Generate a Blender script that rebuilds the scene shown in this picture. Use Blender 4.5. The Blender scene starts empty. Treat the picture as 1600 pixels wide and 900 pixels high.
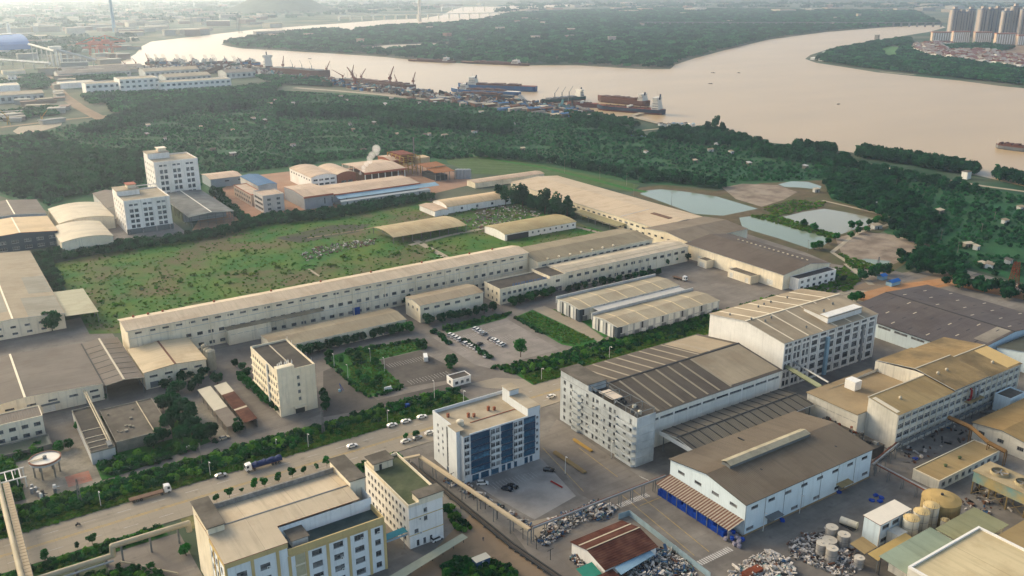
import bpy, math, random
import numpy as np
from mathutils import Vector, Matrix
random.seed(7); rng = np.random.default_rng(7)
SC = bpy.context.scene
COL = SC.collection
# ------------------------------------------------------------------ camera
HAZE_D = 0.000085
# world X runs along the long factory, Y away across the road, metres
FPX, PITCH, ROLL, YAW, CAMH = 1402.0, math.radians(18.8), math.radians(0.2), math.radians(56.4), 180.0
_f = np.array([math.cos(YAW)*math.cos(PITCH), math.sin(YAW)*math.cos(PITCH), -math.sin(PITCH)])
_r = np.array([math.sin(YAW), -math.cos(YAW), 0.0]); _d = np.cross(_f, _r)
_c, _s = math.cos(ROLL), math.sin(ROLL)
RM = np.array([_c*_r+_s*_d, -_s*_r+_c*_d, _f])
def P(x, y, z=0.0):
    """survey point: where the sight line through a photo point meets height z"""
    d = RM.T @ np.array([(x-800)/FPX, (y-450)/FPX, 1.0])
    t = (z-CAMH)/d[2]
    return (t*d[0], t*d[1], z)
cam = bpy.data.cameras.new('camera'); camo = bpy.data.objects.new('camera', cam); COL.objects.link(camo)
cam.sensor_width = 36; cam.lens = FPX/1600*36; cam.clip_start = 1; cam.clip_end = 60000
mw = Matrix.Identity(4)
for i in range(3):
    mw[i][0] = RM[0][i]; mw[i][1] = -RM[1][i]; mw[i][2] = -RM[2][i]
mw[0][3], mw[1][3], mw[2][3] = 0, 0, CAMH
camo.matrix_world = mw
SC.camera = camo
# ------------------------------------------------------------------ sky, sun, exposure
SUN_AZ, SUN_EL = math.radians(112), math.radians(26)      # azimuth counted from +X towards +Y
wd = bpy.data.worlds.new('World'); SC.world = wd; wd.use_nodes = True
nt = wd.node_tree; nt.nodes.clear()
sky = nt.nodes.new('ShaderNodeTexSky'); sky.sky_type = 'NISHITA'; sky.sun_disc = False
sky.sun_elevation = SUN_EL; sky.sun_rotation = math.pi/2 - SUN_AZ
sky.altitude = 0; sky.air_density = 0.55; sky.dust_density = 2.6; sky.ozone_density = 0.4
bg = nt.nodes.new('ShaderNodeBackground'); bg.inputs[1].default_value = 0.15
wo = nt.nodes.new('ShaderNodeOutputWorld')
tint = nt.nodes.new('ShaderNodeMix'); tint.data_type = 'RGBA'; tint.blend_type = 'MULTIPLY'; tint.inputs[0].default_value = 1.0
tint.inputs[7].default_value = (1.0, 0.985, 0.86, 1)            # warm tint added over the whole sky colour, to warm its light
nt.links.new(sky.outputs[0], tint.inputs[6]); nt.links.new(tint.outputs[2], bg.inputs[0]); nt.links.new(bg.outputs[0], wo.inputs[0])
sun = bpy.data.lights.new('sun', 'SUN'); sun.energy = 0.5; sun.angle = math.radians(14); sun.color = (1.0, 0.82, 0.50)
suno = bpy.data.objects.new('sun', sun); COL.objects.link(suno)
sd = Vector((math.cos(SUN_AZ)*math.cos(SUN_EL), math.sin(SUN_AZ)*math.cos(SUN_EL), math.sin(SUN_EL)))
suno.rotation_euler = sd.to_track_quat('Z', 'Y').to_euler(); suno.location = (0, 0, 500)
SC.view_settings.view_transform = 'Standard'; SC.view_settings.look = 'None'
SC.view_settings.exposure = 1.4; SC.view_settings.gamma = 1.0; SC.view_settings.use_curve_mapping = False
SC.render.engine = 'CYCLES'
SC.cycles.use_denoising = True; SC.cycles.max_bounces = 6; SC.cycles.diffuse_bounces = 3; SC.cycles.glossy_bounces = 3
SC.cycles.transmission_bounces = 2; SC.cycles.volume_bounces = 1; SC.cycles.sample_clamp_indirect = 4
# ------------------------------------------------------------------ materials
MATS = {}
def rgb(h):
    h = h.lstrip('#'); c = [int(h[i:i+2], 16)/255 for i in (0, 2, 4)]
    return [x/12.92 if x <= .04045 else ((x+.055)/1.055)**2.4 for x in c]
def mat(name, col, rough=.8, var=.2, scale=.25, col2=None, mix2=.5, scale2=.05, streak=0, rib=None, ribw=1.0, ribd=.12, bump=0.0,
        metal=0, spec=.1, rand=0, seam=None, seamw=6.0, col3=None, scale3=.1, mix3=.5, grid=0):
    """procedural surface: base tone with fine noise, broad patches of a second tone, rain streaks, ribs, sheet seams"""
    if name in MATS: return MATS[name]
    m = bpy.data.materials.new(name); m.use_nodes = True; MATS[name] = m
    t = m.node_tree; N = t.nodes; L = t.links; N.clear()
    out = N.new('ShaderNodeOutputMaterial'); b = N.new('ShaderNodeBsdfPrincipled'); L.new(b.outputs[0], out.inputs[0])
    if isinstance(col, str): col = rgb(col)
    if isinstance(col2, str): col2 = rgb(col2)
    geo = N.new('ShaderNodeNewGeometry')
    def noise(sc, det=4, mapping=None):
        n = N.new('ShaderNodeTexNoise'); n.inputs['Scale'].default_value = sc; n.inputs['Detail'].default_value = det
        n.inputs['Roughness'].default_value = .62
        if mapping:
            mp = N.new('ShaderNodeMapping'); mp.inputs['Scale'].default_value = mapping
            L.new(geo.outputs['Position'], mp.inputs[0]); L.new(mp.outputs[0], n.inputs[0])
        else: L.new(geo.outputs['Position'], n.inputs[0])
        return n.outputs['Fac']
    def mix(fac, a, c, typ='MIX'):
        n = N.new('ShaderNodeMix'); n.data_type = 'RGBA'; n.blend_type = typ
        for s, val in ((0, fac), (6, a), (7, c)):
            if hasattr(val, 'default_value'): L.new(val, n.inputs[s])
            elif isinstance(val, (int, float)): n.inputs[s].default_value = val
            else: n.inputs[s].default_value = (*val, 1)
        return n.outputs[2]
    def ramp(fac, lo, hi):
        n = N.new('ShaderNodeMapRange'); n.inputs[1].default_value = lo; n.inputs[2].default_value = hi; n.clamp = True
        L.new(fac, n.inputs[0]); return n.outputs[0]
    def mul(a, k):
        n = N.new('ShaderNodeMath'); n.operation = 'MULTIPLY'; L.new(a, n.inputs[0])
        if hasattr(k, 'default_value'): L.new(k, n.inputs[1])
        else: n.inputs[1].default_value = k
        return n.outputs[0]
    dark = [c*(1-var) for c in col]; lite = [min(1, c*(1+var*.7)) for c in col]
    c = mix(ramp(noise(scale), .3, .7), dark, lite)
    if col2 is not None:
        c = mix(mul(ramp(noise(scale2, 6), .42, .62), mix2), c, col2)
    if col3 is not None:
        c = mix(mul(ramp(noise(scale3, 6), .46, .6), mix3), c, rgb(col3) if isinstance(col3, str) else col3)
    ax_ = seam or rib
    if ax_ in ('X', 'Y') and not streak:
        k_ = (.55, .035, .3) if ax_ == 'X' else (.035, .55, .3)
        c = mix(mul(ramp(noise(.07, 6), .5, .62), .4), c, [col[0]*.6, col[1]*.52, col[2]*.45])
        c = mix(mul(ramp(noise(1.0, 4, k_), .5, .72), .5), c, [x*.55 for x in col])
        c = mix(mul(ramp(noise(.8, 3, k_), .56, .74), .22), c, [min(1, x*1.35) for x in col])
        sx_ = N.new('ShaderNodeSeparateXYZ'); L.new(geo.outputs['Position'], sx_.inputs[0]); fl_ = N.new('ShaderNodeMath'); fl_.operation = 'SNAP'; fl_.inputs[1].default_value = 2*seamw if seam else 6
        L.new(sx_.outputs['XY'.index(ax_)], fl_.inputs[0]); wn_ = N.new('ShaderNodeTexWhiteNoise'); wn_.noise_dimensions = '1D'; L.new(fl_.outputs[0], wn_.inputs['W'])
        c = mix(mul(wn_.outputs[0], .2), c, [x*.7 for x in col])
    if grid:
        sx_ = N.new('ShaderNodeSeparateXYZ'); L.new(geo.outputs['Position'], sx_.inputs[0])
        for a_ in (0, 1):
            md = N.new('ShaderNodeMath'); md.operation = 'PINGPONG'; md.inputs[1].default_value = grid/2; L.new(sx_.outputs[a_], md.inputs[0])
            c = mix(mul(ramp(md.outputs[0], .09, .03), .35), c, [x*.5 for x in col])
        c = mix(mul(ramp(noise(.9, 3, (.02, .5, 1)), .48, .72), .42), c, [x*.6 for x in col])
        c = mix(mul(ramp(noise(.23, 2), .62, .72), .5), c, [x*.5 for x in col])
    if streak:
        s_ = ramp(noise(1.0, 3, (.9, .9, .06)), .52, .75)
        c = mix(mul(s_, streak), c, [x*.45 for x in col])
    if rand:
        oi = N.new('ShaderNodeObjectInfo'); hs = N.new('ShaderNodeHueSaturation')
        mr = N.new('ShaderNodeMapRange'); mr.inputs[3].default_value = 1-rand; mr.inputs[4].default_value = 1+rand
        L.new(oi.outputs['Random'], mr.inputs[0]); L.new(mr.outputs[0], hs.inputs['Value']); L.new(c, hs.inputs['Color'])
        c = hs.outputs[0]
    hgt = None
    if seam:
        sp = N.new('ShaderNodeSeparateXYZ'); L.new(geo.outputs['Position'], sp.inputs[0])
        md = N.new('ShaderNodeMath'); md.operation = 'PINGPONG'; md.inputs[1].default_value = seamw
        L.new(sp.outputs['XYZ'.index(seam)], md.inputs[0])
        sm = ramp(md.outputs[0], seamw*.018, 0.0)
        c = mix(mul(sm, .5), c, [x*.35 for x in col])
    if rib:
        w = N.new('ShaderNodeTexWave'); w.wave_type = 'BANDS'; w.bands_direction = rib; w.inputs['Scale'].default_value = .314/ribw
        w.inputs['Distortion'].default_value = 0; L.new(geo.outputs['Position'], w.inputs[0]); hgt = w.outputs['Fac']
        c = mix(mul(hgt, .22), c, [x*.72 for x in col])
    L.new(c, b.inputs['Base Color'])
    b.inputs['Roughness'].default_value = rough; b.inputs['Metallic'].default_value = metal
    b.inputs['Specular IOR Level'].default_value = spec
    if bump or hgt is not None:
        bp = N.new('ShaderNodeBump'); bp.inputs['Strength'].default_value = .6; bp.inputs['Distance'].default_value = bump or ribd
        L.new(hgt if hgt is not None else noise(scale*6, 3), bp.inputs['Height']); L.new(bp.outputs[0], b.inputs['Normal'])
    return m
def mat_leaf(name, c1, c2, rand=.3, trans=.35):
    m = bpy.data.materials.new(name); m.use_nodes = True; MATS[name] = m
    t = m.node_tree; N = t.nodes; L = t.links; N.clear()
    out = N.new('ShaderNodeOutputMaterial'); b = N.new('ShaderNodeBsdfPrincipled')
    geo = N.new('ShaderNodeNewGeometry'); n = N.new('ShaderNodeTexNoise'); n.inputs['Scale'].default_value = .35; n.inputs['Detail'].default_value = 3
    L.new(geo.outputs['Position'], n.inputs[0])
    big = N.new('ShaderNodeTexNoise'); big.inputs['Scale'].default_value = .018; big.inputs['Detail'].default_value = 4
    L.new(geo.outputs['Position'], big.inputs[0])
    oi = N.new('ShaderNodeObjectInfo')
    mx = N.new('ShaderNodeMix'); mx.data_type = 'RGBA'; mx.inputs[6].default_value = (*c1, 1); mx.inputs[7].default_value = (*c2, 1)
    ad = N.new('ShaderNodeMath'); ad.operation = 'MULTIPLY_ADD'; L.new(oi.outputs['Random'], ad.inputs[0]); ad.inputs[1].default_value = .55
    sb = N.new('ShaderNodeMath'); sb.operation = 'MULTIPLY_ADD'; L.new(n.outputs[0], sb.inputs[0]); sb.inputs[1].default_value = 1.0; sb.inputs[2].default_value = -.75
    s2 = N.new('ShaderNodeMath'); s2.operation = 'MULTIPLY_ADD'; L.new(big.outputs[0], s2.inputs[0]); s2.inputs[1].default_value = 1.1; L.new(sb.outputs[0], s2.inputs[2])
    L.new(s2.outputs[0], ad.inputs[2]); ad.use_clamp = True
    L.new(ad.outputs[0], mx.inputs[0])
    hs = N.new('ShaderNodeHueSaturation'); mr = N.new('ShaderNodeMapRange'); mr.inputs[3].default_value = 1-rand; mr.inputs[4].default_value = 1+rand
    L.new(oi.outputs['Random'], mr.inputs[0]); L.new(mr.outputs[0], hs.inputs['Value']); L.new(mx.outputs[2], hs.inputs['Color'])
    L.new(hs.outputs[0], b.inputs['Base Color']); b.inputs['Roughness'].default_value = .8; b.inputs['Specular IOR Level'].default_value = .04
    tr = N.new('ShaderNodeBsdfTranslucent'); L.new(hs.outputs[0], tr.inputs[0])
    ms = N.new('ShaderNodeMixShader'); ms.inputs[0].default_value = trans
    L.new(b.outputs[0], ms.inputs[1]); L.new(tr.outputs[0], ms.inputs[2]); L.new(ms.outputs[0], out.inputs[0])
    return m
def mat_glass(name, c1, c2, rough=.12):
    m = bpy.data.materials.new(name); m.use_nodes = True; MATS[name] = m
    t = m.node_tree; N = t.nodes; L = t.links; b = N['Principled BSDF']
    oi = N.new('ShaderNodeObjectInfo'); mx = N.new('ShaderNodeMix'); mx.data_type = 'RGBA'
    geo = N.new('ShaderNodeNewGeometry'); n = N.new('ShaderNodeTexWhiteNoise'); 
    sn = N.new('ShaderNodeVectorMath'); sn.operation = 'SNAP'; sn.inputs[1].default_value = (1.1, 1.1, .8)
    L.new(geo.outputs['Position'], sn.inputs[0]); L.new(sn.outputs[0], n.inputs[0])
    av = N.new('ShaderNodeMath'); av.operation = 'MULTIPLY'; L.new(oi.outputs['Random'], av.inputs[0]); L.new(n.outputs[0], av.inputs[1])
    mx.inputs[6].default_value = (*c1, 1); mx.inputs[7].default_value = (*c2, 1); L.new(av.outputs[0], mx.inputs[0])
    L.new(mx.outputs[2], b.inputs['Base Color']); b.inputs['Roughness'].default_value = rough; b.inputs['Specular IOR Level'].default_value = .5
    return m
GL = mat_glass('window_glass', (.018, .022, .027), (.36, .36, .34))
GLB = mat_glass('blue_glass', (.013, .06, .11), (.06, .2, .3), .1)
FRM = mat('window_frame', (.16, .16, .155), .5, .1)
FRW = mat('white_frame', (.55, .55, .52), .5, .1)
W_CREAM = mat('wall_cream', '#e6d9be', .85, .06, .4, '#c6b697', .5, .06, streak=.45)
W_WHITE = mat('wall_white', '#ece7de', .85, .05, .4, '#cbc3b5', .45, .06, streak=.45)
W_GREY = mat('wall_grey', '#bdbcb6', .85, .08, .4, '#94948f', .5, .07, streak=.5)
W_BLUE = mat('wall_paleblue', '#d6e2e3', .7, .04, .3, '#b7c3c4', .4, .06, streak=.3, rib='X', ribw=.8, ribd=.03)
W_BLUEY = mat('wall_paleblue_side', '#d6e2e3', .7, .04, .3, '#b7c3c4', .4, .06, streak=.3, rib='Y', ribw=.8, ribd=.03)
W_CLAD = mat('wall_cladding', '#e0dccf', .7, .05, .3, '#bdb8aa', .4, .06, streak=.35)
W_DARK = mat('wall_dark', '#3d474e', .75, .1, .4, streak=.3)
W_CONC = mat('concrete', '#8d8678', .9, .15, .5, '#5f594e', .6, .12, streak=.5)
W_YEL = mat('trim_yellow', '#cdb37c', .85, .06, .4, '#a58d60', .4, .1, streak=.3)
W_BRICK = mat('wall_brick', '#8e5a44', .9, .2, .8)
R_CREAM = mat('roof_cream', '#c2b498', .55, .05, .15, '#ad9c80', .4, .03, seam='X', seamw=3.1)
R_CREAMY = mat('roof_cream_side', '#c2b498', .55, .05, .15, '#ad9c80', .4, .03, seam='Y', seamw=3.1)
R_TAN = mat('roof_tan', '#a2937a', .7, .08, .15, '#7c705c', .6, .04, rib='X', ribw=.9, seam='X', seamw=3.0)
R_TANY = mat('roof_tan_side', '#a2937a', .7, .08, .15, '#7c705c', .6, .04, rib='Y', ribw=.9, seam='Y', seamw=3.0)
R_GREY = mat('roof_grey', '#756c62', .75, .08, .15, '#5b544c', .6, .04, rib='X', ribw=.9, seam='X', seamw=3.0)
R_GREYY = mat('roof_grey_side', '#756c62', .75, .08, .15, '#5b544c', .6, .04, rib='Y', ribw=.9, seam='Y', seamw=3.0)
R_DARK = mat('roof_dark', '#504b49', .8, .1, .2, '#3d3938', .6, .05, rib='X', ribw=.9, seam='X', seamw=4.5)
R_DARKY = mat('roof_dark_side', '#504b49', .8, .1, .2, '#3d3938', .6, .05, rib='Y', ribw=.9, seam='Y', seamw=4.5)
R_YEL = mat('roof_yellow', '#978059', .8, .1, .2, '#564d3b', .85, .06, rib='X', ribw=.9, seam='X', seamw=5.0)
R_YELC = mat('roof_ochre', '#9f8960', .8, .08, .2, '#7f6d4b', .6, .05, seam='X', seamw=4.0)
R_OLIVE = mat('roof_olive', '#8c8a70', .7, .08, .2, '#6f6c55', .6, .06, rib='Y', ribw=.9, seam='Y', seamw=3.0)
R_RUST = mat('roof_rust', '#4d2b22', .85, .25, .3, '#6b4a3c', .7, .15, rib='Y', ribw=.9)
R_RED = mat('roof_redtrim', '#9b5a43', .8, .12, .3)
R_BLUE = mat('roof_blue', '#2d5f86', .6, .1, .3, rib='Y', ribw=.9, seam='Y', seamw=3)
R_PBLUE = mat('roof_paleblue', '#8fabb8', .6, .08, .3, '#6f8690', .5, .1)
R_CONC = mat('roof_concrete', '#6c655a', .95, .18, .35, '#4a453d', .75, .1)
R_BITU = mat('roof_bitumen', '#494540', .95, .15, .35, '#605a50', .6, .12)
R_MOSS = mat('roof_moss', '#565b44', .95, .2, .4, '#3f4a33', .7, .14)
R_PALE = mat('roof_terrace', '#a99c85', .9, .08, .3, '#877a64', .6, .1)
STRIP = mat('skylight', '#b3a78f', .4, .08, .5)
STRIPL = mat('skylight_pale', '#d9cbae', .4, .05, .5)
STEEL = mat('steel_grey', '#6e706e', .6, .15, .6)
STEELD = mat('steel_dark', '#3a3b3b', .7, .15, .6)
WHITE = mat('white_paint', '#dedad0', .5, .06, .6)
RUSTY = mat('rust_red', '#7a3f2b', .8, .2, .8, '#4f3226', .6, .3)
ORANGE = mat('orange_paint', '#a5512f', .7, .15, .6)
YELP = mat('yellow_paint', '#97793a', .7, .12, .6)
BLUEP = mat('blue_paint', '#13478f', .6, .15, .8)
NAVY = mat('navy_tarp', '#1d2f58', .6, .2, .8, bump=.05)
TEAL = mat('teal_roof', '#2f7f8f', .6, .12, .5)
GREENP = mat('green_sheet', '#2f7a66', .6, .12, .5)
BLACK = mat('black_rubber', '#17181a', .7, .1)
TANKM = mat('tank_white', '#cfc7b2', .6, .06, .4, '#a8987a', .5, .1, streak=.5)
TANKY = mat('tank_ochre', '#a18a5c', .75, .1, .3, '#6d5f44', .6, .1, streak=.5)
PIPE = mat('pipe_cream', '#b8aa8e', .6, .08, .4, '#8f8268', .5, .2)
ALU = mat('pipe_lagging', '#9a9a98', .4, .1, .4, metal=.3)
# ------------------------------------------------------------------ mesh helpers
class MB:
    def __init__(s): s.v = []; s.f = []; s.m = []
    def face(s, pts, mi=0):
        i = len(s.v); s.v += [tuple(p) for p in pts]; s.f.append(tuple(range(i, i+len(pts)))); s.m.append(mi)
    def box(s, x0, x1, y0, y1, z0, z1, mi=0):
        i = len(s.v)
        s.v += [(x0,y0,z0),(x1,y0,z0),(x1,y1,z0),(x0,y1,z0),(x0,y0,z1),(x1,y0,z1),(x1,y1,z1),(x0,y1,z1)]
        for q in ((0,3,2,1),(4,5,6,7),(0,1,5,4),(1,2,6,5),(2,3,7,6),(3,0,4,7)):
            s.f.append(tuple(i+k for k in q)); s.m.append(mi)
    def prism(s, poly, z0, z1, mi=0, top=None):
        n = len(poly); i = len(s.v); top = mi if top is None else top
        a = sum(poly[k][0]*poly[(k+1)%n][1]-poly[(k+1)%n][0]*poly[k][1] for k in range(n))
        if a < 0: poly = poly[::-1]
        s.v += [(p[0], p[1], z0) for p in poly]+[(p[0], p[1], z1) for p in poly]
        for k in range(n):
            s.f.append((i+k, i+(k+1)%n, i+n+(k+1)%n, i+n+k)); s.m.append(mi)
        s.f.append(tuple(i+n+k for k in range(n))); s.m.append(top)
        s.f.append(tuple(i+k for k in range(n-1,-1,-1))); s.m.append(mi)
    def cyl(s, cx, cy, z0, z1, r0, r1=None, n=16, mi=0, cap=True, capmi=None):
        r1 = r0 if r1 is None else r1; i = len(s.v)
        for r, z in ((r0, z0), (r1, z1)):
            s.v += [(cx+r*math.cos(2*math.pi*k/n), cy+r*math.sin(2*math.pi*k/n), z) for k in range(n)]
        for k in range(n):
            s.f.append((i+k, i+(k+1)%n, i+n+(k+1)%n, i+n+k)); s.m.append(mi)
        if cap:
            s.f.append(tuple(i+n+k for k in range(n))); s.m.append(mi if capmi is None else capmi)
            s.f.append(tuple(i+k for k in range(n-1,-1,-1))); s.m.append(mi)
    def tube(s, p, q, r, n=6, mi=0, r2=None):
        p, q = Vector(p), Vector(q); d = (q-p)
        if d.length < 1e-6: return
        d.normalize(); u = d.cross(Vector((0,0,1)) if abs(d.z) < .95 else Vector((1,0,0))).normalized(); w = d.cross(u)
        i = len(s.v); r2 = r if r2 is None else r2
        for c, rr in ((p, r), (q, r2)):
            s.v += [tuple(c+u*(rr*math.cos(2*math.pi*k/n))+w*(rr*math.sin(2*math.pi*k/n))) for k in range(n)]
        for k in range(n):
            s.f.append((i+k, i+(k+1)%n, i+n+(k+1)%n, i+n+k)); s.m.append(mi)
        s.f.append(tuple(i+n+k for k in range(n))); s.m.append(mi); s.f.append(tuple(i+k for k in range(n-1,-1,-1))); s.m.append(mi)
    def mesh(s, name, mats, off=(0,0,0)):
        me = bpy.data.meshes.new(name)
        if off != (0,0,0): s.v = [(a-off[0], b-off[1], c-off[2]) for a, b, c in s.v]
        me.from_pydata(s.v, [], s.f)
        for m in (mats if isinstance(mats, (list, tuple)) else [mats]): me.materials.append(m)
        if len(me.materials) > 1: me.polygons.foreach_set('material_index', s.m)
        me.update(); return me
def obj(name, me, parent=None, loc=(0,0,0), rz=0):
    o = bpy.data.objects.new(name, me); COL.objects.link(o); o.location = loc
    if rz: o.rotation_euler = (0,0,rz)
    if parent: o.parent = parent
    return o
def tag(o, label, cat, group=None, kind=None):
    if label: o['label'] = label
    if cat: o['category'] = cat
    if group: o['group'] = group
    if kind: o['kind'] = kind
    return o
def thing(name, label, cat, loc=(0,0,0), rz=0, group=None):
    o = obj(name, None, None, loc, rz); tag(o, label, cat, group); return o
def part(name, mb, mats, parent):
    """mesh given in world coordinates, parented to an unrotated thing or part"""
    off = Vector((0,0,0)); p = parent
    while p is not None: off += p.location; p = p.parent
    return obj(name, mb.mesh(name, mats, tuple(off)), parent)
def lpart(name, mb, mats, parent):
    return obj(name, mb.mesh(name, mats), parent)
def copy_tree(o, parent=None):
    c = o.copy(); COL.objects.link(c); c.parent = parent
    for ch in o.children: copy_tree(ch, c)
    return c
def struct(name, mb, mats):
    o = obj(name, mb.mesh(name, mats)); o['kind'] = 'structure'; return o
# ------------------------------------------------------------------ windows and facades
WM = {}
def window_mesh(w, h, nm=2, glass=None, frame=None, transom=True):
    glass = glass or GL; frame = frame or FRM
    k = (round(w,2), round(h,2), nm, glass.name, frame.name, transom)
    if k in WM: return WM[k]
    b = MB(); f = .07; d0, d1 = .10, .2
    b.face([(-w/2,.18,-h/2),(w/2,.18,-h/2),(w/2,.18,h/2),(-w/2,.18,h/2)], 0)
    for x0, x1, z0, z1 in [(-w/2,w/2,-h/2,-h/2+f),(-w/2,w/2,h/2-f,h/2),(-w/2,-w/2+f,-h/2+f,h/2-f),(w/2-f,w/2,-h/2+f,h/2-f)]:
        b.box(x0,x1,d0,d1,z0,z1,1)
    for i in range(1, nm):
        x = -w/2+w*i/nm; b.box(x-f/2,x+f/2,d0+.01,d1,-h/2+f,h/2-f,1)
    if transom: b.box(-w/2+f,w/2-f,d0+.02,d1,h*.18-f/2,h*.18+f/2,1)
    b.box(-w/2-.08, w/2+.08, -.08, .02, -h/2-.1, -h/2, 1)
    WM[k] = b.mesh('window', [glass, frame]); return WM[k]
def facade(mb, x, y, face, width, z0, z1, rects, depth=.22, mi=0, rmi=None):
    """wall plane with real openings and reveals. face 'f': looks to -Y, u runs +X; 's': looks to -X, u runs +Y"""
    rmi = mi if rmi is None else rmi
    def pt(u, z, d=0): return (x+u, y+d, z) if face == 'f' else (x+d, y+u, z)
    def q(a, b, c, d, m): mb.face([a,b,c,d] if face == 'f' else [d,c,b,a], m)
    us = sorted({0, width, *[round(r[0],3) for r in rects], *[round(r[1],3) for r in rects]})
    zs = sorted({z0, z1, *[round(r[2],3) for r in rects], *[round(r[3],3) for r in rects]})
    for j in range(len(zs)-1):
        zc = (zs[j]+zs[j+1])/2; run = None
        act = [r for r in rects if r[2] < zc < r[3]]
        for i in range(len(us)-1):
            uc = (us[i]+us[i+1])/2
            hole = any(r[0] < uc < r[1] for r in act)
            if not hole and run is None: run = us[i]
            if hole and run is not None: q(pt(run,zs[j]),pt(us[i],zs[j]),pt(us[i],zs[j+1]),pt(run,zs[j+1]), mi); run = None
        if run is not None: q(pt(run,zs[j]),pt(width,zs[j]),pt(width,zs[j+1]),pt(run,zs[j+1]), mi)
    for u0,u1,a,b in rects:
        q(pt(u0,a),pt(u1,a),pt(u1,a,depth),pt(u0,a,depth), rmi); q(pt(u0,b,depth),pt(u1,b,depth),pt(u1,b),pt(u0,b), rmi)
        q(pt(u0,a),pt(u0,a,depth),pt(u0,b,depth),pt(u0,b), rmi); q(pt(u1,a,depth),pt(u1,a),pt(u1,b),pt(u1,b,depth), rmi)
def rows(specs):
    """(face, n, u0, u1, zbottom, w, h[, mullions]) -> list of (face, rect, nm)"""
    out = []
    for s in specs:
        face, n, u0, u1, zb, w, h = s[:7]; nm = s[7] if len(s) > 7 else 2
        kind = s[8] if len(s) > 8 else 'window'
        for i in range(n):
            c = (u0+u1)/2 if n == 1 else u0+(u1-u0)*i/(n-1)
            out.append((face, (c-w/2, c+w/2, zb, zb+h), nm, kind))
    return out
DOORM = {}
def door_mesh(w, h, m):
    k = (round(w,2), round(h,2), m.name)
    if k not in DOORM:
        b = MB(); b.box(-w/2, w/2, .12, .2, -h/2, h/2, 0)
        n = max(2, int(h/.6))
        for i in range(1, n): b.box(-w/2, w/2, .1, .13, -h/2+h*i/n-.03, -h/2+h*i/n+.03, 1)
        DOORM[k] = b.mesh('door', [m, STEEL])
    return DOORM[k]
def put_windows(root, x0, y0, wins, glass=None, frame=None, doorm=None):
    rl = root.location
    for face, (a,b,c,d), nm, kind in wins:
        w, h = b-a, d-c
        u, z = (a+b)/2, (c+d)/2
        lx, ly = (x0+u, y0) if face == 'f' else (x0, y0+u)
        me = window_mesh(w, h, nm, glass, frame, h > 1.3) if kind == 'window' else door_mesh(w, h, doorm or STEEL)
        obj(kind, me, root, (lx-rl.x, ly-rl.y, z-rl.z), 0 if face == 'f' else -math.pi/2)
def walls(root, x0, x1, y0, y1, z0, h, wins, wm, gables=None, name='wall', depth=.22, tops=None, sm=None):
    """four walls; openings on the -Y and -X sides. gables: (axis, ridge height, ridge coordinate)"""
    b = MB()
    rf = [w[1] for w in wins if w[0] == 'f']; rs = [w[1] for w in wins if w[0] == 's']
    facade(b, x0, y0, 'f', x1-x0, z0, h, rf, depth); facade(b, x0, y0, 's', y1-y0, z0, h, rs, depth, 1 if sm else 0)
    b.face([(x1,y0,z0),(x1,y1,z0),(x1,y1,h),(x1,y0,h)], 1 if sm else 0); b.face([(x1,y1,z0),(x0,y1,z0),(x0,y1,h),(x1,y1,h)])
    if gables:
        ax, rh, rc = gables
        if ax == 'x':
            for xx, o in ((x0, -1), (x1, 1)):
                t = [(xx,y0,h),(xx,y1,h),(xx,rc,rh)]; b.face(t if o > 0 else t[::-1], 1 if sm else 0)
        else:
            for yy, o in ((y0, 1), (y1, -1)):
                t = [(x0,yy,h),(x1,yy,h),(rc,yy,rh)]; b.face(t if o > 0 else t[::-1])
    return part(name, b, [wm, sm] if sm else wm, root)
def slope_pts(x0, x1, y0, y1, h, rh, ax, rc, ov):
    """outline corners of the two roof slopes (with overhang)"""
    if ax == 'x':
        k0 = (rh-h)/(rc-y0); k1 = (rh-h)/(y1-rc)
        return [[(x0-ov,y0-ov,h-k0*ov),(x1+ov,y0-ov,h-k0*ov),(x1+ov,rc,rh),(x0-ov,rc,rh)],
                [(x0-ov,rc,rh),(x1+ov,rc,rh),(x1+ov,y1+ov,h-k1*ov),(x0-ov,y1+ov,h-k1*ov)]]
    k0 = (rh-h)/(rc-x0); k1 = (rh-h)/(x1-rc)
    return [[(x0-ov,y0-ov,h-k0*ov),(rc,y0-ov,rh),(rc,y1+ov,rh),(x0-ov,y1+ov,h-k0*ov)],
            [(rc,y0-ov,rh),(x1+ov,y0-ov,h-k1*ov),(x1+ov,y1+ov,h-k1*ov),(rc,y1+ov,rh)]]
def slab(mb, pts, t=.22, mi=0, lift=.05, emi=None):
    """thin roof plate lying on four corner points"""
    up = [(p[0],p[1],p[2]+lift+t) for p in pts]; lo = [(p[0],p[1],p[2]+lift) for p in pts]; n = len(pts); emi = mi if emi is None else emi
    mb.face(up, mi); mb.face(lo[::-1], emi)
    for i in range(n):
        j = (i+1)%n; mb.face([lo[i],lo[j],up[j],up[i]], emi)
def lerp(a, b, t): return tuple(a[i]+(b[i]-a[i])*t for i in range(3))
def strip_on(quad, s0, s1, t0, t1, lift):
    """sub-rectangle of a slope given by fractions s (first edge direction) and t (second)"""
    def q(s, t): return lerp(lerp(quad[0], quad[1], s), lerp(quad[3], quad[2], s), t)
    return [(p[0],p[1],p[2]+lift) for p in (q(s0,t0), q(s1,t0), q(s1,t1), q(s0,t1))]
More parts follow.
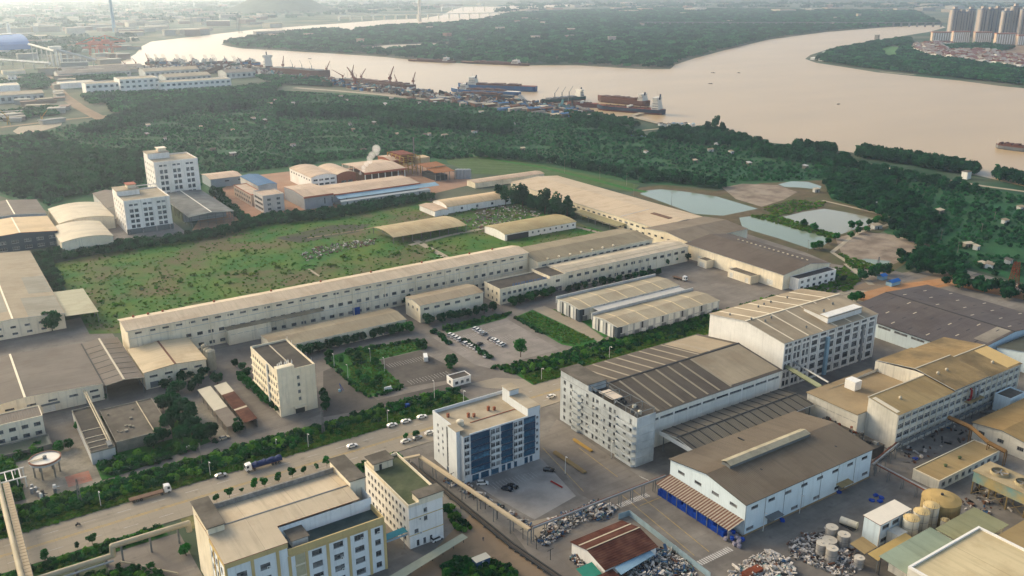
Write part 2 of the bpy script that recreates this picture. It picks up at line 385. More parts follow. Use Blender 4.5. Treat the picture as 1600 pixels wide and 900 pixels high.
def gable(name, label, cat, x0, x1, y0, y1, h, rise, ax='x', wall=None, roof=None, wins=(), ov=.5, rc=None, glass=None, frame=None, strips=(),
          stripm=None, vents=(), ridgecap=None, edge=None, side=None, group=None, doorm=None, nowall=False, ridge_vent=None, z0=0.0):
    wall = wall or W_CREAM; roof = roof or R_TAN
    root = thing(name, label, cat, (x0, y0, z0), group=group)
    rc = ((y0+y1)/2 if ax == 'x' else (x0+x1)/2) if rc is None else rc
    ws = rows(wins)
    if not nowall:
        walls(root, x0, x1, y0, y1, z0, h, ws, wall, (ax, h+rise, rc), sm=side)
        put_windows(root, x0, y0, ws, glass, frame, doorm)
    sp = slope_pts(x0, x1, y0, y1, h, h+rise, ax, rc, ov)
    b = MB()
    for s in sp: slab(b, s, .25, 0, .03, 1)
    rf = part('roof', b, [roof, edge or roof], root)
    sm = stripm or STRIP
    for si, s0, s1, t0, t1 in strips:
        b = MB(); q = sp[si]
        pts = strip_on(q, s0, s1, t0, t1, .285); slab(b, pts, .06, 0, 0)
        part('skylight_strip', b, sm, rf)
    if ridgecap:
        b = MB()
        if ax == 'x': b.box(x0-ov, x1+ov, rc-.45, rc+.45, h+rise+.22, h+rise+.42)
        else: b.box(rc-.45, rc+.45, y0-ov, y1+ov, h+rise+.22, h+rise+.42)
        part('ridge_cap', b, ridgecap, rf)
    for si, s, t in vents:                                  # turbine ventilators
        p = strip_on(sp[si], s, s, t, t, .25)[0]; b = MB()
        b.cyl(p[0], p[1], p[2]-.2, p[2]+.5, .3, n=8); b.cyl(p[0], p[1], p[2]+.5, p[2]+.95, .5, .52, n=10); b.cyl(p[0], p[1], p[2]+.95, p[2]+1.3, .52, .15, n=10)
        part('roof_ventilator', b, STEEL, rf)
    return root, sp
def flat(name, label, cat, x0, x1, y0, y1, h, wall=None, roof=None, wins=(), par=.9, pt=.25, glass=None, frame=None, group=None, coping=None, doorm=None, z0=0.0, side=None):
    wall = wall or W_WHITE; roof = roof or R_CONC
    root = thing(name, label, cat, (x0, y0, z0), group=group)
    ws = rows(wins)
    walls(root, x0, x1, y0, y1, z0, h, ws, wall, sm=side)
    put_windows(root, x0, y0, ws, glass, frame, doorm)
    b = MB(); b.face([(x0,y0,h),(x1,y0,h),(x1,y1,h),(x0,y1,h)]); part('roof', b, roof, root)
    if par:
        b = MB()
        b.box(x0-.06,x1+.06,y0-.06,y0+pt,h-.15,h+par); b.box(x0-.06,x1+.06,y1-pt,y1+.06,h-.15,h+par)
        b.box(x0-.06,x0+pt,y0+pt,y1-pt,h-.15,h+par); b.box(x1-pt,x1+.06,y0+pt,y1-pt,h-.15,h+par)
        part('parapet', b, coping or wall, root)
    return root
def sbox(name, root, m, *a):
    b = MB(); b.box(*a); return part(name, b, m, root)
def arch_roof(name, label, cat, x0, x1, y0, y1, h, rise, ax='x', wall=None, roof=None, wins=(), opened=False, n=10, ov=.4, group=None, posts=6, pm=None, t=.2):
    root = thing(name, label, cat, (x0, y0, 0), group=group); ws = rows(wins)
    a0, a1 = (y0-ov, y1+ov) if ax == 'x' else (x0-ov, x1+ov); l0, l1 = (x0-ov, x1+ov) if ax == 'x' else (y0-ov, y1+ov)
    prof = [(a0+(a1-a0)*i/n, h+rise*(1-(2*i/n-1)**2)) for i in range(n+1)]
    def pt(a, l, z): return (l, a, z) if ax == 'x' else (a, l, z)
    if not opened:
        walls(root, x0, x1, y0, y1, 0, h, ws, wall or W_WHITE); put_windows(root, x0, y0, ws)
        b = MB()
        for l in ((x0, x1) if ax == 'x' else (y0, y1)):
            b.face([pt(a0+ov, l, h)]+[pt(min(max(a, a0+ov), a1-ov), l, z-.02) for a, z in prof[1:-1]]+[pt(a1-ov, l, h)])
        part('gable_end', b, wall or W_WHITE, root)
    else:
        b0, b1 = (y0, y1) if ax == 'x' else (x0, x1); m0, m1 = (x0, x1) if ax == 'x' else (y0, y1)
        for i in range(posts):
            l = m0+(m1-m0)*i/(posts-1)
            for a in (b0, b1):
                b = MB(); c = pt(a, l, 0); b.box(c[0]-.2, c[0]+.2, c[1]-.2, c[1]+.2, 0, h+.1); part('post', b, pm or STEEL, root)
            b = MB(); b.tube(pt(b0, l, h-.2), pt(b1, l, h-.2), .15, 5); part('tie_beam', b, pm or STEEL, root)
    b = MB()
    for i in range(n):
        (p, zp), (q, zq) = prof[i], prof[i+1]
        pts = [pt(p,l0,zp),pt(p,l1,zp),pt(q,l1,zq),pt(q,l0,zq)]
        if ax == 'x': pts = [pt(p,l0,zp),pt(p,l1,zp),pt(q,l1,zq),pt(q,l0,zq)]
        else: pts = [pt(p,l0,zp),pt(q,l0,zq),pt(q,l1,zq),pt(p,l1,zp)]
        slab(b, pts, t, 0, .02)
    part('roof', b, roof or R_CREAM, root)
    return root
# ================================================================== SETTING: ground, water, roads
G_FAR = mat('ground_far', (.02, .06, .03), .95, .45, .012, (.20, .17, .12), .6, .0035)
G_FIELD = mat('ground_field', (.028, .115, .016), .95, .3, .35, (.095, .14, .022), .85, .03, col3=(.12, .092, .05), scale3=.02, mix3=.85)
G_GRASS = mat('ground_grass', (.022, .12, .018), .95, .35, .25, (.06, .13, .024), .5, .06)
G_YARD = mat('ground_yard', (.21, .185, .155), .92, .16, .12, (.13, .112, .095), .75, .05, grid=8)
G_YARD2 = mat('ground_yard_worn', (.21, .19, .162), .92, .2, .15, (.105, .093, .082), .8, .045, grid=8)
G_ROAD = mat('road_concrete', (.31, .265, .20), .9, .1, .2, (.235, .2, .15), .6, .05, grid=5)
G_ASPH = mat('asphalt', (.085, .075, .066), .95, .2, .3, (.13, .115, .095), .6, .06)
G_PARK = mat('car_park_concrete', (.26, .23, .2), .92, .12, .2, (.17, .15, .13), .6, .08, grid=6)
G_DIRT = mat('dirt', (.26, .185, .115), .97, .25, .1, (.17, .125, .085), .7, .05)
G_CLAY = mat('clay', (.40, .20, .085), .97, .25, .1, (.3, .19, .11), .6, .05)
G_MUD = mat('mud', (.20, .155, .115), .9, .3, .08, (.30, .25, .19), .8, .04)
G_PATH = mat('path_pale', (.34, .29, .21), .95, .15, .2)
LINE = mat('line_white', (.5, .48, .44), .8, .2, .8, (.25,.22,.19), .6, .5)
LINEY = mat('line_yellow', (.46, .31, .08), .8, .2, .8, (.25,.20,.13), .7, .5)
def poly_px(pts, z): return [P(x, y, z) for x, y in pts]
def sheet(name, pts, z, m, kind='structure', px=True):
    q = poly_px(pts, z) if px else [(x, y, z) for x, y in pts]
    a = sum(q[i][0]*q[(i+1)%len(q)][1]-q[(i+1)%len(q)][0]*q[i][1] for i in range(len(q)))
    if a < 0: q = q[::-1]
    b = MB(); b.face(q); o = obj(name, b.mesh(name, m)); o['kind'] = kind; return o
def rect(name, x0, x1, y0, y1, z, m): return sheet(name, [(x0,y0),(x1,y0),(x1,y1),(x0,y1)], z, m, px=False)
b = MB(); n = 40
rect('ground', -16000, 24000, -4000, 26000, 0, G_FAR)
# --- water
def mat_water(name, deep, rough, wave, ior=1.33):
    m = bpy.data.materials.new(name); m.use_nodes = True; t = m.node_tree; N = t.nodes; L = t.links; b = N['Principled BSDF']
    geo = N.new('ShaderNodeNewGeometry'); no = N.new('ShaderNodeTexNoise'); no.inputs['Scale'].default_value = .004; no.inputs['Detail'].default_value = 5
    mp = N.new('ShaderNodeMapping'); mp.inputs['Scale'].default_value = (1, 2.5, 1); L.new(geo.outputs['Position'], mp.inputs[0]); L.new(mp.outputs[0], no.inputs[0])
    mx = N.new('ShaderNodeMix'); mx.data_type = 'RGBA'; mx.inputs[6].default_value = (*[c*.82 for c in deep], 1); mx.inputs[7].default_value = (*[c*1.15 for c in deep], 1)
    L.new(no.outputs[0], mx.inputs[0]); L.new(mx.outputs[2], b.inputs['Base Color'])
    b.inputs['Roughness'].default_value = rough; b.inputs['IOR'].default_value = ior; b.inputs['Specular IOR Level'].default_value = .22
    w = N.new('ShaderNodeTexNoise'); w.inputs['Scale'].default_value = .35; w.inputs['Detail'].default_value = 4; L.new(geo.outputs['Position'], w.inputs[0])
    bp = N.new('ShaderNodeBump'); bp.inputs['Strength'].default_value = .5; bp.inputs['Distance'].default_value = wave; L.new(w.outputs[0], bp.inputs['Height']); L.new(bp.outputs[0], b.inputs['Normal'])
    return m
WATER = mat_water('river_water', (.40, .285, .155), .34, .1)
POND = mat_water('pond_water', (.175, .215, .15), .12, .015)
RIVER = [(2100,470),(1750,325),(1600,291),(1540,277),(1440,256),(1330,238),(1240,226),(1190,222),(1160,212),(1130,203),(1095,199),(1060,196),(1035,192),(1000,186),(955,181),(915,174),(890,166),
 (840,160),(800,156),(765,155),(715,150),(668,145),(640,139),(600,134),(560,130),(520,122),(470,120),(425,114),(400,106),(350,104),(300,104),(240,106),(215,107),(150,106),(100,107),(96,104),(150,102),(178,98),
 (196,94),(212,84),(222,72),(236,65),(300,57.5),(400,46),(480,40),(540,36),(600,31),(650,29.5),(690,24),(705,16),(722,11.5),(800,9),(900,7),(900,9),(830,13),(790,20),(772,25),(750,30),(690,36.5),(640,37.5),(600,40),(575,42),(545,47),(520,44),
 (460,49),(410,52.5),(380,60),(352,66),(345,69.5),(360,73),(380,76),(450,79.5),(540,85),(600,89),(660,95),(740,100),(800,102),(900,102),(1000,108),(1047,108),(1055,101),(1085,91),(1130,79),(1200,62),
 (1290,50),(1380,43),(1430,40),(1470,39.5),(1478,43),(1450,50),(1400,58),(1350,66),(1300,75),(1266,86),(1258,92),(1275,98),(1320,105),(1370,113),(1430,119),(1500,126),(1560,134),(1600,138),(1760,160),(2100,210)]
sheet('orchard_floor', [(0,240),(0,216),(160,189),(240,183),(400,140),(560,146),(830,174),(1010,210),(1180,228),(1330,252),(1530,292),(1700,325),(1700,470),(1440,398),(1290,306),(1000,286),(740,262),(640,250),(520,260),(400,285),(330,320),(75,330),(0,306)], .02, mat('orchard_soil', (.02, .085, .032), .95, .4, .06, (.045, .1, .035), .6, .012))
sheet('river', RIVER, .05, WATER)
sheet('fish_pond', [(1000,303),(1010,298),(1032,295.5),(1065,298.5),(1120,307),(1184,326),(1130,337),(1085,334)], .06, POND)
sheet('fish_pond', [(1218,340),(1255,331),(1288,326),(1330,333),(1374,343),(1360,351),(1340,357),(1310,367.5),(1262,352)], .06, mat_water('pond_beige', (.24, .235, .165), .12, .012))
sheet('fish_pond', [(1155,340),(1180,337),(1203,345),(1250,358),(1302,373),(1286,384),(1266,389),(1215,372),(1160,356)], .06, POND)
sheet('fish_pond', [(1216,288),(1236,283),(1262,284),(1284,291),(1280,296),(1250,293),(1226,292)], .06, POND)
sheet('mud_flat', [(1305,372),(1345,362),(1390,366),(1448,380),(1425,400),(1380,420),(1330,412),(1316,398)], .05, G_MUD)
sheet('mud_pool', [(1338,408),(1352,404),(1392,408),(1380,418),(1345,414)], .09, POND)
sheet('mud_flat', [(1128,293),(1160,287),(1215,289),(1246,300),(1225,312),(1190,323),(1150,311)], .05, G_MUD)
sheet('pond_bank', [(985,304),(1000,293),(1035,289),(1120,298),(1190,286),(1285,281),(1300,312),(1400,340),(1395,352),(1330,392),(1440,372),(1455,385),(1390,428),(1300,412),(1260,395),(1150,360),(1090,338)], .042, mat('bank_earth', (.11, .085, .05), .97, .3, .1, (.06,.075,.03), .8, .03))
def ribbon(name, pts, w, z, m, px=True, kind='structure'):
    q = [Vector(P(x, y, z)) if px else Vector((x, y, z)) for x, y in pts]; b = MB(); Ls, Rs = [], []
    for i, p in enumerate(q):
        d = (q[min(i+1, len(q)-1)]-q[max(i-1, 0)]).normalized(); nrm = Vector((-d.y, d.x, 0))*w/2
        Ls.append(p+nrm); Rs.append(p-nrm)
    for i in range(len(q)-1): b.face([Rs[i], Rs[i+1], Ls[i+1], Ls[i]])
    o = obj(name, b.mesh(name, m)); o['kind'] = kind; return o
ribbon('path', [(1325,410),(1300,394),(1328,372),(1345,362),(1385,352),(1396,345),(1386,337),(1345,327),(1285,313)], 3.2, .12, G_PATH)
ribbon('path', [(1200,229),(1330,250),(1385,262),(1430,270),(1490,283),(1540,291),(1600,299),(1720,322)], 6, .1, G_PATH)
ribbon('path', [(620,150),(700,157),(760,163),(830,172),(880,179),(905,182)], 5, .1, G_PATH)
ribbon('path', [(460,137),(530,142),(620,150)], 14, .1, G_PATH)
ribbon('dirt_road', [(66,110),(80,128),(100,150),(125,168),(160,186)], 18, .1, G_DIRT)
ribbon('dirt_road', [(0,199),(60,192),(110,186),(160,181),(200,180)], 12, .13, G_DIRT)
sheet('dirt_yard', [(20,205),(30,198),(60,195),(98,190),(95,196),(60,206),(35,214)], .16, G_PATH)
ribbon('track', [(690,232),(760,247),(850,262),(930,281),(985,296),(1010,300)], 7, .08, G_GRASS)
sheet('meadow', [(690,236),(760,243),(850,258),(1000,289),(985,300),(930,290),(840,275),(740,272),(700,255)], .04, mat('meadow_green', (.055,.10,.028), .95, .3, .2, (.075,.11,.04), .6, .04, rib='DIAGONAL', ribw=9, ribd=.3))
# --- complex floors
rect('yard_paving', -60, 520, 316, 452, .03, G_YARD)
rect('yard_paving', -60, 70.4, 452, 535, .03, G_YARD)
rect('yard_paving', 62, 560, 60, 295, .03, G_YARD2)
sheet('yard_paving', [(90,330),(250,330),(300,370),(100,380)], .05, G_PARK)
sheet('works_paving', [(338,300),(380,276),(450,268),(560,262),(660,256),(735,275),(730,290),(560,330),(420,352),(300,360)], .055, mat('paving_warm', (.34,.19,.12), .95, .2, .1, (.28,.2,.14), .6, .04))
sheet('field', [(84,412),(150,398),(270,376),(350,362),(420,345),(560,326),(660,310),(690,322),(760,312),(820,312),(860,335),(945,362),(1010,366),(820,400),(560,448),(200,520),(140,522),(112,470)], .06, G_FIELD)
ribbon('track', [(650,376),(668,386),(690,398),(700,404)], 5, .09, G_PATH)
ribbon('track', [(640,383),(700,368),(760,356)], 4, .1, G_PATH)
ribbon('track', [(600,352),(560,360),(480,372)], 2, .085, G_DIRT)
ribbon('track', [(830,335),(880,350),(940,364)], 4, .1, G_ROAD)
ribbon('track', [(482,420),(500,432)], 1.5, .09, G_PATH)
sheet('burnt_ground', [(430,372),(520,352),(580,350),(560,362),(470,380)], .075, mat('burnt_soil', (.055,.052,.045), .97, .3, .15, (.07,.09,.03), .7, .05))
rect('forecourt', 27, 51.5, 225, 286.5, .04, G_YARD)
# --- main road with kerbs and markings
rect('road', -80, 560, 295, 316, .05, G_ROAD)
for y0 in (294.7, 316.0):
    b = MB(); b.box(-80, 190 if y0 > 300 else 560, y0, y0+.3, 0, .18); struct('kerb', b, W_CONC)
    if y0 > 300:
        b = MB(); b.box(222, 560, y0, y0+.3, 0, .18); struct('kerb', b, W_CONC)
for y in (304.9, 305.7):
    o = rect('lane_line', -80, 420, y, y+.34, .06, LINEY)
for y in (299.8, 311.2):
    b = MB()
    for i in range(40): b.face([(-60+i*12,y,.06),(-55+i*12,y,.06),(-55+i*12,y+.2,.06),(-60+i*12,y+.2,.06)])
    struct('lane_dashes', b, LINE)
# yard entrance by the gate house and inner roads
sheet('car_park', [(676,527),(792,498),(874,546),(800,566),(772,577),(742,570)], .06, G_PARK)
sheet('inner_road', [(733,600),(775,590),(870,595),(852,612),(760,606)], .07, G_ROAD)
sheet('car_park', [(592,563),(655,548),(712,577),(735,590),(700,594),(628,606)], .06, G_ASPH)
sheet('inner_road', [(505,580),(520,574),(590,625),(700,600),(735,604),(560,642),(505,652)], .055, G_ASPH)
sheet('lawn', [(505,560),(545,548),(655,530),(668,544),(592,562),(600,574),(632,605),(576,621),(545,598)], .064, G_GRASS)
sheet('lawn', [(803,496),(832,484),(888,510),(938,532),(902,543),(877,538),(850,522)], .065, G_GRASS)
sheet('lawn', [(690,512),(760,497),(800,488),(790,497),(700,522)], .07, G_GRASS)
sheet('inner_road', [(832,483),(850,478),(880,490),(905,500),(945,530),(935,534),(888,510)], .072, G_ROAD)
sheet('lawn', [(862,482),(905,499),(920,492),(930,496),(960,520),(945,528),(912,504),(880,494)], .058, G_GRASS)
def bays(a, c, n, dx, dy):                                 # painted parking bays
    b = MB(); p, q = P(*a), P(*c)
    for k in range(n):
        m = lerp(p, q, k/(n-1)); b.box(m[0]-.07, m[0]+.07+dx*0, m[1]-dy/2, m[1]+dy/2, .075, .08)
    struct('bay_lines', b, LINE)
bays((700,534),(770,515),22,0,5); bays((724,546),(800,526),22,0,5); bays((607,572),(660,560),14,0,5); bays((640,598),(700,583),14,0,5); bays((770,760),(835,742),14,0,5)
# green verge north of the road
rect('verge', -80, 189, 316.3, 333, .08, G_GRASS)
rect('verge', 222, 420, 316.3, 334, .08, G_GRASS)
sheet('verge', [(0,720),(60,690),(140,720),(230,650),(300,660),(330,690),(180,745),(0,790)], .09, G_GRASS)
# south side planting
rect('verge', -20, 48, 287, 294.7, .08, G_GRASS)
rect('verge', 112, 140, 287.5, 294.7, .08, G_GRASS)
rect('verge', 54, 112, 286, 294.7, .08, mat('verge_ochre', (.20,.17,.08), .95, .3, .3, (.08,.10,.03), .7, .2))
# works roads, ditch and bare ground in the south yard
sheet('bare_ground', [(706,830),(740,800),(830,870),(905,900),(930,960),(700,960),(640,900)], .06, G_DIRT)
sheet('thicket_ground', [(690,880),(720,868),(790,880),(840,940),(690,940)], .075, G_GRASS)
sheet('scrap_ground', [(800,830),(930,790),(980,800),(1080,880),(1130,960),(900,960)], .063, G_YARD)
sheet('pale_paving', [(800,822),(925,792),(945,800),(840,850)], .065, G_ROAD)
sheet('pale_paving', [(722,742),(770,716),(845,715),(900,775),(835,812),(770,775)], .065, mat('paving_pale', (.30,.28,.25), .9, .12, .15, (.17,.155,.14), .7, .06))
sheet('works_road', [(846,690),(870,655),(985,735),(1045,770),(960,800),(905,772)], .067, G_YARD)
for a, c in (((965,768),(1085,868)),((985,762),(1108,862)),((1000,790),(1055,768)),((848,700),(912,768)),((905,700),(965,745))):
    ribbon('yard_line', [a, c], .22, .08, LINEY)
def zebra(a, c, n, w):
    p, q = Vector(P(*a)), Vector(P(*c)); b = MB()
    d = (q-p); 
    for i in range(n):
        m = p+d*(i+.5)/n; b.box(m.x-abs(d.x)/n*.3-.02, m.x+abs(d.x)/n*.3+.02, m.y-w/2, m.y+w/2, .085, .09)
    struct('crossing_stripes', b, LINE)
zebra((966,791),(1013,773),17,2.6); zebra((1092,881),(1142,857),15,2.6); zebra((1000,745),(1016,752),5,2.5)
# clay works road on the right
ribbon('clay_road', [(1340,468),(1400,452),(1480,440),(1540,452),(1640,470)], 14, .09, G_CLAY)
sheet('clay_patch', [(1310,455),(1350,442),(1420,434),(1480,428),(1530,433),(1500,445),(1400,462),(1340,475)], .06, G_DIRT)
sheet('clay_patch', [(1290,466),(1320,452),(1360,455),(1345,478),(1310,476)], .07, G_PATH)
sheet('grey_pad', [(1395,430),(1420,424),(1450,432),(1410,442)], .08, G_YARD)
ribbon('path', [(1322,412),(1345,430),(1362,445)], 4, .11, G_PATH)
ribbon('path', [(1518,434),(1560,441),(1640,455)], 4, .11, G_PATH)
# the far hill
def hill(name, px, w, d, h, seed):
    cx, cy, _ = P(*px); b = MB(); n = 26; r = np.random.default_rng(seed); ph = r.uniform(0, 6, 6); g = []
    for i in range(n+1):
        for j in range(n+1):
            u, v = i/n*2-1, j/n*2-1; rr = min(1, math.hypot(u, v))
            z = h*(math.cos(rr*math.pi)*.5+.5)*(1+.25*math.sin(3*u+ph[0])+.2*math.sin(5*v+4*u+ph[1])+.12*math.sin(9*u+ph[2]))
            a, c = u*w/2, v*d/2; e = YAW-math.pi/2
            b.v.append((cx+a*math.cos(e)-c*math.sin(e), cy+a*math.sin(e)+c*math.cos(e), z-.5))
    for i in range(n):
        for j in range(n):
            k = i*(n+1)+j; b.f.append((k, k+n+1, k+n+2, k+1)); b.m.append(0)
    o = struct(name, b, mat('hill_green', (.04,.06,.03), .95, .4, .02)); return o
hill('hill', (432, 17), 1000, 1500, 118, 3); hill('hill', (1130, 1), 5000, 2000, 95, 5); hill('hill', (60, 2), 3200, 2000, 60, 6)
# ================================================================== NEAR BUILDINGS
def pilasters(root, x0, x1, y, z0, z1, n, m, w=.45, d=.25, face='f'):
    for i in range(n):
        u = x0+(x1-x0)*i/(n-1); b = MB()
        if face == 'f': b.box(u-w/2, u+w/2, y-d, y-.003, z0, z1)
        else: b.box(y-d, y-.003, u-w/2, u+w/2, z0, z1)
        part('pilaster', b, m, root)
def band(root, m, x0, x1, y, z0, z1, d=.18, face='f', name='band'):
    b = MB()
    if face == 'f': b.box(x0, x1, y-d, y-.003, z0, z1)
    else: b.box(y-d, y-.003, x0, x1, z0, z1)
    return part(name, b, m, root)
ACM = None
def ac_unit(root, x, y, z, face='f'):
    global ACM
    if ACM is None:
        b = MB(); b.box(-.45,.45,-.4,-.05,-.32,.32,0); b.cyl(0,0,0,.01,.25,n=8,mi=1)
        k = len(b.v)-16
        for i in range(k, len(b.v)): v = b.v[i]; b.v[i] = (v[0]-.1, -.405-v[2], v[1])
        ACM = b.mesh('air_conditioner', [WHITE, STEELD])
    rl = root.location
    obj('air_conditioner', ACM, root, (x-rl.x, y-rl.y, z-rl.z), 0 if face == 'f' else -math.pi/2)
# ---- yellow trimmed white works block at the bottom of the picture
B1 = thing('works_block', 'white works block with ochre pilasters and broad cream roof at the bottom edge', 'building', (52, 228, 0))
x0, x1, yf, yb = 52.0, 102.2, 228.0, 258.5
ws = []
def w_(face, uc, zc, w, h, nm=3): ws.append((face, (uc-w/2, uc+w/2, zc-h/2, zc+h/2), nm, 'window'))
for z in (3.0, 7.6, 12.2, 16.6):
    for u in (4.5, 11.5): w_('f', u, z, 3.0, 1.9)
for z in (2.6, 6.8, 11.0, 15.2):
    for u in (27.5, 34.5, 41.5): w_('f', u, z, 3.2, 1.9)
    w_('f', 47.8, z, 1.9, 1.9, 2)
for z in (3.2, 8.0, 12.8, 17.2):
    for u in (4.5, 9.5, 14.0): w_('s', u, z, 1.7, 2.0, 2)
    w_('s', 24.5, z+1.5, 1.4, 1.6, 2)
b = MB(); sel = lambda f, a, c: [(r[0]-a, r[1]-a, r[2], r[3]) for ff, r, _, _ in ws if ff == f and a <= r[0] < c]
facade(b, x0, yf, 'f', 18.5, 0, 22, sel('f', 0, 18.5)); facade(b, x0+18.5, yf, 'f', 31.7, 0, 17.5, sel('f', 18.5, 60))
facade(b, x0, yf, 's', yb-yf, 0, 22, sel('s', 0, 60))
b.face([(x0+18.5,yf,17.5),(x0+18.5,yf+9,17.5),(x0+18.5,yf+9,22),(x0+18.5,yf,22)])
b.face([(x0+18.5,yf+9,17.5),(x1,yf+9,17.5),(x1,yf+9,22),(x0+18.5,yf+9,22)])
b.face([(x1,yf,0),(x1,yb,0),(x1,yb,17.5),(x1,yf,17.5)]); b.face([(x1,yf+9,17.5),(x1,yb,17.5),(x1,yb,22),(x1,yf+9,22)]); b.face([(x1,yb,0),(x0,yb,0),(x0,yb,22),(x1,yb,22)])
part('wall', b, mat('wall_bluewhite', '#e6e8e4', .8, .05, .4, '#c9cbc6', .4, .07, streak=.35), B1)
put_windows(B1, x0, yf, ws)
b = MB(); rid = 246.0
slab(b, [(x0-.3,yf-.3,22),(x0+18.8,yf-.3,22),(x0+18.8,yf+9,22.5),(x0-.3,yf+9,22.5)], .2, 0, .02, 1)
slab(b, [(x0-.3,yf+9.003,22.5),(x1-4,yf+9.003,22.5),(x1-4,rid,23.0),(x0-.3,rid,23.0)], .2, 0, .02, 1)
slab(b, [(x0-.3,rid,23.0),(x1-4,rid,23.0),(x1-4,yb-1,22.2),(x0-.3,yb-1,22.2)], .2, 0, .02, 1)
rf = part('roof', b, [mat('roof_membrane', '#bfae92', .6, .05, .1, '#a3937a', .4, .04, seam='X', seamw=8), R_RED], B1)
sbox('ridge_cap', rf, STEEL, x0-.3, x1-4, rid-.25, rid+.25, 23.2, 23.35)
sbox('terrace_floor', B1, mat('wet_terrace', '#31413f', .35, .2, .3, '#4d5a55', .6, .2), x0+18.8, x1-.3, yf+.3, yf+8.9, 17.2, 17.55)
b = MB(); b.box(x0+18.6, x1+.1, yf-.12, yf+.35, 17.4, 19.5); b.box(x1-.35, x1+.1, yf+.35, yf+9, 17.4, 19.5); part('parapet', b, W_YEL, B1)
b = MB(); b.box(x0+21, x0+26, yf+2.5, yf+8.8, 17.5, 20.3); part('roof_hut', b, W_GREY, B1)
b = MB(); b.box(x0+20.6, x0+26.4, yf+2.1, yf+9.0, 20.3, 20.5); part('hut_roof', b, R_CONC, B1)
for nm, xa, xb, ya, yb2, zt in (('stair_tower', 51.9, 56.8, 243.5, 261.0, 25.2), ('stair_tower', 98.4, 103.6, 244.5, 261.5, 25.2)):
    t = sbox(nm, B1, W_CREAM, xa, xb, ya, yb2, 0 if xa < 60 else 0, zt)
    sbox('tower_roof', t, R_CONC, xa-.4, xb+.4, ya-.4, yb2+.4, zt, zt+.35)
b = MB()
for i in range(14):
    a = 57.0+i*(41.2/14); b.box(a+.03, a+41.2/14-.03, yb-.9, yb-.2, 22, 24.1+.12*random.random())
part('rear_parapet', b, mat('rubble_parapet', '#8d8a83', .95, .3, .8, '#6a6862', .6, .6), B1)
for u in (0, 7.8, 15.4, 18.8, 24.2, 31, 38, 45, 50.2):
    top = 21.6 if u < 18.4 else 17.2
    band(B1, W_YEL, x0+u-(.0 if u < 1 else .45), x0+u+.45, yf, 0, top, .22, name='pilaster')
band(B1, W_YEL, x0-.2, x0+18.6, yf, 20.4, 21.99, .3, name='cornice'); band(B1, W_YEL, x0+18.6, x1+.2, yf, 16.9, 17.39, .3, name='cornice')
band(B1, W_YEL, yf, yb-15.2, x0, 20.6, 21.99, .25, 's', name='cornice')
for u in (0.4, 7, 12): band(B1, W_YEL, yf+u-.4, yf+u+.4, x0, 0, 20.5, .2, 's', name='pilaster')
b = MB(); b.box(x0+20.6, x0+23.6, yf-.12, yf-.01, 1, 16.8); part('stair_glazing', b, mat('stair_panel', '#b6ab8a', .5, .15, .5), B1)
for z in (4.5, 8.7, 12.9): sbox('stair_sill', B1, W_CREAM, x0+20.4, x0+23.8, yf-.3, yf-.13, z, z+.5)
for u, z in ((28.4,6.2),(35.4,10.2),(35.6,6.0),(42.4,14.6),(48.2,14.6),(28.2,2.0),(12.4,7.0),(12.4,16.0)): ac_unit(B1, x0+u, yf, z)
for i, z in enumerate((20.2, 17.8, 15.4)):                    # three red characters on the side wall
    b = MB(); X = x0-.06; yc = 251.5-11.6
    for dy0, dy1, dz0, dz1 in ((-.7,.7,.5,.62),(-.7,.7,-.1,.02),(-.06,.06,-.75,.75),(-.6,-.45,-.7,-.1),(.45,.6,-.7,-.1)):
        b.box(X-.03, X+.05, yc+dy0, yc+dy1, z-1.2+dz0, z-1.2+dz1)
    part('red_character', b, mat('red_sign', '#a8232a', .5, .1), B1)
# ---- mossy roofed wing beside it
W27 = flat('office_wing', 'narrow cream office wing with mossy flat roof beside the works block', 'building', 113.5, 126.3, 233.0, 267.0, 16, W_WHITE, R_MOSS,
     wins=[('s',11,3.5,31,z,1.5,1.4,2) for z in (2.0,5.8,9.6,12.8)]+[('f',1,2.6,2.6,z,1.5,1.4,2) for z in (5.6,)]+[('f',1,6.2,6.2,z,1.3,1.6,2) for z in (9.2,12.4)]+[('f',3,3.0,8.0,.4,1.0,2.2,1)], par=1.0, coping=W_CREAM)
t = sbox('stair_head', W27, W_CREAM, 117.2, 126.5, 232.6, 237.4, 16, 18.4); sbox('stair_head_roof', t, R_CONC, 116.9, 126.8, 232.2, 237.7, 18.4, 18.7)
t = sbox('roof_hut', W27, W_CREAM, 114.2, 121.5, 260.5, 266.6, 16, 18.9); sbox('hut_roof', t, R_CONC, 113.6, 122.1, 260.0, 267.2, 18.9, 19.2)
sbox('hut_door', W27, STEELD, 116.2, 117.2, 260.4, 260.497, 16.05, 18.2)
for u in (5.2, 10.6): ac_unit(W27, 113.5+u*0+2.6+.0+u*.0+1.5, 233, u)
band(W27, W_YEL, 113.4, 126.4, 233.0, 11.2, 11.5, .1); band(W27, W_YEL, 113.4, 126.4, 233.0, 4.9, 5.2, .1)
aw = thing('link_awning', 'sloping teal awning between the works block and the mossy roofed wing', 'awning', (103, 235, 0))
b = MB(); slab(b, [(102.3,234.2,5.6),(113.4,234.2,6.2),(113.4,237.4,6.2),(102.3,237.4,5.6)], .12); part('roof', b, TEAL, aw)
b = MB(); b.box(102.4,113.3,234.3,234.4,4.9,5.5); part('fascia', b, R_PBLUE, aw)
for x in (104, 112): sbox('post', aw, STEEL, x-.1, x+.1, 234.4, 234.6, 0, 5.6)
cp = thing('carport', 'long pale sheet carport roof slanting past the office wing', 'carport', (100, 219, 0))
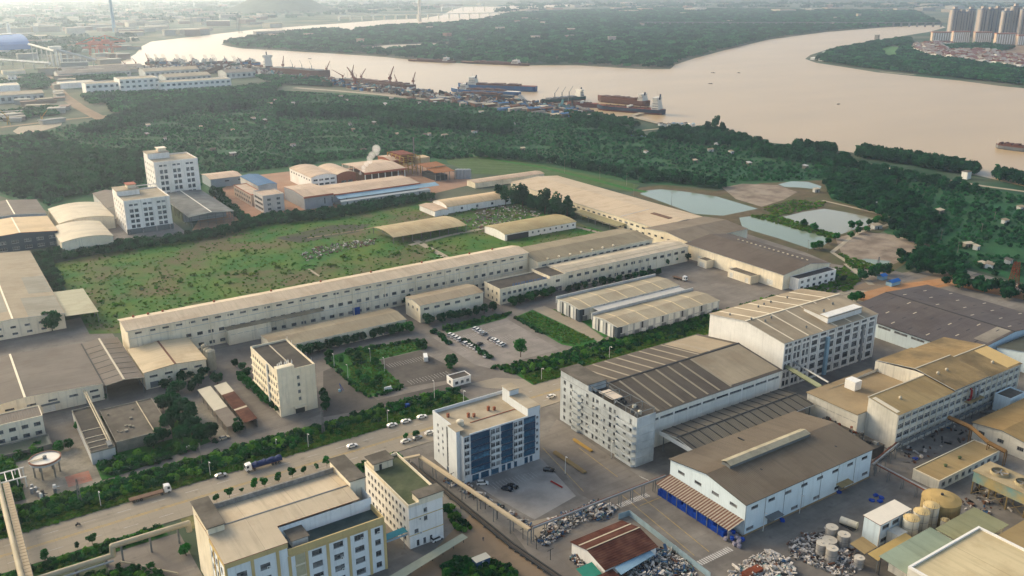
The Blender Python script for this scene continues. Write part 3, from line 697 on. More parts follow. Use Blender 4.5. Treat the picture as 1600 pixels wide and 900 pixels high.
b = MB(); slab(b, [P(600,906,3),P(625,906,3),P(731,840,3.2),P(722,834,3.2)], .12); part('roof', b, mat('carport_sheet', '#a8a68c', .6, .1, .4), cp)
for i in range(8):
    p = lerp(P(605,905,3), P(724,836,3.1), i/7); sbox('post', cp, STEELD, p[0]-.08, p[0]+.08, p[1]-.08, p[1]+.08, 0, 3.1)
# ---- blue glazed office block in the middle
OF = thing('office_block', 'seven storey pale grey office block with blue glass bays facing the parking yard', 'building', (149.5, 258, 0))
x0, x1, y0, y1, hh = 149.5, 184.3, 258.0, 281.5, 20.2
fl = [3.3+2.8*i for i in range(6)]
ws = []; bays = [(2.9,11.6),(16.4,22.1),(27.0,32.6)]; bal = [(0.4,2.5),(12.1,14.0),(14.4,16.1),(22.5,24.3),(24.7,26.6)]
for z in fl:
    for a, c in bays: ws.append(('f', (a, c, z+.15, z+2.35), 5, 'window'))
    for a, c in bal: ws.append(('f', (a, c, z+.25, z+2.3), 2, 'window'))
    ws.append(('f', (33.1, 34.2, z+.9, z+2.1), 1, 'window'))
for a, c in ((3.5,6.5),(7.4,11),(12,15.5),(16.8,18.6),(19.4,21.2),(22.6,24),(27.5,29.2),(30,31.4)): ws.append(('f', (a, c, .3, 2.9), 3, 'window'))
for z in fl[:5]:
    for u in (4.2, 15.4, 19.0): ws.append(('s', (u, u+1.1, z+1.6, z+2.9), 1, 'window'))
ws.append(('s', (11.2, 13.0, 2.0, 19.2), 2, 'window'))
walls(OF, x0, x1, y0, y1, 0, hh, ws, W_GREY if False else mat('wall_office', '#cfd1ce', .8, .05, .4, '#b3b5b3', .4, .07, streak=.3))
put_windows(OF, x0, y0, [w for w in ws if w[3] == 'window' and (w[1][1]-w[1][0] > 4 or w[1][2] < 1)], GLB, mat('frame_blue', '#26384c', .5, .1))
put_windows(OF, x0, y0, [w for w in ws if not (w[1][1]-w[1][0] > 4 or w[1][2] < 1)], GL, FRW)
sbox('roof', OF, R_PALE, x0+.1, x1-.1, y0+.1, y1-.1, hh-.2, hh)
b = MB(); b.box(x0-.05,x1+.05,y1-.3,y1+.05,hh,hh+1.3); b.box(x0-.05,x0+.3,y0+9,y1-.3,hh,hh+1.3); b.box(x1-.3,x1+.05,y0,y1-.3,hh,hh+1.3); b.box(x0+2.7,x1-.3,y0-.05,y0+.25,hh,hh+.5)
part('parapet', b, MATS['wall_office'], OF)
WO = MATS['wall_office']
for z in fl:                                              # bay fascias and balcony fronts
    for a, c in bays: band(OF, mat('fascia_blue', '#2c3f55', .5, .1), x0+a, x0+c, y0, z+2.4, z+2.78, .25, name='bay_fascia')
    for a, c in ((0.3,2.6),(12.0,16.2),(22.4,26.7)):
        b = MB(); b.box(x0+a, x0+c, y0-.9, y0-.003, z-.1, z+.08); b.box(x0+a, x0+c, y0-.9, y0-.8, z+.08, z+.95); part('balcony', b, WO, OF)
for a, c in bays:
    for u in (a-.15, c+.0): band(OF, WO, x0+u, x0+u+.15, y0, 3.0, hh, .3, name='bay_jamb')
t = sbox('corner_riser', OF, WO, x0-1.6, x0-.003, y0+2.5, y0+8.8, 0, hh+1.4)
sbox('riser_roof', t, R_PALE, x0-1.7, x0+2, y0+2.4, y0+8.9, hh+1.4, hh+1.55)
t = sbox('stair_tower', OF, WO, 178.6, 184.35, 258.0, 271, hh, hh+3.6); sbox('tower_roof', t, R_PALE, 178.5, 184.45, 257.9, 271.1, hh+3.6, hh+3.75)
t = sbox('lift_house', OF, WO, 178.8, 183.2, 271.2, 276.5, hh, hh+6); sbox('tower_roof', t, R_PALE, 178.5, 183.5, 270.9, 276.8, hh+6, hh+6.25)
for x, y, s in ((168.5,271,1.5),(170.6,270,1.1),(159,270.5,1.4),(161,269.6,1.0),(152.5,275,1.2)): sbox('roof_vent', OF, W_BRICK, x, x+.9, y, y+.9, hh, hh+s+.4)
b = MB(); b.cyl(153.4,267,hh,hh+1.9,1.5,n=18); b.cyl(153.4,267,hh+1.9,hh+2.3,1.5,.3,n=18); part('water_tank', b, TANKM, OF)
b = MB(); b.box(x0+8, x1-6, 266.3, 266.5, hh, hh+.25); part('roof_pipe', b, R_RED, OF)
band(OF, mat('strip_blue', '#3b4b60', .5), y0+11.0, y0+13.2, x0, 0, 2.0, .06, 's')
# ---- staff quarters slab in front of the big hall
SL = thing('staff_quarters', 'six storey grey staff quarters with rows of rounded balconies beside the yard', 'building', (211.5, 231.7, 0))
x0, x1, y0, y1, hh = 211.5, 221.0, 231.7, 281.0, 20.4
ws = []
for i in range(6):
    z = .7+3.3*i
    for k, u in enumerate((3.0, 6.2, 12.6, 15.2, 19.0, 23.4, 26.2, 30.0, 33.4)):
        if (i*3+k) % 7 != 2: ws.append(('s', (u, u+1.15+.4*(k%2), z+(.2 if k%3 == 0 else .9), z+2.3), 1+k%2, 'window'))
    for u in (41.0, 45.5): ws.append(('s', (u, u+1.5, z+.8, z+2.4), 2, 'window'))
WS = mat('wall_quarters', '#bcc0be', .85, .08, .4, '#7e817e', .5, .08, streak=.5)
walls(SL, x0, x1, y0, y1, 0, hh, ws, WS); put_windows(SL, x0, y0, ws)
sbox('roof', SL, R_BITU, x0+.05, x1-.05, y0+.05, y1-.05, hh-.1, hh+.02)
for i in range(6):
    z = .4+3.3*i
    for a, c, dpt in ((0.0, 11.5, 1.5), (11.5, 34.5, .8), (34.5, 40.2, 1.5)):
        if i == 0 and dpt < 1: continue
        b = MB(); n = 6; r = min(1.2, dpt*.9); pl = [(x0-.003, y0+a)]
        pl += [(x0-dpt+r-r*math.sin(k/n*math.pi/2), y0+a+r-r*math.cos(k/n*math.pi/2)) for k in range(n+1)]
        pl += [(x0-dpt, y0+c-r+0)]+[(x0-dpt+r-r*math.cos(k/n*math.pi/2), y0+c-r+r*math.sin(k/n*math.pi/2)) for k in range(n+1)]+[(x0-.003, y0+c)]
        b.prism(pl, z-.15, z); 
        for p, q in zip(pl[1:-2], pl[2:-1]):
            b.face([(p[0],p[1],z),(q[0],q[1],z),(q[0],q[1],z+.95),(p[0],p[1],z+.95)]); b.face([(p[0]+.12,p[1],z),(q[0]+.12,q[1],z),(q[0]+.12,q[1],z+.95),(p[0]+.12,p[1],z+.95)])
            b.face([(p[0],p[1],z+.95),(q[0],q[1],z+.95),(q[0]+.12,q[1],z+.95),(p[0]+.12,p[1],z+.95)])
        part('balcony', b, WS, SL)
for i in range(1, 6): band(SL, W_GREY, x0, x1, y0, 3.3*i+.2, 3.3*i+.36, .12)
for a in range(5):
    ac_unit(SL, x0, y0+13.8+a*4.1, 5.2+3.3*(a%4), 's')
fr = MB(); zt = hh+3.0                                     # open rooftop frame
for y in (232.2, 239, 246, 253, 260, 267):
    for x in (212.0, 220.5): fr.box(x-.14, x+.14, y-.14, y+.14, hh, zt)
    fr.box(212.0, 220.5, y-.1, y+.1, zt-.25, zt)
for x in (212.0, 220.5): fr.box(x-.1, x+.1, 232.2, 267, zt-.25, zt)
part('roof_frame', fr, STEEL, SL)
sbox('roof_awning', SL, mat('awning_pale', '#c9b9a4', .6, .06, .4), 212.2, 217.5, 247.5, 256, hh+2.2, hh+2.35)
t = sbox('stair_room', SL, WS, x0+.1, x1-.1, 262, 281, hh, hh+3.3); sbox('stair_room_roof', t, R_CONC, x0-.6, x1+.1, 261.7, 281.3, hh+3.3, hh+3.6)
b = MB(); b.box(x0-.04, x1, y0, y0+.2, hh, hh+.9); b.box(x0-.04, x0+.15, y0+.2, 262, hh, hh+.9); part('parapet', b, WS, SL)
for x, y in ((214,235),(216.2,235.6),(214.6,238.2),(218,241)): 
    b = MB(); b.cyl(x, y, hh, hh+1.3, .8, n=12); b.cyl(x, y, hh+1.3, hh+1.6, .8, .2, n=12); part('water_tank', b, TANKM if x > 215 else STEEL, SL)
for k in range(14): sbox('roof_clutter', SL, random.choice([STEEL, STEELD, W_CONC, WHITE]), *(lambda a, c, w, d: (a, a+w, c, c+d))(random.uniform(212.5,218.5), random.uniform(240,261), random.uniform(.4,1.6), random.uniform(.4,1.6)), hh, hh+random.uniform(.4,1.4))
# ---- big hall behind the quarters
st = []
for i in range(10):
    s = .035+i*.083; d = .0062
    if i < 8: st.append((0, s-d, s+d, .03, .97))
    st.append((1, s-d, s+d, .03, .97))
HALL, hs = gable('big_hall', 'long hall with dark gabled roof crossed by pale skylight stripes', 'factory hall', 221.1, 303.4, 239.5, 291.5, 15.6, 4.0, 'x', W_CLAD,
   mat('roof_hall', '#5a534b', .8, .1, .12, '#6d6251', .55, .025, rib='X', ribw=.9, seam='X', seamw=4.2), wins=[('f',10,5.5,77.5,12.4,7.0,.9,6)], strips=st, stripm=mat('skylight_hall', '#8f846f', .5, .1, .4), ridgecap=STEELD, edge=STEEL)
pilasters(HALL, 222.5, 302.5, 239.5, 0, 15.2, 11, W_WHITE, .2, .1)
b = MB()
q = hs[1]; pts = strip_on(q, .72, .97, .06, .96, .29); slab(b, pts, .03, 0, 0); part('roof_patch', b, R_TAN, HALL)
q = hs[0]; b = MB(); pts = strip_on(q, .62, .985, .06, .97, .29); slab(b, pts, .03, 0, 0); part('roof_patch', b, R_TAN, HALL)
# ---- tall white production building
wn = []
zr = [1.2, 5.2, 9.4, 13.6, 17.4, 20.9]; zhh = [2.6, 2.8, 2.8, 2.8, 2.3, 1.2]
for z, h_ in zip(zr, zhh):
    for k in range(11):
        u = 3.4+k*6.18
        if k in (0, 1, 2): wn += [('f',1,u-1.25,u-1.25,z,1.9,h_,2),('f',1,u+1.25,u+1.25,z,1.9,h_,2)]
        else: wn.append(('f',1,u,u,z,4.0,h_,4))
st = [(0, s-.006, s+.006, .02, .97) for s in (.1,.25,.4,.55,.7,.85)]+[(1, s-.006, s+.006, .02, .97) for s in (.1,.25,.4,.55,.7,.85)]
TW, ts = gable('production_building', 'tall white production building with gridded windows and broad beige gable roof', 'building', 314.5, 383.2, 248.2, 294.8, 23, 3.6, 'x', mat('wall_tall', '#dbd8d0', .85, .05, .4, '#bfbcb5', .4, .07, streak=.35), R_TAN,
   wins=wn, strips=st, stripm=STRIPL, vents=[(1,.05,.55),(1,.34,.55),(1,.42,.6),(1,.5,.62),(1,.68,.62),(0,.05,.98),(0,.12,.8),(0,.2,.85),(0,.32,.25)], ridgecap=STRIPL, edge=W_GREY)
pilasters(TW, 314.8, 382.9, 248.2, 0, 22.6, 12, MATS['wall_tall'], .7, .35)
b = MB(); b.box(350, 376, 252.2, 266.5, 23.4, 27.2); mon = part('roof_monitor', b, MATS['wall_tall'], TW)
b = MB(); slab(b, [(349.5,251.7,26.6),(376.5,251.7,26.6),(376.5,267,27.6),(349.5,267,27.6)], .2); part('monitor_roof', b, R_TAN, mon)
for s_ in ((354,258),(366,262)):
    b = MB(); b.cyl(s_[0], s_[1], 26.9, 28.3, .5, n=8); b.cyl(s_[0], s_[1], 28.3, 28.8, .6, .15, n=8); part('roof_ventilator', b, STEEL, mon)
sbox('pipe_riser', TW, R_PBLUE, 344.5, 346.3, 246.9, 248.19, 0, 19.5); sbox('pipe_riser', TW, ALU, 372.5, 373.3, 247.2, 248.19, 0, 19)
for z in (4.3, 8.5, 12.7, 16.7): band(TW, W_GREY, 314.4, 383.3, 248.2, z, z+.25, .12)
# ---- pale blue warehouse with rusty slat canopy
SH, ss = gable('pale_blue_warehouse', 'pale blue metal warehouse with brown ribbed roof and long ridge ventilator', 'warehouse', 211.8, 280.8, 176.0, 212.8, 12.4, 2.9, 'x', W_BLUE,
   mat('roof_shed', '#6f6455', .75, .07, .12, '#5c5346', .6, .03, rib='X', ribw=.8, seam='X', seamw=3.0), wins=[('f',8,4.5,64.5,9.4,3.4,1.1,4),('f',3,26,50,1.6,3.6,1.1,4),('f',1,3,3,1.6,3.6,1.1,4),('f',1,66,66,2.2,3.4,1.1,4),('s',4,5.5,31,9.0,3.4,1.1,4)], ov=.6, edge=STEELD, side=W_BLUEY)
pilasters(SH, 211.9, 280.7, 176.0, 0, 12, 8, STEEL, .14, .08)
b = MB(); yr = 194.4
for i in range(12):
    a = 221+i*3.6; b.box(a+.03, a+3.57, yr-2.0, yr+2.0, 14.6, 16.4); 
    slab(b, [(a,yr-2.4,16.5),(a+3.6,yr-2.4,16.5),(a+3.6,yr,17.3),(a,yr,17.3)], .12, 1); slab(b, [(a,yr,17.3),(a+3.6,yr,17.3),(a+3.6,yr+2.4,16.5),(a,yr+2.4,16.5)], .12, 1)
part('ridge_ventilator', b, [STEEL, mat('vent_sheet', '#a39a82', .6, .1, .5, '#7d7662', .6, .2)], SH)
for a, c in ((231,186.5),(243,206),(268,183)): sbox('roof_patch', SH, STEELD, a, a+.6, c, c+3.0, 12.4+2.9*(1-abs(c-194.4)/18.4)*1+.1, 12.4+2.9*(1-abs(c-194.4)/18.4)+.42)
for xx, zz in ((222, 3.9),(260.5, 3.9)):
    b = MB(); slab(b, [(xx,173.2,zz-.3),(xx+7,173.2,zz-.3),(xx+7,175.98,zz),(xx,175.98,zz)], .12); part('door_canopy', b, STEEL if xx < 230 else R_YELC, SH)
    sbox('roller_door', SH, STEEL, xx+1.6, xx+5.4, 175.93, 175.99, 0, 3.4)
b = MB(); b.box(211.0, 281.2, 175.7, 175.99, 0, .5); part('plinth', b, mat('plinth_tan', '#97805f', .9, .2, .4), SH)
CN = thing('slat_canopy', 'sloping canopy of rusty and cream slats along the pale blue warehouse end', 'canopy', (205, 176, 0))
nsl = 58
for i in range(nsl):
    y = 176.2+i*36.4/nsl; b = MB(); slab(b, [(204.6,y,4.6),(211.7,y,6.2),(211.7,y+36.4/nsl*.86,6.2),(204.6,y+36.4/nsl*.86,4.6)], .1); part('slat', b, mat('slat_rust', '#6b4a3d', .8, .2, .8) if i % 2 else mat('slat_cream', '#a39887', .7, .15, .5), CN)
for i in range(8):
    y = 176.6+i*5.0; sbox('post', CN, STEEL, 204.9, 205.1, y, y+.2, 0, 4.7)
sbox('edge_beam', CN, STEEL, 204.7, 204.9, 176.2, 212.6, 4.35, 4.58)
# ---- link roof with dark ribs
LK, ls = gable('link_roof', 'low grey link roof with dark crossing ribs between hall and warehouse', 'roof', 228.0, 298.3, 217.2, 235.2, 9.2, 1.3, 'x', nowall=True, roof=mat('roof_link', '#6d675b', .75, .08, .12, '#544f47', .6, .04, rib='X', ribw=.8), edge=WHITE)
for i in range(15):
    u = 229.5+i*4.85; b = MB()
    pts = [(u,216.8,9.2+.35),(u,226.2,10.5+.34),(u,235.6,9.2+.35)]
    for p, q in zip(pts[:-1], pts[1:]): slab(b, [(u-.22,p[1],p[2]),(u+.22,p[1],p[2]),(u+.22,q[1],q[2]),(u-.22,q[1],q[2])], .16, 0, 0)
    part('roof_rib', b, STEELD, LK)
sbox('ridge_cap', LK, STEELD, 227.6, 298.8, 225.9, 226.5, 10.76, 10.98)
for i in range(7):
    for y in (217.6, 234.8):
        u = 229+i*11.3; sbox('post', LK, STEEL, u-.18, u+.18, y-.18, y+.18, 0, 9.2)
sbox('end_fascia', LK, WHITE, 227.3, 227.5, 216.8, 235.6, 7.9, 9.6)
# ---- ochre roofed block on the right
OB = thing('ochre_roofed_block', 'long white factory block with weathered ochre roofs and ranks of windows', 'building', (306.8, 183.5, 0))
x0, x1, y0 = 306.8, 398.5, 183.5
wn = []
for z in (1.0, 5.0, 9.0, 12.9):
    for k in range(20): wn.append(('f',1,3.0+k*4.52,3.0+k*4.52,z,3.7,2.2 if z < 12 else 1.5,3))
wsx = rows(wn)
WOB = mat('wall_block', '#d2cbba', .85, .07, .4, '#aaa392', .5, .07, streak=.55)
b = MB(); facade(b, x0, y0, 'f', x1-x0, 0, 15.8, [w[1] for w in wsx])
b.face([(x0,197.3,0),(x0,y0,0),(x0,y0,15.8),(x0,197.3,18.2)]); b.face([(x1,y0,0),(x1,219.5,0),(x1,219.5,15.8),(x1,201.5,18.4),(x1,y0,15.8)])
b.face([(x1,219.5,0),(x0,219.5,0),(x0,219.5,12),(x1,219.5,15.8)]); b.face([(x0,197.3,12),(345,197.3,12),(345,197.3,18.2),(x0,197.3,18.2)]); b.face([(344.9,221,12),(344.9,197.3,12),(344.9,197.3,19),(344.9,202,19),(344.9,221,16.8)])
part('wall', b, WOB, OB); put_windows(OB, x0, y0, wsx, None, FRW)
for k, (xa, xb, e, r, rr, m_) in enumerate(((306.5,345.5,15.8,18.2,197.5,R_YELC),(345.5,372,16.6,19.6,202,R_YEL),(372,398.8,15.8,18.8,201,R_YEL))):
    b = MB(); slab(b, [(xa,y0-.6,e),(xb,y0-.6,e),(xb,rr,r),(xa,rr,r)], .25, 0, .03, 1)
    if k: slab(b, [(xa,rr,r),(xb,rr,r),(xb,221,e+.2),(xa,221,e+.2)], .25, 0, .03, 1)
    rf = part('roof', b, [m_, W_GREY], OB)
    sbox('ridge_cap', rf, STRIP, xa, xb, rr-.3, rr+.3, r+.24, r+.4)
    for u in ((.3,),(.2,.45),(.5,))[k]:
        for v in ((.5,), (.6,), (.35,))[k]:
            vx, vy = xa+(xb-xa)*u, y0+(rr-y0)*v; vz = e+(r-e)*v
            b = MB(); b.cyl(vx, vy, vz, vz+1.0, .6, n=10); b.cyl(vx, vy, vz+1.0, vz+1.5, .75, .2, n=10); part('roof_ventilator', b, STRIP, rf)
b = MB(); slab(b, [(307.2,184.5,16.25),(309.5,184.5,16.25),(309.5,196,18.15),(307.2,196,18.15)], .08, 0, .12); part('roof_patch', b, STRIPL, OB)
b = MB(); slab(b, [(388,184,16.15),(398.7,184,16.15),(398.7,200,18.75),(388,200,18.75)], .08, 0, .1); part('roof_patch', b, mat('patch_bright', '#cfae72', .6, .06, .4), OB)
b = MB(); b.box(301.4, 344.8, 197.4, 223, 0, 11.6); low = part('low_wing', b, WOB, OB); b = MB(); slab(b, [(300.9,197.4,11.6),(344.8,197.4,11.6),(344.8,223.4,11.7),(300.9,223.4,11.7)], .35); part('low_wing_roof', b, mat('roof_low_tan', '#988566', .8, .08, .12, '#7b6a50', .6, .05), low)
t = sbox('roof_plant_room', OB, WHITE, 318.5, 323.0, 212.0, 217.2, 11.9, 16.2)
WMs = window_mesh(2.6, 1.3, 3)
for k in range(6): obj('window', WMs, OB, (301.35-x0, 199.5+k*3.4-y0, 8.8), -math.pi/2)
for k in range(5): obj('window', WMs, OB, (301.35-x0, 199.5+k*3.4-y0, 3.6), -math.pi/2)
pilasters(OB, x0+.3, x1-.3, y0, 0, 15.4, 21, WOB, .45, .3)
for z in (4.1, 8.1, 12.1): band(OB, WOB, x0, x1, y0, z, z+.3, .15)
# terrace with cluttered plant in front of the low wing
sbox('plant_terrace', OB, R_BITU, 294, 301.3, 184, 212, 0, 4.3)
for k in range(22):
    xx, yy, ww = random.uniform(294.6,299.6), random.uniform(185,210), random.uniform(.6,2.2)
    sbox('plant_unit', OB, random.choice([STEELD, STEEL, STEELD, W_CONC, RUSTY]), xx, xx+ww*.7, yy, yy+ww, 4.3, 4.3+random.uniform(.6,2.4))
pl = sbox('bracket_platform', OB, R_YELC, 354.5, 366, 180.6, 183.1, 8.9, 9.2)
for k, m_ in enumerate((mat('red_paint', '#8d2320', .5, .1), ALU, ALU)):
    b = MB(); c = 356.5+k*3
    pp = [(c,182.9,9.2),(c-.4,181.6,10.2),(c-.6,181.3,12.4),(c+.2,181.8,14.2),(c+1.0,182.8,14.6)]
    for p, q in zip(pp[:-1], pp[1:]): b.tube(p, q, .45, 8)
    part('exhaust_duct', b, m_, OB)
b = MB()
for z in (3.6, 4.0, 4.4): b.tube((300,181.6,z),(398,181.6,z), .16, 6)
for k in range(20): b.box(300+k*5-.1,300+k*5+.1,181.5,181.7,0,4.4)
part('service_pipes', b, STEEL, OB)
# ---- dark roofed store behind the tall building
DR, ds = gable('dark_roofed_store', 'very wide low store with dark sheet roof behind the tall white building', 'warehouse', 407.5, 487.0, 212.0, 285.0, 8.2, 3.2, 'y', W_BLUEY, mat('roof_store', '#575150', .8, .1, .1, '#696058', .6, .03, rib='Y', ribw=.9, seam='Y', seamw=4.5), ov=.6, rc=446.5, edge=STEELD, ridgecap=STEELD, wins=[('s',7,8,66,6.2,7.5,1.0,6)])
k = 0
for si in (0, 1):
    for j in range(4):
        for i in range(7):
            if (i*5+j*3+si) % 6 == 0: continue
            q = ds[si]; s = .12+j*.24; t_ = .08+i*.135; b = MB()
            slab(b, strip_on(q, s, s+.075, t_, t_+.008, .28), .06, 0, 0); part('roof_light', b, STEELD if (i+j) % 2 else STRIP, DR)
b = MB(); slab(b, strip_on(ds[0], .45, .985, .02, .12, .28), .04, 0, 0); part('roof_patch', b, mat('patch_grey', '#8f8779', .8, .15, .2, '#5a544c', .6, .1), DR)
D2, d2 = gable('dark_roofed_shed', 'dark green grey roofed shed at the frame edge past the ochre block', 'shed', 427, 475, 180, 209, 8.5, 2.4, 'x', W_BLUE, mat('roof_greengrey', '#474a42', .8, .1, .1, rib='X', ribw=.9), edge=STEEL)
# ---- low ochre shed and works buildings at lower right
LO = flat('ochre_low_shed', 'low narrow shed with flat ochre roof and two dark roof vents', 'shed', 293.5, 334.5, 155.5, 166.2, 4.2, WOB, R_YELC, wins=[('f',9,3,38,1.2,2.2,1.8,2)], par=.25, coping=STRIPL)
for x, y in ((305.5,160.6),(315.5,160.9)):
    b = MB(); b.cyl(x, y, 4.2, 5.0, .5, n=10); b.cyl(x, y, 5.0, 5.3, .8, .3, n=10); part('roof_vent', b, mat('vent_green', '#4f5a3a', .7, .2), LO)
RB, _ = gable('ochre_gable_shed', 'ochre gable roofed building at the far right behind the cooling tower', 'building', 343, 385, 148, 172, 7, 1.6, 'x', WOB, mat('roof_ochre2', '#9a8156', .8, .1, .15, '#776443', .6, .05, seam='X', seamw=4), wins=[('f',6,5,36,3.2,2.6,1.6,3),('s',3,4,20,3.2,2.6,1.6,3)], edge=STEEL)
RW = flat('pale_block', 'small pale blue block standing in the service yard at the right edge', 'building', 376, 388, 174.5, 181.5, 7.5, W_BLUE, R_CONC, par=.5)
# ================================================================== MORE BUILDINGS (corners surveyed from the picture)
def R4(N, Rt, Lf, h):
    a, r, l = P(*N, h), P(*Rt, h), P(*Lf, h)
    return a[0]*.5+l[0]*.5 if abs(a[0]-l[0]) < 12 else a[0], r[0], (a[1]+r[1])/2 if abs(a[1]-r[1]) < 12 else a[1], l[1]
# ---- long main factory
LF = thing('long_factory', 'very long cream factory with pale roof and three rows of windows', 'factory', (70.4, 450.8, 0))
x0, x1, y0, y1, hh = 70.4, 311.5, 450.8, 470.0, 17.0
wn = [('f',36,5,236,14.6,3.2,.95,4)]+[('f',38,29,236,z,2.8,1.7,3) for z in (1.3,7.4)]
w3 = rows(wn); walls(LF, x0, x1, y0, y1, 0, hh, w3, W_CREAM, ('x', hh+1.6, 462)); put_windows(LF, x0, y0, w3)
sp = slope_pts(x0, x1, y0, y1, hh, hh+1.6, 'x', 462, .8); b = MB()
for s in sp: slab(b, s, .3, 0, .03, 1)
rf = part('roof', b, [mat('roof_longfactory', '#c4b196', .6, .05, .1, '#a8977d', .4, .03, seam='X', seamw=6), W_GREY], LF)
for i, s in enumerate((.03,.06,.09,.2,.33,.45,.58,.72,.86,.93)):
    p = strip_on(sp[1], s, s, .6, .6, .25)[0]; b = MB(); b.cyl(p[0],p[1],p[2]-.2,p[2]+.8,.6,n=8); b.cyl(p[0],p[1],p[2]+.8,p[2]+1.3,.8,.2,n=8); part('roof_ventilator', b, R_RED, rf)
pilasters(LF, x0+.3, x1-.3, y0, 0, 16.7, 25, W_CREAM, .5, .3); band(LF, W_GREY, x0, x1, y0, 12.6, 12.85, .15); band(LF, W_GREY, x0, x1, y0, 6.2, 6.4, .12)
b = MB(); b.box(118, 141, 446, 450.4, 0, 8.5); t = part('entrance_block', b, W_CREAM, LF); b = MB(); b.box(117.5, 171, 445.4, 450.4, 8.5, 8.9); part('entrance_roof', b, R_TAN, LF)
for k in range(6): obj('window', window_mesh(2.6, 1.5, 3), LF, (120.5+k*3.7-x0, 445.98-y0, 6.4), 0)
sbox('roller_door', LF, BLUEP, 190.3, 194.7, 450.6, 450.78, 0, 4.6)
for nm, lab, a in (('roof_house', None, (122, 134, 471.5, 477, 12.5)),):
    pass
BH = flat('rear_house', 'small flat roofed house behind the long factory roof', 'building', 117, 141, 480, 488, 7, W_WHITE, R_BITU, wins=[('f',5,2.5,21.5,4.2,2.4,1.6,2)], par=.8)
sbox('roof_hut', BH, W_WHITE, 129, 133, 481, 487.5, 7, 10.2)
# ---- factory extensions east of it
WA, _ = gable('rear_extension', 'grey roofed factory extension joined behind the cream one', 'factory', 312.2, 408.5, 440.5, 474, 13.2, 1.8, 'x', W_CREAM, mat('roof_ext', '#8b8068', .7, .07, .1, '#766b56', .5, .03, seam='X', seamw=4), wins=[('f',16,5,92,9.6,3.6,1.5,4)], edge=W_CREAM)
for k in range(7): sbox('roof_vent', WA, W_CREAM, 320+k*9, 321.2+k*9, 441.2, 442.2, 13.4, 14.4)
WB, sb_ = gable('front_extension', 'cream extension with pale roof and a row of clipped trees below', 'factory', 318.0, 422.3, 420.2, 438.2, 10.6, 1.2, 'x', W_CREAM, mat('roof_ext2', '#bfb097', .6, .06, .1, '#a4977f', .5, .03, seam='X', seamw=5), wins=[('f',16,5,100,6.6,3.4,1.7,3),('f',12,8,70,1.2,3.0,1.8,3)], edge=W_GREY, strips=[(0,.02,.98,.44,.56)], stripm=mat('strip_grey', '#a79b84', .5, .08))
pilasters(WB, 318.3, 422, 420.2, 0, 10.3, 16, W_CREAM, .45, .25)
AD = flat('admin_block', 'two storey admin block with dark roof and blue lettering along its edge', 'building', 269.5, 305.6, 418.5, 435.6, 9.4, W_CREAM, R_BITU, wins=[('f',9,3,33,5.6,2.2,1.6,2),('f',9,3,33,1.6,2.2,1.6,2),('s',3,3.5,13,5.6,1.5,1.5,2),('s',3,3.5,13,1.6,1.5,1.5,2)], par=.5)
LET = mat('letter_blue', '#2f5f8c', .5, .1)
for k in range(13):                                       # raised characters too small to read
    b = MB(); X = 279+k*1.95; ST = random.sample([(-.6,.6,.55,.7),(-.6,.6,-.05,.1),(-.08,.08,-.7,.7),(-.6,-.45,-.7,.6),(.45,.6,-.7,.6),(-.6,.6,-.7,-.55)], 4)
    for a, c, d, e in ST: b.box(X+a, X+c, 418.2, 418.4, 10.9+d, 10.9+e)
    b.box(X-.05, X+.05, 418.42, 418.5, 9.9, 10.6); part('sign_letter', b, LET, AD)
AD2 = flat('dark_roofed_link', 'cream link block with dark flat roof and deep entrance beside the admin block', 'building', 306.0, 317.8, 418.8, 438.3, 10.4, W_CREAM, R_BITU, wins=[('f',1,6,6,6.4,3.2,1.6,3),('f',1,6,6,.2,6.5,3.2,4)], par=.4)
AC, _ = gable('cream_annex', 'cream two storey annex with tan gable roof near the car park', 'building', 216.6, 257.8, 418.3, 436, 10.2, 1.2, 'x', W_CREAM, mat('roof_annex', '#998a72', .7, .08, .1, seam='X', seamw=5), wins=[('f',6,4,37.5,7.2,3.4,1.3,3),('f',5,4,36,1.6,2.8,1.6,3),('s',3,3.5,14,6.4,1.6,1.5,2)], edge=W_GREY)
LS, _ = gable('low_tan_shed', 'long low shed with tan roof in front of the long factory', 'shed', 131.5, 204.9, 413.5, 434.5, 6.2, 1.3, 'x', W_CREAM, mat('roof_lowtan', '#9a8d74', .7, .08, .1, '#837661', .5, .04, seam='X', seamw=5), wins=[('f',5,22,66,3.6,3.4,.9,4),('f',3,30,62,.2,4.0,3.2,3,'door')], edge=W_GREY, doorm=STEEL)
DM = flat('dormitory', 'five storey cream dormitory with dark flat roof and aerials', 'building', 111.5, 128.6, 350.8, 386, 20.6, W_CREAM, R_BITU,
     wins=[('s',11,2.5,32.5,z,1.5,1.5,2) for z in (1.8,5.6,9.4,13.2,17.0)]+[('f',1,9.2,9.2,z,1.2,1.5,2) for z in (6.0,9.4,12.8,16.2)], par=.9)
sbox('roof_ridge_strip', DM, STRIP, 119.6, 120.1, 352, 385, 20.62, 20.85); t = sbox('stair_head', DM, W_CREAM, 111.45, 119.2, 350.7, 354.2, 20.6, 23.0)
sbox('downpipe_shaft', DM, W_GREY, 110.9, 111.49, 362.5, 363.8, 0, 21)
sbox('entrance', DM, STEELD, 118.2, 122.4, 350.6, 350.79, 0, 3.2); sbox('entrance_canopy', DM, W_CREAM, 117.6, 123, 348.6, 350.79, 3.3, 3.6)
for z in (4.6, 8.4, 12.2, 16.0): band(DM, W_CREAM, 351, 386, 111.5, z, z+.5, .5, 's', name='sunshade')
for k in range(7):
    b = MB(); x, y = 112.3+k*1.05, 351.6+(k%3)*.7; b.tube((x,y,23),(x,y,25+random.random()),.07,5); b.box(x-.25,x+.25,y-.1,y+.1,24,25); part('aerial', b, WHITE, DM)
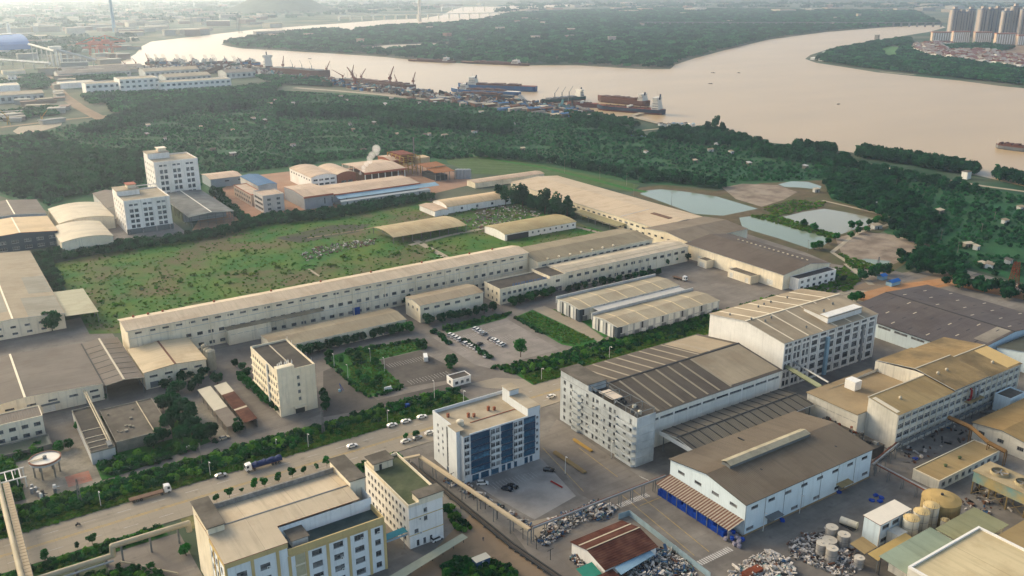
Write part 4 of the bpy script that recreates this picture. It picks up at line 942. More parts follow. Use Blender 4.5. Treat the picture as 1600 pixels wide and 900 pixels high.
for k in range(6):
    b = MB(); b.tube((128.4,354+k*6,21.4),(128.4,354+k*6,23.4),.06,5); part('rail_post', b, WHITE, DM)
GH = flat('gate_house', 'small gate house with brown roof by the factory entrance', 'gate house', 189.4, 199.2, 335.3, 341.3, 3.7, W_WHITE, R_BITU, wins=[('f',3,2,8,1.1,1.6,1.4,2),('s',1,3,3,1.1,1.6,1.4,2)], par=.3)
# ---- twin sheds
TWM = mat('roof_twin', '#a99d84', .65, .07, .12, '#8c8069', .55, .04, rib='X', ribw=1.2, seam='X', seamw=4)
for nm, lab, ya, yb in (('panelled_shed', 'nearer of two long sheds with pale ribbed roof and grey panelled walls', 337.3, 358.6),('panelled_shed', 'farther of the two long pale roofed panelled sheds, beside the clipped trees', 370.0, 391.3)):
    sd_, _ = gable(nm, lab, 'shed', 291.0, 366.5, ya, yb, 7.2, 1.1, 'x', W_GREY, TWM, ov=.2, edge=W_CLAD, strips=[(si, s, s+.012, .03, .97) for si in (0,1) for s in (.1,.28,.46,.64,.82)], stripm=mat('strip_twin', '#c7b48d', .5, .06), group='twin panelled sheds')
    for k in range(15): sbox('wall_panel', sd_, W_CLAD if k % 3 else STEELD, 293.2+k*4.9, 293.2+k*4.9+(3.4 if k % 3 else 1.0), ya-.22, ya-.005, 3.6, 7.0)
    for k in range(15): sbox('wall_panel', sd_, W_CLAD if k % 2 else STEEL, 293.2+k*4.9, 293.2+k*4.9+3.2, ya-.22, ya-.005, .3, 3.0)
    for k in range(6): sbox('wall_panel', sd_, W_CLAD if k % 2 else STEELD, 290.78, 290.995, ya+2.4+k*3.2, ya+2.4+k*3.2+(2.0 if k % 2 else .8), .3, 7.1)
    sbox('corner_panel', sd_, W_DARK, 290.7, 290.995, ya-.25, ya+1.8, .1, 7.3); sbox('corner_panel', sd_, W_DARK, 291.0, 293.0, ya-.26, ya-.005, .1, 7.3)
    sbox('rear_parapet', sd_, W_GREY, 290.6, 366.8, yb-.05, yb+.5, 5, 9.0)
b = MB(); lk = thing('sheds_link_roof', 'white sheet roof filling the gap between the twin sheds', 'roof', (300, 359.5, 0)); slab(b, [(300,359.2,6.0),(366,359.2,6.0),(366,369.8,6.6),(300,369.8,6.6)], .15); part('roof', b, mat('roof_offwhite', '#b7b3aa', .6, .06, .2), lk)
for k in range(6): sbox('post', lk, STEEL, 301+k*12.8, 301.3+k*12.8, 359.6, 359.9, 0, 6.1)
# ---- left complex
LA, _ = gable('cream_annex_hall', 'cream hall with pale two part roof at the end of the long factory', 'building', 69.0, 97.4, 413.4, 446.6, 8.6, 1.2, 'y', W_CREAM, mat('roof_annexhall', '#c4b08e', .6, .06, .1, '#a59577', .4, .04, seam='Y', seamw=4), wins=[('f',4,4,24.5,5.6,3.6,1.0,4),('f',1,4,4,.4,4.0,3.0,2,'door'),('f',3,11,25,1.0,2.6,1.6,3)], ridgecap=mat('cap_brown','#6b4a3c',.8,.1), edge=R_TAN)
OS, so = gable('open_shelter', 'open fronted shelter with brown roof sheets between two warehouses', 'shelter', 51.4, 67.8, 410.5, 469.5, 7.8, 1.0, 'y', nowall=True, roof=R_GREYY, ridgecap=STRIP, edge=STRIP, strips=[(si,.05,.9,t_,t_+.006) for si in (0,1) for t_ in (.12,.24,.36,.48,.6,.72,.84)], stripm=STEELD)
sbox('gutter', OS, STEELD, 50.95, 51.5, 410, 469.8, 7.6, 8.35)
for k in range(8):
    for x in (51.7, 67.5): sbox('post', OS, STEEL, x-.15, x+.15, 410.8+k*8.3, 411.1+k*8.3, 0, 7.9)
LW, _ = gable('grey_warehouse', 'wide warehouse with brown grey roof running off the left edge', 'warehouse', 1.0, 50.9, 413.5, 470.5, 7.8, 1.6, 'y', W_CREAM, R_GREYY, rc=19.5, wins=[('f',5,12,46,4.9,3.6,.9,5),('f',1,46.4,46.4,1.8,3.4,1.2,4),('f',1,27,27,0.1,5.0,3.4,3,'door')], ridgecap=STRIPL, edge=W_CREAM, doorm=W_CLAD)
sbox('door_canopy', LW, STEEL, 25, 32.5, 411.6, 413.49, 4.1, 4.3)
LB = flat('left_office', 'two storey cream office with dark roof at the left edge', 'building', -12, 23.4, 390.2, 401.6, 9.2, W_CREAM, R_GREY, wins=[('f',6,10,33,5.4,2.5,1.6,3),('f',6,10,33,1.4,2.5,1.6,3)], par=.3)
PH = flat('pump_house', 'narrow pump house with cracked dark roof and white roof bars', 'building', 35.2, 44.2, 352.8, 397, 5.2, W_GREY, R_BITU, par=.5, coping=W_CONC)
for y in (357, 362, 366.5, 374): sbox('roof_bar', PH, STRIP, 35.4, 44, y, y+.35, 5.22, 5.45)
sbox('roof_duct', PH, STEEL, 41.8, 43.4, 353.5, 358, 5.22, 6.4)
SB = flat('slab_building', 'low building with stained concrete slab roof split by a pale pipe', 'building', 45.4, 67, 357.5, 392.4, 4.6, W_CONC, R_CONC, par=.35)
b = MB(); b.tube((60.5,358,5.1),(60.5,392,5.1),.22,8); part('roof_pipe', b, PIPE, SB)
for k in range(9): sbox('roof_block', SB, W_CONC, *(lambda a, c: (a, a+random.uniform(.5,1.6), c, c+random.uniform(.5,1.6)))(random.uniform(47,58), random.uniform(362,388)), 4.62, 5.0+random.random()*.4)
PG = thing('yard_pipeline', 'pair of cream pipes crossing from the warehouse over the pump house', 'pipeline', (42, 360, 0))
b = MB()
for dx in (0, .8): b.tube((42.6+dx,412.5,6.8),(42.6+dx,362,6.4),.28,8); b.tube((42.6+dx,362,6.4),(42.6+dx,354,5.9),.28,8)
part('pipe', b, PIPE, PG)
for y in (360, 372, 384, 396, 406): sbox('support', PG, STEEL, 42.4, 43.6, y, y+.25, 0 if y > 398 else 5.2, 6.4)
for nm, lab, x0, x1, m_ in (('lean_shed', 'narrow shed with cream and grey sheet roof beside the concrete slab yard', 87.0, 92.9, 0),('lean_shed', 'narrow shed with two rusty red roof panels beside the dormitory', 94.6, 100.2, 1)):
    t = thing(nm, lab, 'shed', (x0, 347.5, 0))
    secs = ((347.5,366,R_GREYY),(366,391.8,mat('sheet_cream','#b5ad98',.6,.08,.2))) if not m_ else ((347.5,361,R_RUST),(361,362.5,STRIP),(362.5,380,R_RUST),(380,392,mat('sheet_cream','#b5ad98',.6,.08,.2)))
    for a, c, mm in secs:
        b = MB(); slab(b, [(x0,a,3.6),(x1,a,4.1),(x1,c,4.1),(x0,c,3.6)], .12); part('roof_sheet', b, mm, t)
    for k in range(7):
        for xx in (x0+.2, x1-.2): sbox('post', t, STEEL, xx-.1, xx+.1, 347.8+k*7.2, 348.0+k*7.2, 0, 3.7)
    sbox('back_wall', t, W_CONC, x1-.12, x1, 348, 391.5, 0, 3.0)
rect('slab_yard', 72, 87, 347, 385, .07, W_CONC)
# clarifier basin
CL = thing('clarifier', 'round white clarifier basin raised on legs at the lower left', 'tank', (19.4, 354.8, 0))
b = MB(); b.cyl(19.4,354.8,5.6,6.0,1.8,5.6,n=32,cap=False); b.cyl(19.4,354.8,6.0,7.3,5.6,5.6,n=32,cap=False); part('basin', b, W_GREY, CL)
b = MB(); b.cyl(19.4,354.8,6.9,7.0,5.3,n=32); part('cover', b, mat('basin_white','#d8d2c4',.5,.05,.4,'#b5a78f',.5,.2), CL)
b = MB()
for k in range(32):
    a, c = 2*math.pi*k/32, 2*math.pi*(k+1)/32
    for r0, r1, z0, z1 in ((5.3,5.75,7.4,7.4),):
        b.face([(19.4+r0*math.cos(a),354.8+r0*math.sin(a),z0),(19.4+r1*math.cos(a),354.8+r1*math.sin(a),z1),(19.4+r1*math.cos(c),354.8+r1*math.sin(c),z1),(19.4+r0*math.cos(c),354.8+r0*math.sin(c),z0)])
    b.face([(19.4+5.75*math.cos(a),354.8+5.75*math.sin(a),6.8),(19.4+5.75*math.cos(c),354.8+5.75*math.sin(c),6.8),(19.4+5.75*math.cos(c),354.8+5.75*math.sin(c),7.4),(19.4+5.75*math.cos(a),354.8+5.75*math.sin(a),7.4)])
part('rim', b, mat('rim_brown','#8a6350',.8,.1), CL)
for k in range(6):
    a = k*math.pi/3; sbox('leg', CL, W_CONC, 19.4+4.4*math.cos(a)-.3, 19.4+4.4*math.cos(a)+.3, 354.8+4.4*math.sin(a)-.3, 354.8+4.4*math.sin(a)+.3, 0, 6.0)
b = MB(); b.cyl(19.4,354.8,7.0,8.2,.7,n=10); part('drive_unit', b, STEEL, CL); sbox('bridge', CL, STRIP, 13.6, 19.4, 354.4, 355.2, 7.3, 7.55)
rect('clarifier_pad', 10, 36, 335, 372, .1, W_CONC); rect('brick_pad', 24.5, 33, 340, 349, .115, mat('brick_pad','#9d6a58',.95,.15,.5,'#8a8175',.5,.2))
for k in range(8):
    xx, yy = 11+random.random()*9, 337+random.random()*9
    t = thing('filter_vessel', 'upright pump vessel with pipes under the raised clarifier basin', 'vessel', (xx, yy, 0), group='vessels below the clarifier'); b = MB(); b.cyl(xx,yy,0,2.0+random.random(),.6,n=10); b.tube((xx,yy,1.5),(xx+1.6,yy,1.2),.15,6); part('shell', b, random.choice([STEEL,STEELD,WHITE,ALU]), t)
BS = flat('settling_channel', 'grey concrete settling channel below the left office', 'basin', -10, 24, 376, 386, 2.2, W_CONC, mat('channel_water','#4f5547',.3,.1), par=.4)
FRm = thing('pipe_trestle', 'low white pipe frame over the bushes at the left edge', 'frame', (0, 346, 0))
for x in (2.5, 8.8, 11.5): sbox('leg', FRm, WHITE, x-.2, x+.2, 349, 349.4, 0, 4.2); sbox('leg', FRm, WHITE, x-.2, x+.2, 357, 357.4, 0, 4.2)
for y in (349.2, 357.2): sbox('beam', FRm, WHITE, -3, 12, y-.2, y+.2, 4.2, 4.6)
for k in range(6): sbox('cross_bar', FRm, WHITE, -2+k*2.4, -1.7+k*2.4, 349.4, 357, 4.25, 4.5)
# silo group by the annex
for k, (x, y, r, h_) in enumerate(((100.5,416,2.3,11.5),(100.5,421.3,2.0,10.5),(100.7,426.2,1.8,10.8))):
    t = thing('lagged_silo', ('nearest','middle','farthest')[k]+' of three grey lagged silos beside the cream annex hall', 'silo', (x, y, 0), group='silos beside the annex hall'); b = MB(); b.cyl(x,y,2,h_,r,n=18); b.cyl(x,y,h_,h_+.8,r,.4,n=18); b.cyl(x,y,.6,2,.5,r,n=18,cap=False); part('shell', b, mat('silo_grey','#97917f',.7,.1,.4,'#6f6a5c',.6,.15,streak=.5), t)
    for q in range(4): a = q*math.pi/2+.4; sbox('leg', t, STEEL, x+r*.8*math.cos(a)-.12, x+r*.8*math.cos(a)+.12, y+r*.8*math.sin(a)-.12, y+r*.8*math.sin(a)+.12, 0, 2.4)
    b = MB(); 
    for q in range(8): a = q*math.pi/4; b.tube((x+r*math.cos(a),y+r*math.sin(a),h_),(x+r*math.cos(a),y+r*math.sin(a),h_+1.1),.05,4)
    part('railing', b, STEEL, t)
# big left warehouse and its neighbours
x0, x1, y0, y1 = -20, 50.9, 521.5, 668
BW, bs_ = gable('big_left_warehouse', 'big warehouse with cream and grey roof bays at the left edge', 'warehouse', x0, x1, y0, y1, 8.6, 2.0, 'y', W_CREAM, R_TANY, rc=26, wins=[('f',6,32,66,5.6,2.6,1.1,3),('f',5,32,60,1.8,2.6,1.1,3)], ridgecap=STRIPL, edge=W_GREY)
for si, a, c, d, e in ((1,.3,.98,.0,.25),(1,.5,.98,.3,.55),(0,.5,.98,.1,.5)):
    b = MB(); slab(b, strip_on(bs_[si], a, c, d, e, .29), .03, 0, 0); part('roof_patch', b, mat('sheet_grey2','#8d8878',.7,.08,.15,seam='Y',seamw=3), BW)
cn = thing('side_canopy', 'cream side canopy roof beside the big left warehouse', 'canopy', (51.4, 524, 0))
b = MB(); slab(b, [(51.3,520,7.2),(68,520,6.4),(68,569,6.4),(51.3,569,7.2)], .15); part('roof', b, mat('canopy_sheet','#a8a284',.6,.08,.15,seam='Y',seamw=4), cn)
for k in range(5): sbox('post', cn, STEEL, 67.3, 67.6, 521+k*11, 521.3+k*11, 0, 6.4)
KI = flat('kiosk', 'tiny brick kiosk by the end of the long factory', 'kiosk', 61.5, 66, 475.5, 480, 3, W_GREY, R_RED, par=0, wins=[('f',1,2,2,1,1.2,1.2,2)])
DW, dws = gable('dark_walled_warehouse', 'warehouse with dark walls and sunlit orange edged roof at the left', 'warehouse', 8, 73.8, 705.5, 757.5, 11, 2.2, 'y', W_DARK, mat('roof_sun','#c3a678',.55,.06,.1,'#a98f67',.4,.03,seam='Y',seamw=5), rc=50, wins=[('f',5,30,62,z,4.5,2.2,3) for z in (1.5,6.2)], ridgecap=STRIPL, edge=ORANGE, frame=FRW)  # warm glow of the sun is put into this roof colour
GW, _ = gable('grey_roofed_store', 'grey brown roofed store behind the dark walled warehouse', 'warehouse', 8, 74.2, 765, 822, 11.5, 2.2, 'y', W_GREY, R_GREYY, rc=53, ridgecap=STRIPL, edge=W_CLAD, wins=[('f',5,30,62,7,4,1.6,3)])
A1 = arch_roof('arched_store', 'pale arched roof store behind its twin, left of the lower tower', 'warehouse', 79, 117.8, 735, 791, 9, 2.6, 'y', W_CREAM, R_CREAMY)
A2 = arch_roof('arched_store', 'pale arched roof store next to the hedge, left of the lower tower', 'warehouse', 72, 105.6, 676, 726, 9, 2.2, 'y', W_CREAM, R_CREAMY)
A3, _ = gable('grey_lean_store', 'grey sheet roof wedged between arched store and lower tower', 'warehouse', 119, 139, 765, 830, 9.5, 1.5, 'y', W_GREY, R_GREYY)
# ---- the two white towers
def tower(label, N, Rt, Lf, h, rear, nrow):
    x0, x1, y0, y1 = R4(N, Rt, Lf, h); W = x1-x0; D = y1-y0
    wn = []
    for k in range(3):
        for j in (-.5, .5):
            for r in range(nrow): wn.append(('f',1,W*(.2+.3*k)+j*3.6,0,4.6+r*(h-9)/nrow,2.7,(h-9)/nrow*.62,2))
            wn.append(('f',1,W*(.2+.3*k)+j*3.6,0,h-3.4,2.7,1.4,2))
    wn = [(f,1,u,u,z,w,hh_,nm) for f,_,u,_,z,w,hh_,nm in wn]
    for r in range(nrow+1): wn.append(('s',5,D*.12,D*.88,4.6+r*(h-9)/nrow,2.2,1.8,2))
    T = flat('white_tower', label, 'tower block', x0, x1, y0, y1, h, W_WHITE, R_PALE, wins=wn, par=1.0, group='white tower blocks')
    t = sbox('rear_riser', T, W_WHITE, x0+.1, x0+W*.5, y1-D*.42, y1-.1, h, h+rear); sbox('riser_roof', t, R_PALE, x0-.3, x0+W*.5+.4, y1-D*.42-.4, y1+.3, h+rear, h+rear+.4)
    t = sbox('roof_room', T, W_CREAM, x0+W*.28, x0+W*.46, y1-D*.3, y1-D*.08, h+rear+.4, h+rear+3); sbox('roof_room_top', t, R_RED if nrow == 4 else STRIPL, x0+W*.26, x0+W*.48, y1-D*.32, y1-D*.06, h+rear+3, h+rear+3.4)
    for k in range(4): band(T, W_WHITE, x0+W*(.035+.3*k)-.5, x0+W*(.035+.3*k)+.5, y0, 0, h, .3, name='pilaster')
    return T, (x0, x1, y0, y1)
T1, t1 = tower('taller white tower block with paired window strips and rooftop room', (240,256), (308,248), (225,245.5), 34, 5, 5)
T2, t2 = tower('lower white tower block in front with blue grey ground floor', (192,316), (265.5,308), (176,301), 25, 4, 4)
sbox('grey_plinth', T2, STEEL, t2[0]-.3, t2[1]+.3, t2[2]-.3, t2[2]-.01, 0, 4.0)
b = MB()
for x in (t2[0]+10, t2[1]-2): b.box(x-.2,x+.2,t2[3]-1,t2[3]-.6,25,28)
b.box(t2[0]+8,t2[1],t2[3]-1,t2[3]-.6,28,28.6); part('roof_gantry', b, W_WHITE, T2)
FS, fs = gable('frame_shed', 'unfinished grey shed with see through roof sheets and bare steel frame', 'shed', 166, 200.5, 702, 794, 8.6, 1.6, 'y', nowall=True, roof=mat('roof_frameshed','#5b5d5c',.7,.25,.2,'#84857f',.7,.05,rib='Y',ribw=2.2), ridgecap=W_CLAD, edge=W_CLAD)
for k in range(9):
    for x in (166.3, 200.2): sbox('post', FS, STEEL, x-.2, x+.2, 702.3+k*11.4, 702.7+k*11.4, 0, 8.6)
for k in range(6): sbox('front_post', FS, STEEL, 167.5+k*6.2, 167.8+k*6.2, 702.1, 702.4, 0, 8.9)
for z in (3, 6, 8.3): sbox('front_rail', FS, STEEL, 166, 200.4, 702.05, 702.2, z, z+.25)
sbox('rear_wall', FS, mat('sheet_cladding','#8f9291',.7,.1,.3), 166.2, 200.3, 722, 722.2, 0, 8.5)
# ---- red trimmed works
def gR(name, label, cat, N, Rt, Lf, h, rise, ax='x', **k):
    x0, x1, y0, y1 = R4(N, Rt, Lf, h); r = gable(name, label, cat, x0, x1, y0, y1, h, rise, ax, **k)
    if k.get('edge') is R_RED: red_edge(r[0], x0, x1, y0, h)
    return r
def red_edge(t, x0, x1, y0, z, h=1.3):
    sbox('eave_band', t, R_RED, x0-.8, x1+.8, y0-.95, y0-.62, z-h, z+.25)
RP = mat('roof_pinkcream', '#bda48a', .6, .06, .1, '#a28c75', .5, .03, seam='X', seamw=5)
RPY = mat('roof_pinkcream_side', '#bda48a', .6, .06, .1, '#a28c75', .5, .03, seam='Y', seamw=5)
gR('grey_blue_store', 'grey blue walled store with cream roof just right of the taller tower', 'warehouse', (329,280.5), (378,275), (315,272.5), 8, 1.4, 'x', wall=mat('wall_greyblue','#8c9599',.8,.08,.3), roof=RP, wins=[('f',3,15,40,4.5,4,1.2,3)])
gR('blue_roofed_shed', 'shed with bright blue sheet roof among the red trimmed works', 'shed', (403,291), (432,287), (376,275.5), 11, 1.2, 'y', wall=W_GREY, roof=R_BLUE, edge=STEEL)
x0, x1, y0, y1 = R4((414,305), (443,301.5), (391.5,298), 15)
flat('pink_office', 'three storey pinkish white office block with small balconies at the works road', 'building', x0, x1, y0, y1, 14, mat('wall_pinkwhite','#bbb3a9',.85,.06,.4,streak=.3), RP, wins=[('f',2,5,13,z,3.0,1.9,2) for z in (2,6,10)]+[('s',7,3,y1-y0-4,z,2.8,1.9,2) for z in (2,6,10)], par=.8)
x0, x1, y0, y1 = R4((395,303), (412,300), (362,288), 11)
flat('pink_range', 'long pinkish two storey range behind the small office block', 'building', x0, x1, y0, y1, 10, mat('wall_pinkcream','#b8a38f',.85,.06,.4,streak=.3), RP, wins=[('s',9,4,y1-y0-4,z,3.0,1.9,2) for z in (2,6)], par=.5, coping=R_RED)
gR('grey_walled_hall', 'grey walled hall with cream roof and paired dark slit windows', 'warehouse', (474,308), (519,302), (445,292), 11, 1.4, 'x', wall=mat('wall_greyclad','#98999a',.8,.06,.3,rib='X',ribw=1), roof=RP, edge=R_RED, wins=[('f',4,18,38,3,1.2,5,1)])
LH, _ = gR('long_red_edged_hall', 'long cream roofed hall edged in red with pale blue lean-to', 'factory hall', (520,304), (655,286), (498,291), 9, 1.4, 'x', wall=W_GREY, roof=RP, edge=R_RED)
lx, ly = LH.location.x, LH.location.y; ex = P(655,286,9)[0]
b = MB(); slab(b, [(lx,ly-9,6.4),(ex+16,ly-9,6.4),(ex+16,ly-.6,8.0),(lx,ly-.6,8.0)], .15); part('lean_to_roof', b, R_PBLUE, LH)
b = MB(); slab(b, [(lx,ly-14,5.0),(ex+4,ly-14,5.0),(ex+4,ly-9.6,5.6),(lx,ly-9.6,5.6)], .15); part('lower_lean_to_roof', b, mat('sheet_pale2','#a9aaa6',.6,.06,.2), LH)
sbox('lean_to_wall', LH, W_GREY, lx, ex+4, ly-13.6, ly-13.4, 0, 4.9)
for k in range(12): sbox('lean_to_door', LH, STEELD, lx+5+k*(ex-lx-6)/12, lx+6.2+k*(ex-lx-6)/12, ly-13.72, ly-13.605, .2, 4.2)
for s, lab in ((0,'left of two joined arched roofs on the three storey white works'),(1,'right of two joined arched roofs beside the open brick bay')):
    N, Rt, Lf = (((486,277),(526,272.5),(452,262)),((527,272.3),(556,269),(497,260)))[s]
    x0, x1, y0, y1 = R4(N, Rt, Lf, 13)
    t = arch_roof('arched_works', lab, 'factory', x0, x1, y0, y1, 12.5, 2.2, 'y', W_WHITE if s == 0 else W_BRICK, RPY, wins=([('f',4,4,x1-x0-4,z,4.0,1.6,2) for z in (1,5,9)]+[('s',8,5,y1-y0-5,9,3,1.4,2)]) if s == 0 else [('f',2,6,x1-x0-6,0.5,5,6,3)])
x0, x1, y0, y1 = R4((569,270), (632,261.5), (536,255.5), 13)
OH = thing('open_process_hall', 'open sided process hall with pinkish cream roof on white columns', 'factory hall', (x0, y0, 0))
sp = slope_pts(x0, x1, y0, y1, 12.5, 14.5, 'x', (y0+y1)/2, .6); b = MB(); [slab(b, s, .3, 0, .03, 1) for s in sp]; part('roof', b, [RP, R_RED], OH); red_edge(OH, x0, x1, y0, 12.5, 1.6)
for k in range(7):
    for yy in (y0+.3, (y0+y1)/2, y1-.3): sbox('column', OH, WHITE, x0+.3+(x1-x0-.6)*k/6-.3, x0+.3+(x1-x0-.6)*k/6+.3, yy-.3, yy+.3, 0, 12.4 if yy != (y0+y1)/2 else 14.3)
sbox('process_plant', OH, mat('plant_brown','#5c4436',.9,.25,.3), x0+4, x1-4, y0+10, y1-6, 0, 8)
gR('rear_pink_roof', 'small red edged roof rising behind the open process hall', 'shed', (611,251.5), (629,249), (591,244), 13, 1.2, 'x', wall=W_BRICK, roof=RP, edge=R_RED)
YF = thing('yellow_steel_frame', 'tall yellow steel frame with brown cladding beside the process hall', 'steel frame', P(632,272))
a = P(632,274); 
bx_, by_ = a[0], a[1]
for i in range(3):
    for j in range(5):
        b = MB(); b.box(bx_+i*9-.35, bx_+i*9+.35, by_+j*9-.35, by_+j*9+.35, 0, 18); part('column', b, YELP, YF)
for z in (5, 10, 14, 18):
    for j in range(5): sbox('beam', YF, YELP, bx_, bx_+18, by_+j*9-.25, by_+j*9+.25, z-.5, z-.02)
    for i in range(3): sbox('beam', YF, YELP, bx_+i*9-.25, bx_+i*9+.25, by_, by_+36, z-1.0, z-.52)
sbox('clad_box', YF, RUSTY, bx_+2, bx_+16, by_+10, by_+34, 10.2, 18.6); sbox('cream_room', YF, mat('cream_room','#b9a07c',.8,.1,.3), bx_+17, bx_+30, by_+2, by_+16, 8, 15)
b = MB(); b.cyl(bx_+30, by_+36, 0, 30, .8, .6, n=10); part('chimney', b, STEEL, YF)
x0, x1, y0, y1 = R4((675,271), (710,266), (657,260), 9)
BR = thing('brown_roofed_shelter', 'open shelter with rust brown two step roof at the works end', 'shelter', (x0, y0, 0))
b = MB(); slab(b, [(x0,y0,8.5),(x1,y0,8.5),(x1,(y0+y1)/2,10.2),(x0,(y0+y1)/2,10.2)], .2); slab(b, [(x0,(y0+y1)/2-1,11.0),(x1,(y0+y1)/2-1,11.0),(x1,y1,11.8),(x0,y1,11.8)], .2); part('roof', b, mat('roof_brown','#8d5b36',.75,.12,.2), BR)
for k in range(5):
    for yy in (y0+.3, y1-.3): sbox('post', BR, STEEL, x0+.4+(x1-x0-.8)*k/4-.2, x0+.4+(x1-x0-.8)*k/4+.2, yy-.2, yy+.2, 0, 8.5 if yy < y0+1 else 11)
sbox('plant', BR, STEELD, x0+3, x1-6, y0+4, y1-4, 0, 5)
for k in range(4):
    p = P(716+k*5.2, 279); t = thing('grey_tank', 'upright grey storage tank in the row at the works end', 'tank', p, group='grey tanks at the works end'); b = MB(); b.cyl(p[0],p[1],0,9,3.0,n=16); b.cyl(p[0],p[1],9,9.8,3.0,.4,n=16); part('shell', b, mat('tank_grey','#8d9092',.6,.08,.3,streak=.4), t)
# ---- sheds in the overgrown field
x0, x1, y0, y1 = R4((613,370), (729,351.5), (584,354.5), 5.5)
arch_roof('field_shelter', 'open field shelter with tan curved roof amid rubble and weeds', 'shelter', x0, x1, y0, y1, 5.0, 1.8, 'x', None, mat('roof_field','#b29f7a',.7,.07,.1,'#988765',.5,.03,seam='X',seamw=5), opened=True, posts=9)
x0, x1, y0, y1 = R4((783,366), (901,346), (762,352), 5.5)
t = arch_roof('field_store', 'long low store with olive curved roof and white right half', 'store', x0, x1, y0, y1, 5.0, 1.6, 'x', W_WHITE, mat('roof_store2','#a8986f',.7,.07,.1,'#8d7f5e',.5,.03,seam='X',seamw=5), wins=[('f',8,(x1-x0)*.38,(x1-x0)*.96,2.2,1.6,1.4,2)])
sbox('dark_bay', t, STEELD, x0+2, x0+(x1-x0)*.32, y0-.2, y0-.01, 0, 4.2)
x0, x1, y0, y1 = R4((700,323), (800,303.5), (679,312), 7)
arch_roof('vaulted_hall', 'pale vaulted hall with white walls at the field edge', 'hall', x0, x1, y0, y1, 5.5, 3.0, 'x', W_WHITE, mat('roof_vault','#c8ac85',.6,.05,.1,seam='X',seamw=5), wins=[('f',4,14,(x1-x0)-8,2,2.2,1.8,2)])
x0, x1, y0, y1 = R4((676,331), (700,327), (659,320), 4.5)
gable('vault_annex', 'small pale annex in front of the vaulted hall', 'building', x0, x1, y0, y1, 4.5, .8, 'y', W_WHITE, RP)
gR('thin_cream_shed', 'thin cream roofed shed beyond the hedge near the tall eucalyptus trees', 'shed', (740,286.5), (850,271), (732,281.5), 5, 1.0, 'x', wall=W_CREAM, roof=RP)
# ---- great pale roof and the dark roofed halls by the ponds
CR = thing('great_pale_hall', 'huge pale roofed hall between the eucalyptus trees and the fish pond', 'factory hall', (440.5, 473, 0))
x0, x1, y0, y1 = 440.5, 492.0, 473.0, 664.0
w3 = rows([('s',15,6,98,5.6,3.6,1.3,3),('s',12,6,80,1.4,3.0,1.6,3)]); walls(CR, x0, x1, y0, y1, 0, 9.2, w3, W_CREAM, ('y', 11.0, 470)); put_windows(CR, x0, y0, w3)
b = MB(); [slab(b, s, .25, 0, .03, 1) for s in slope_pts(x0, x1, y0, y1, 9.2, 11.0, 'y', 470, .8)]; part('roof', b, [mat('roof_great','#c2ad8f',.6,.05,.06,'#ab987d',.4,.015,seam='Y',seamw=14), W_GREY], CR)
b = MB(); slab(b, [(440,512,9.28),(469.8,512,11.08),(469.8,512.6,11.08),(440,512.6,9.28)], .2, 0, .1); part('roof_seam', b, W_GREY, CR); b = MB(); slab(b, [(462,482,10.65),(466,482,10.9),(466,502,10.9),(462,502,10.65)], .3, 0, .22); part('roof_duct', b, mat('duct_brown','#6d5546',.8,.2,.5), CR)
b = MB(); slab(b, [(432,505,4.4),(440.3,505,5.0),(440.3,560,5.0),(432,560,4.4)], .15); part('loading_canopy', b, mat('canopy_olive','#8e8766',.7,.1,.3), CR)
for k in range(7): sbox('canopy_post', CR, STEEL, 432.2, 432.5, 506+k*8.7, 506.3+k*8.7, 0, 4.4)
G38, _ = gable('brown_roofed_hall', 'brown roofed hall with cream gable wall joining the great pale hall', 'factory hall', 430.5, 490, 429, 472.6, 10.4, 2.2, 'x', W_CREAM, mat('roof_brownhall','#7d7160',.7,.08,.1,'#6b604f',.5,.03,seam='X',seamw=5), wins=[('s',6,5,39,6.8,2.8,1.3,3),('f',0,1,2,1,1,1)], edge=W_GREY)
D38, dd = gable('dark_roofed_hall', 'dark brown roofed hall reaching toward the ponds with grey end gable', 'factory hall', 428, 471.8, 343.5, 428.5, 9.6, 3.0, 'y', W_CREAM, mat('roof_darkhall','#645a50',.75,.08,.1,'#544b43',.5,.03,seam='Y',seamw=5), rc=452, wins=[('s',3,10,70,1.0,5.0,3.2,3,'door')], edge=W_GREY, doorm=W_CLAD)
for k in range(16):
    p = strip_on(dd[1], .38, .38, .1+k*.045, .1+k*.045, .28)[0]; sbox('roof_cowl', D38, STRIP, p[0]-.4, p[0]+.4, p[1]-.6, p[1]+.6, p[2]-.1, p[2]+.55)
D8 = flat('end_lean_to', 'two storey white end block with dark sloping roof below the dark hall', 'building', 434, 469.5, 336.5, 343.3, 7.6, W_WHITE, R_DARK, wins=[('f',6,3.5,32,4.6,2.6,1.6,2),('f',6,3.5,32,1.0,2.6,1.6,2)], par=.3)
for k, (ya, yb, w_a) in enumerate(((362,381,5.0),(401,409,4.0))):
    t = flat('loading_store', ('larger','smaller')[k]+' cream loading store with flat roof against the dark roofed hall', 'store', 428-w_a-3, 427.6, ya, yb, 5.0, W_CREAM, R_CONC, par=.3, wins=[('s',2,3,(yb-ya)-3,.2,2.6,3.4,2,'door')], doorm=W_CLAD)
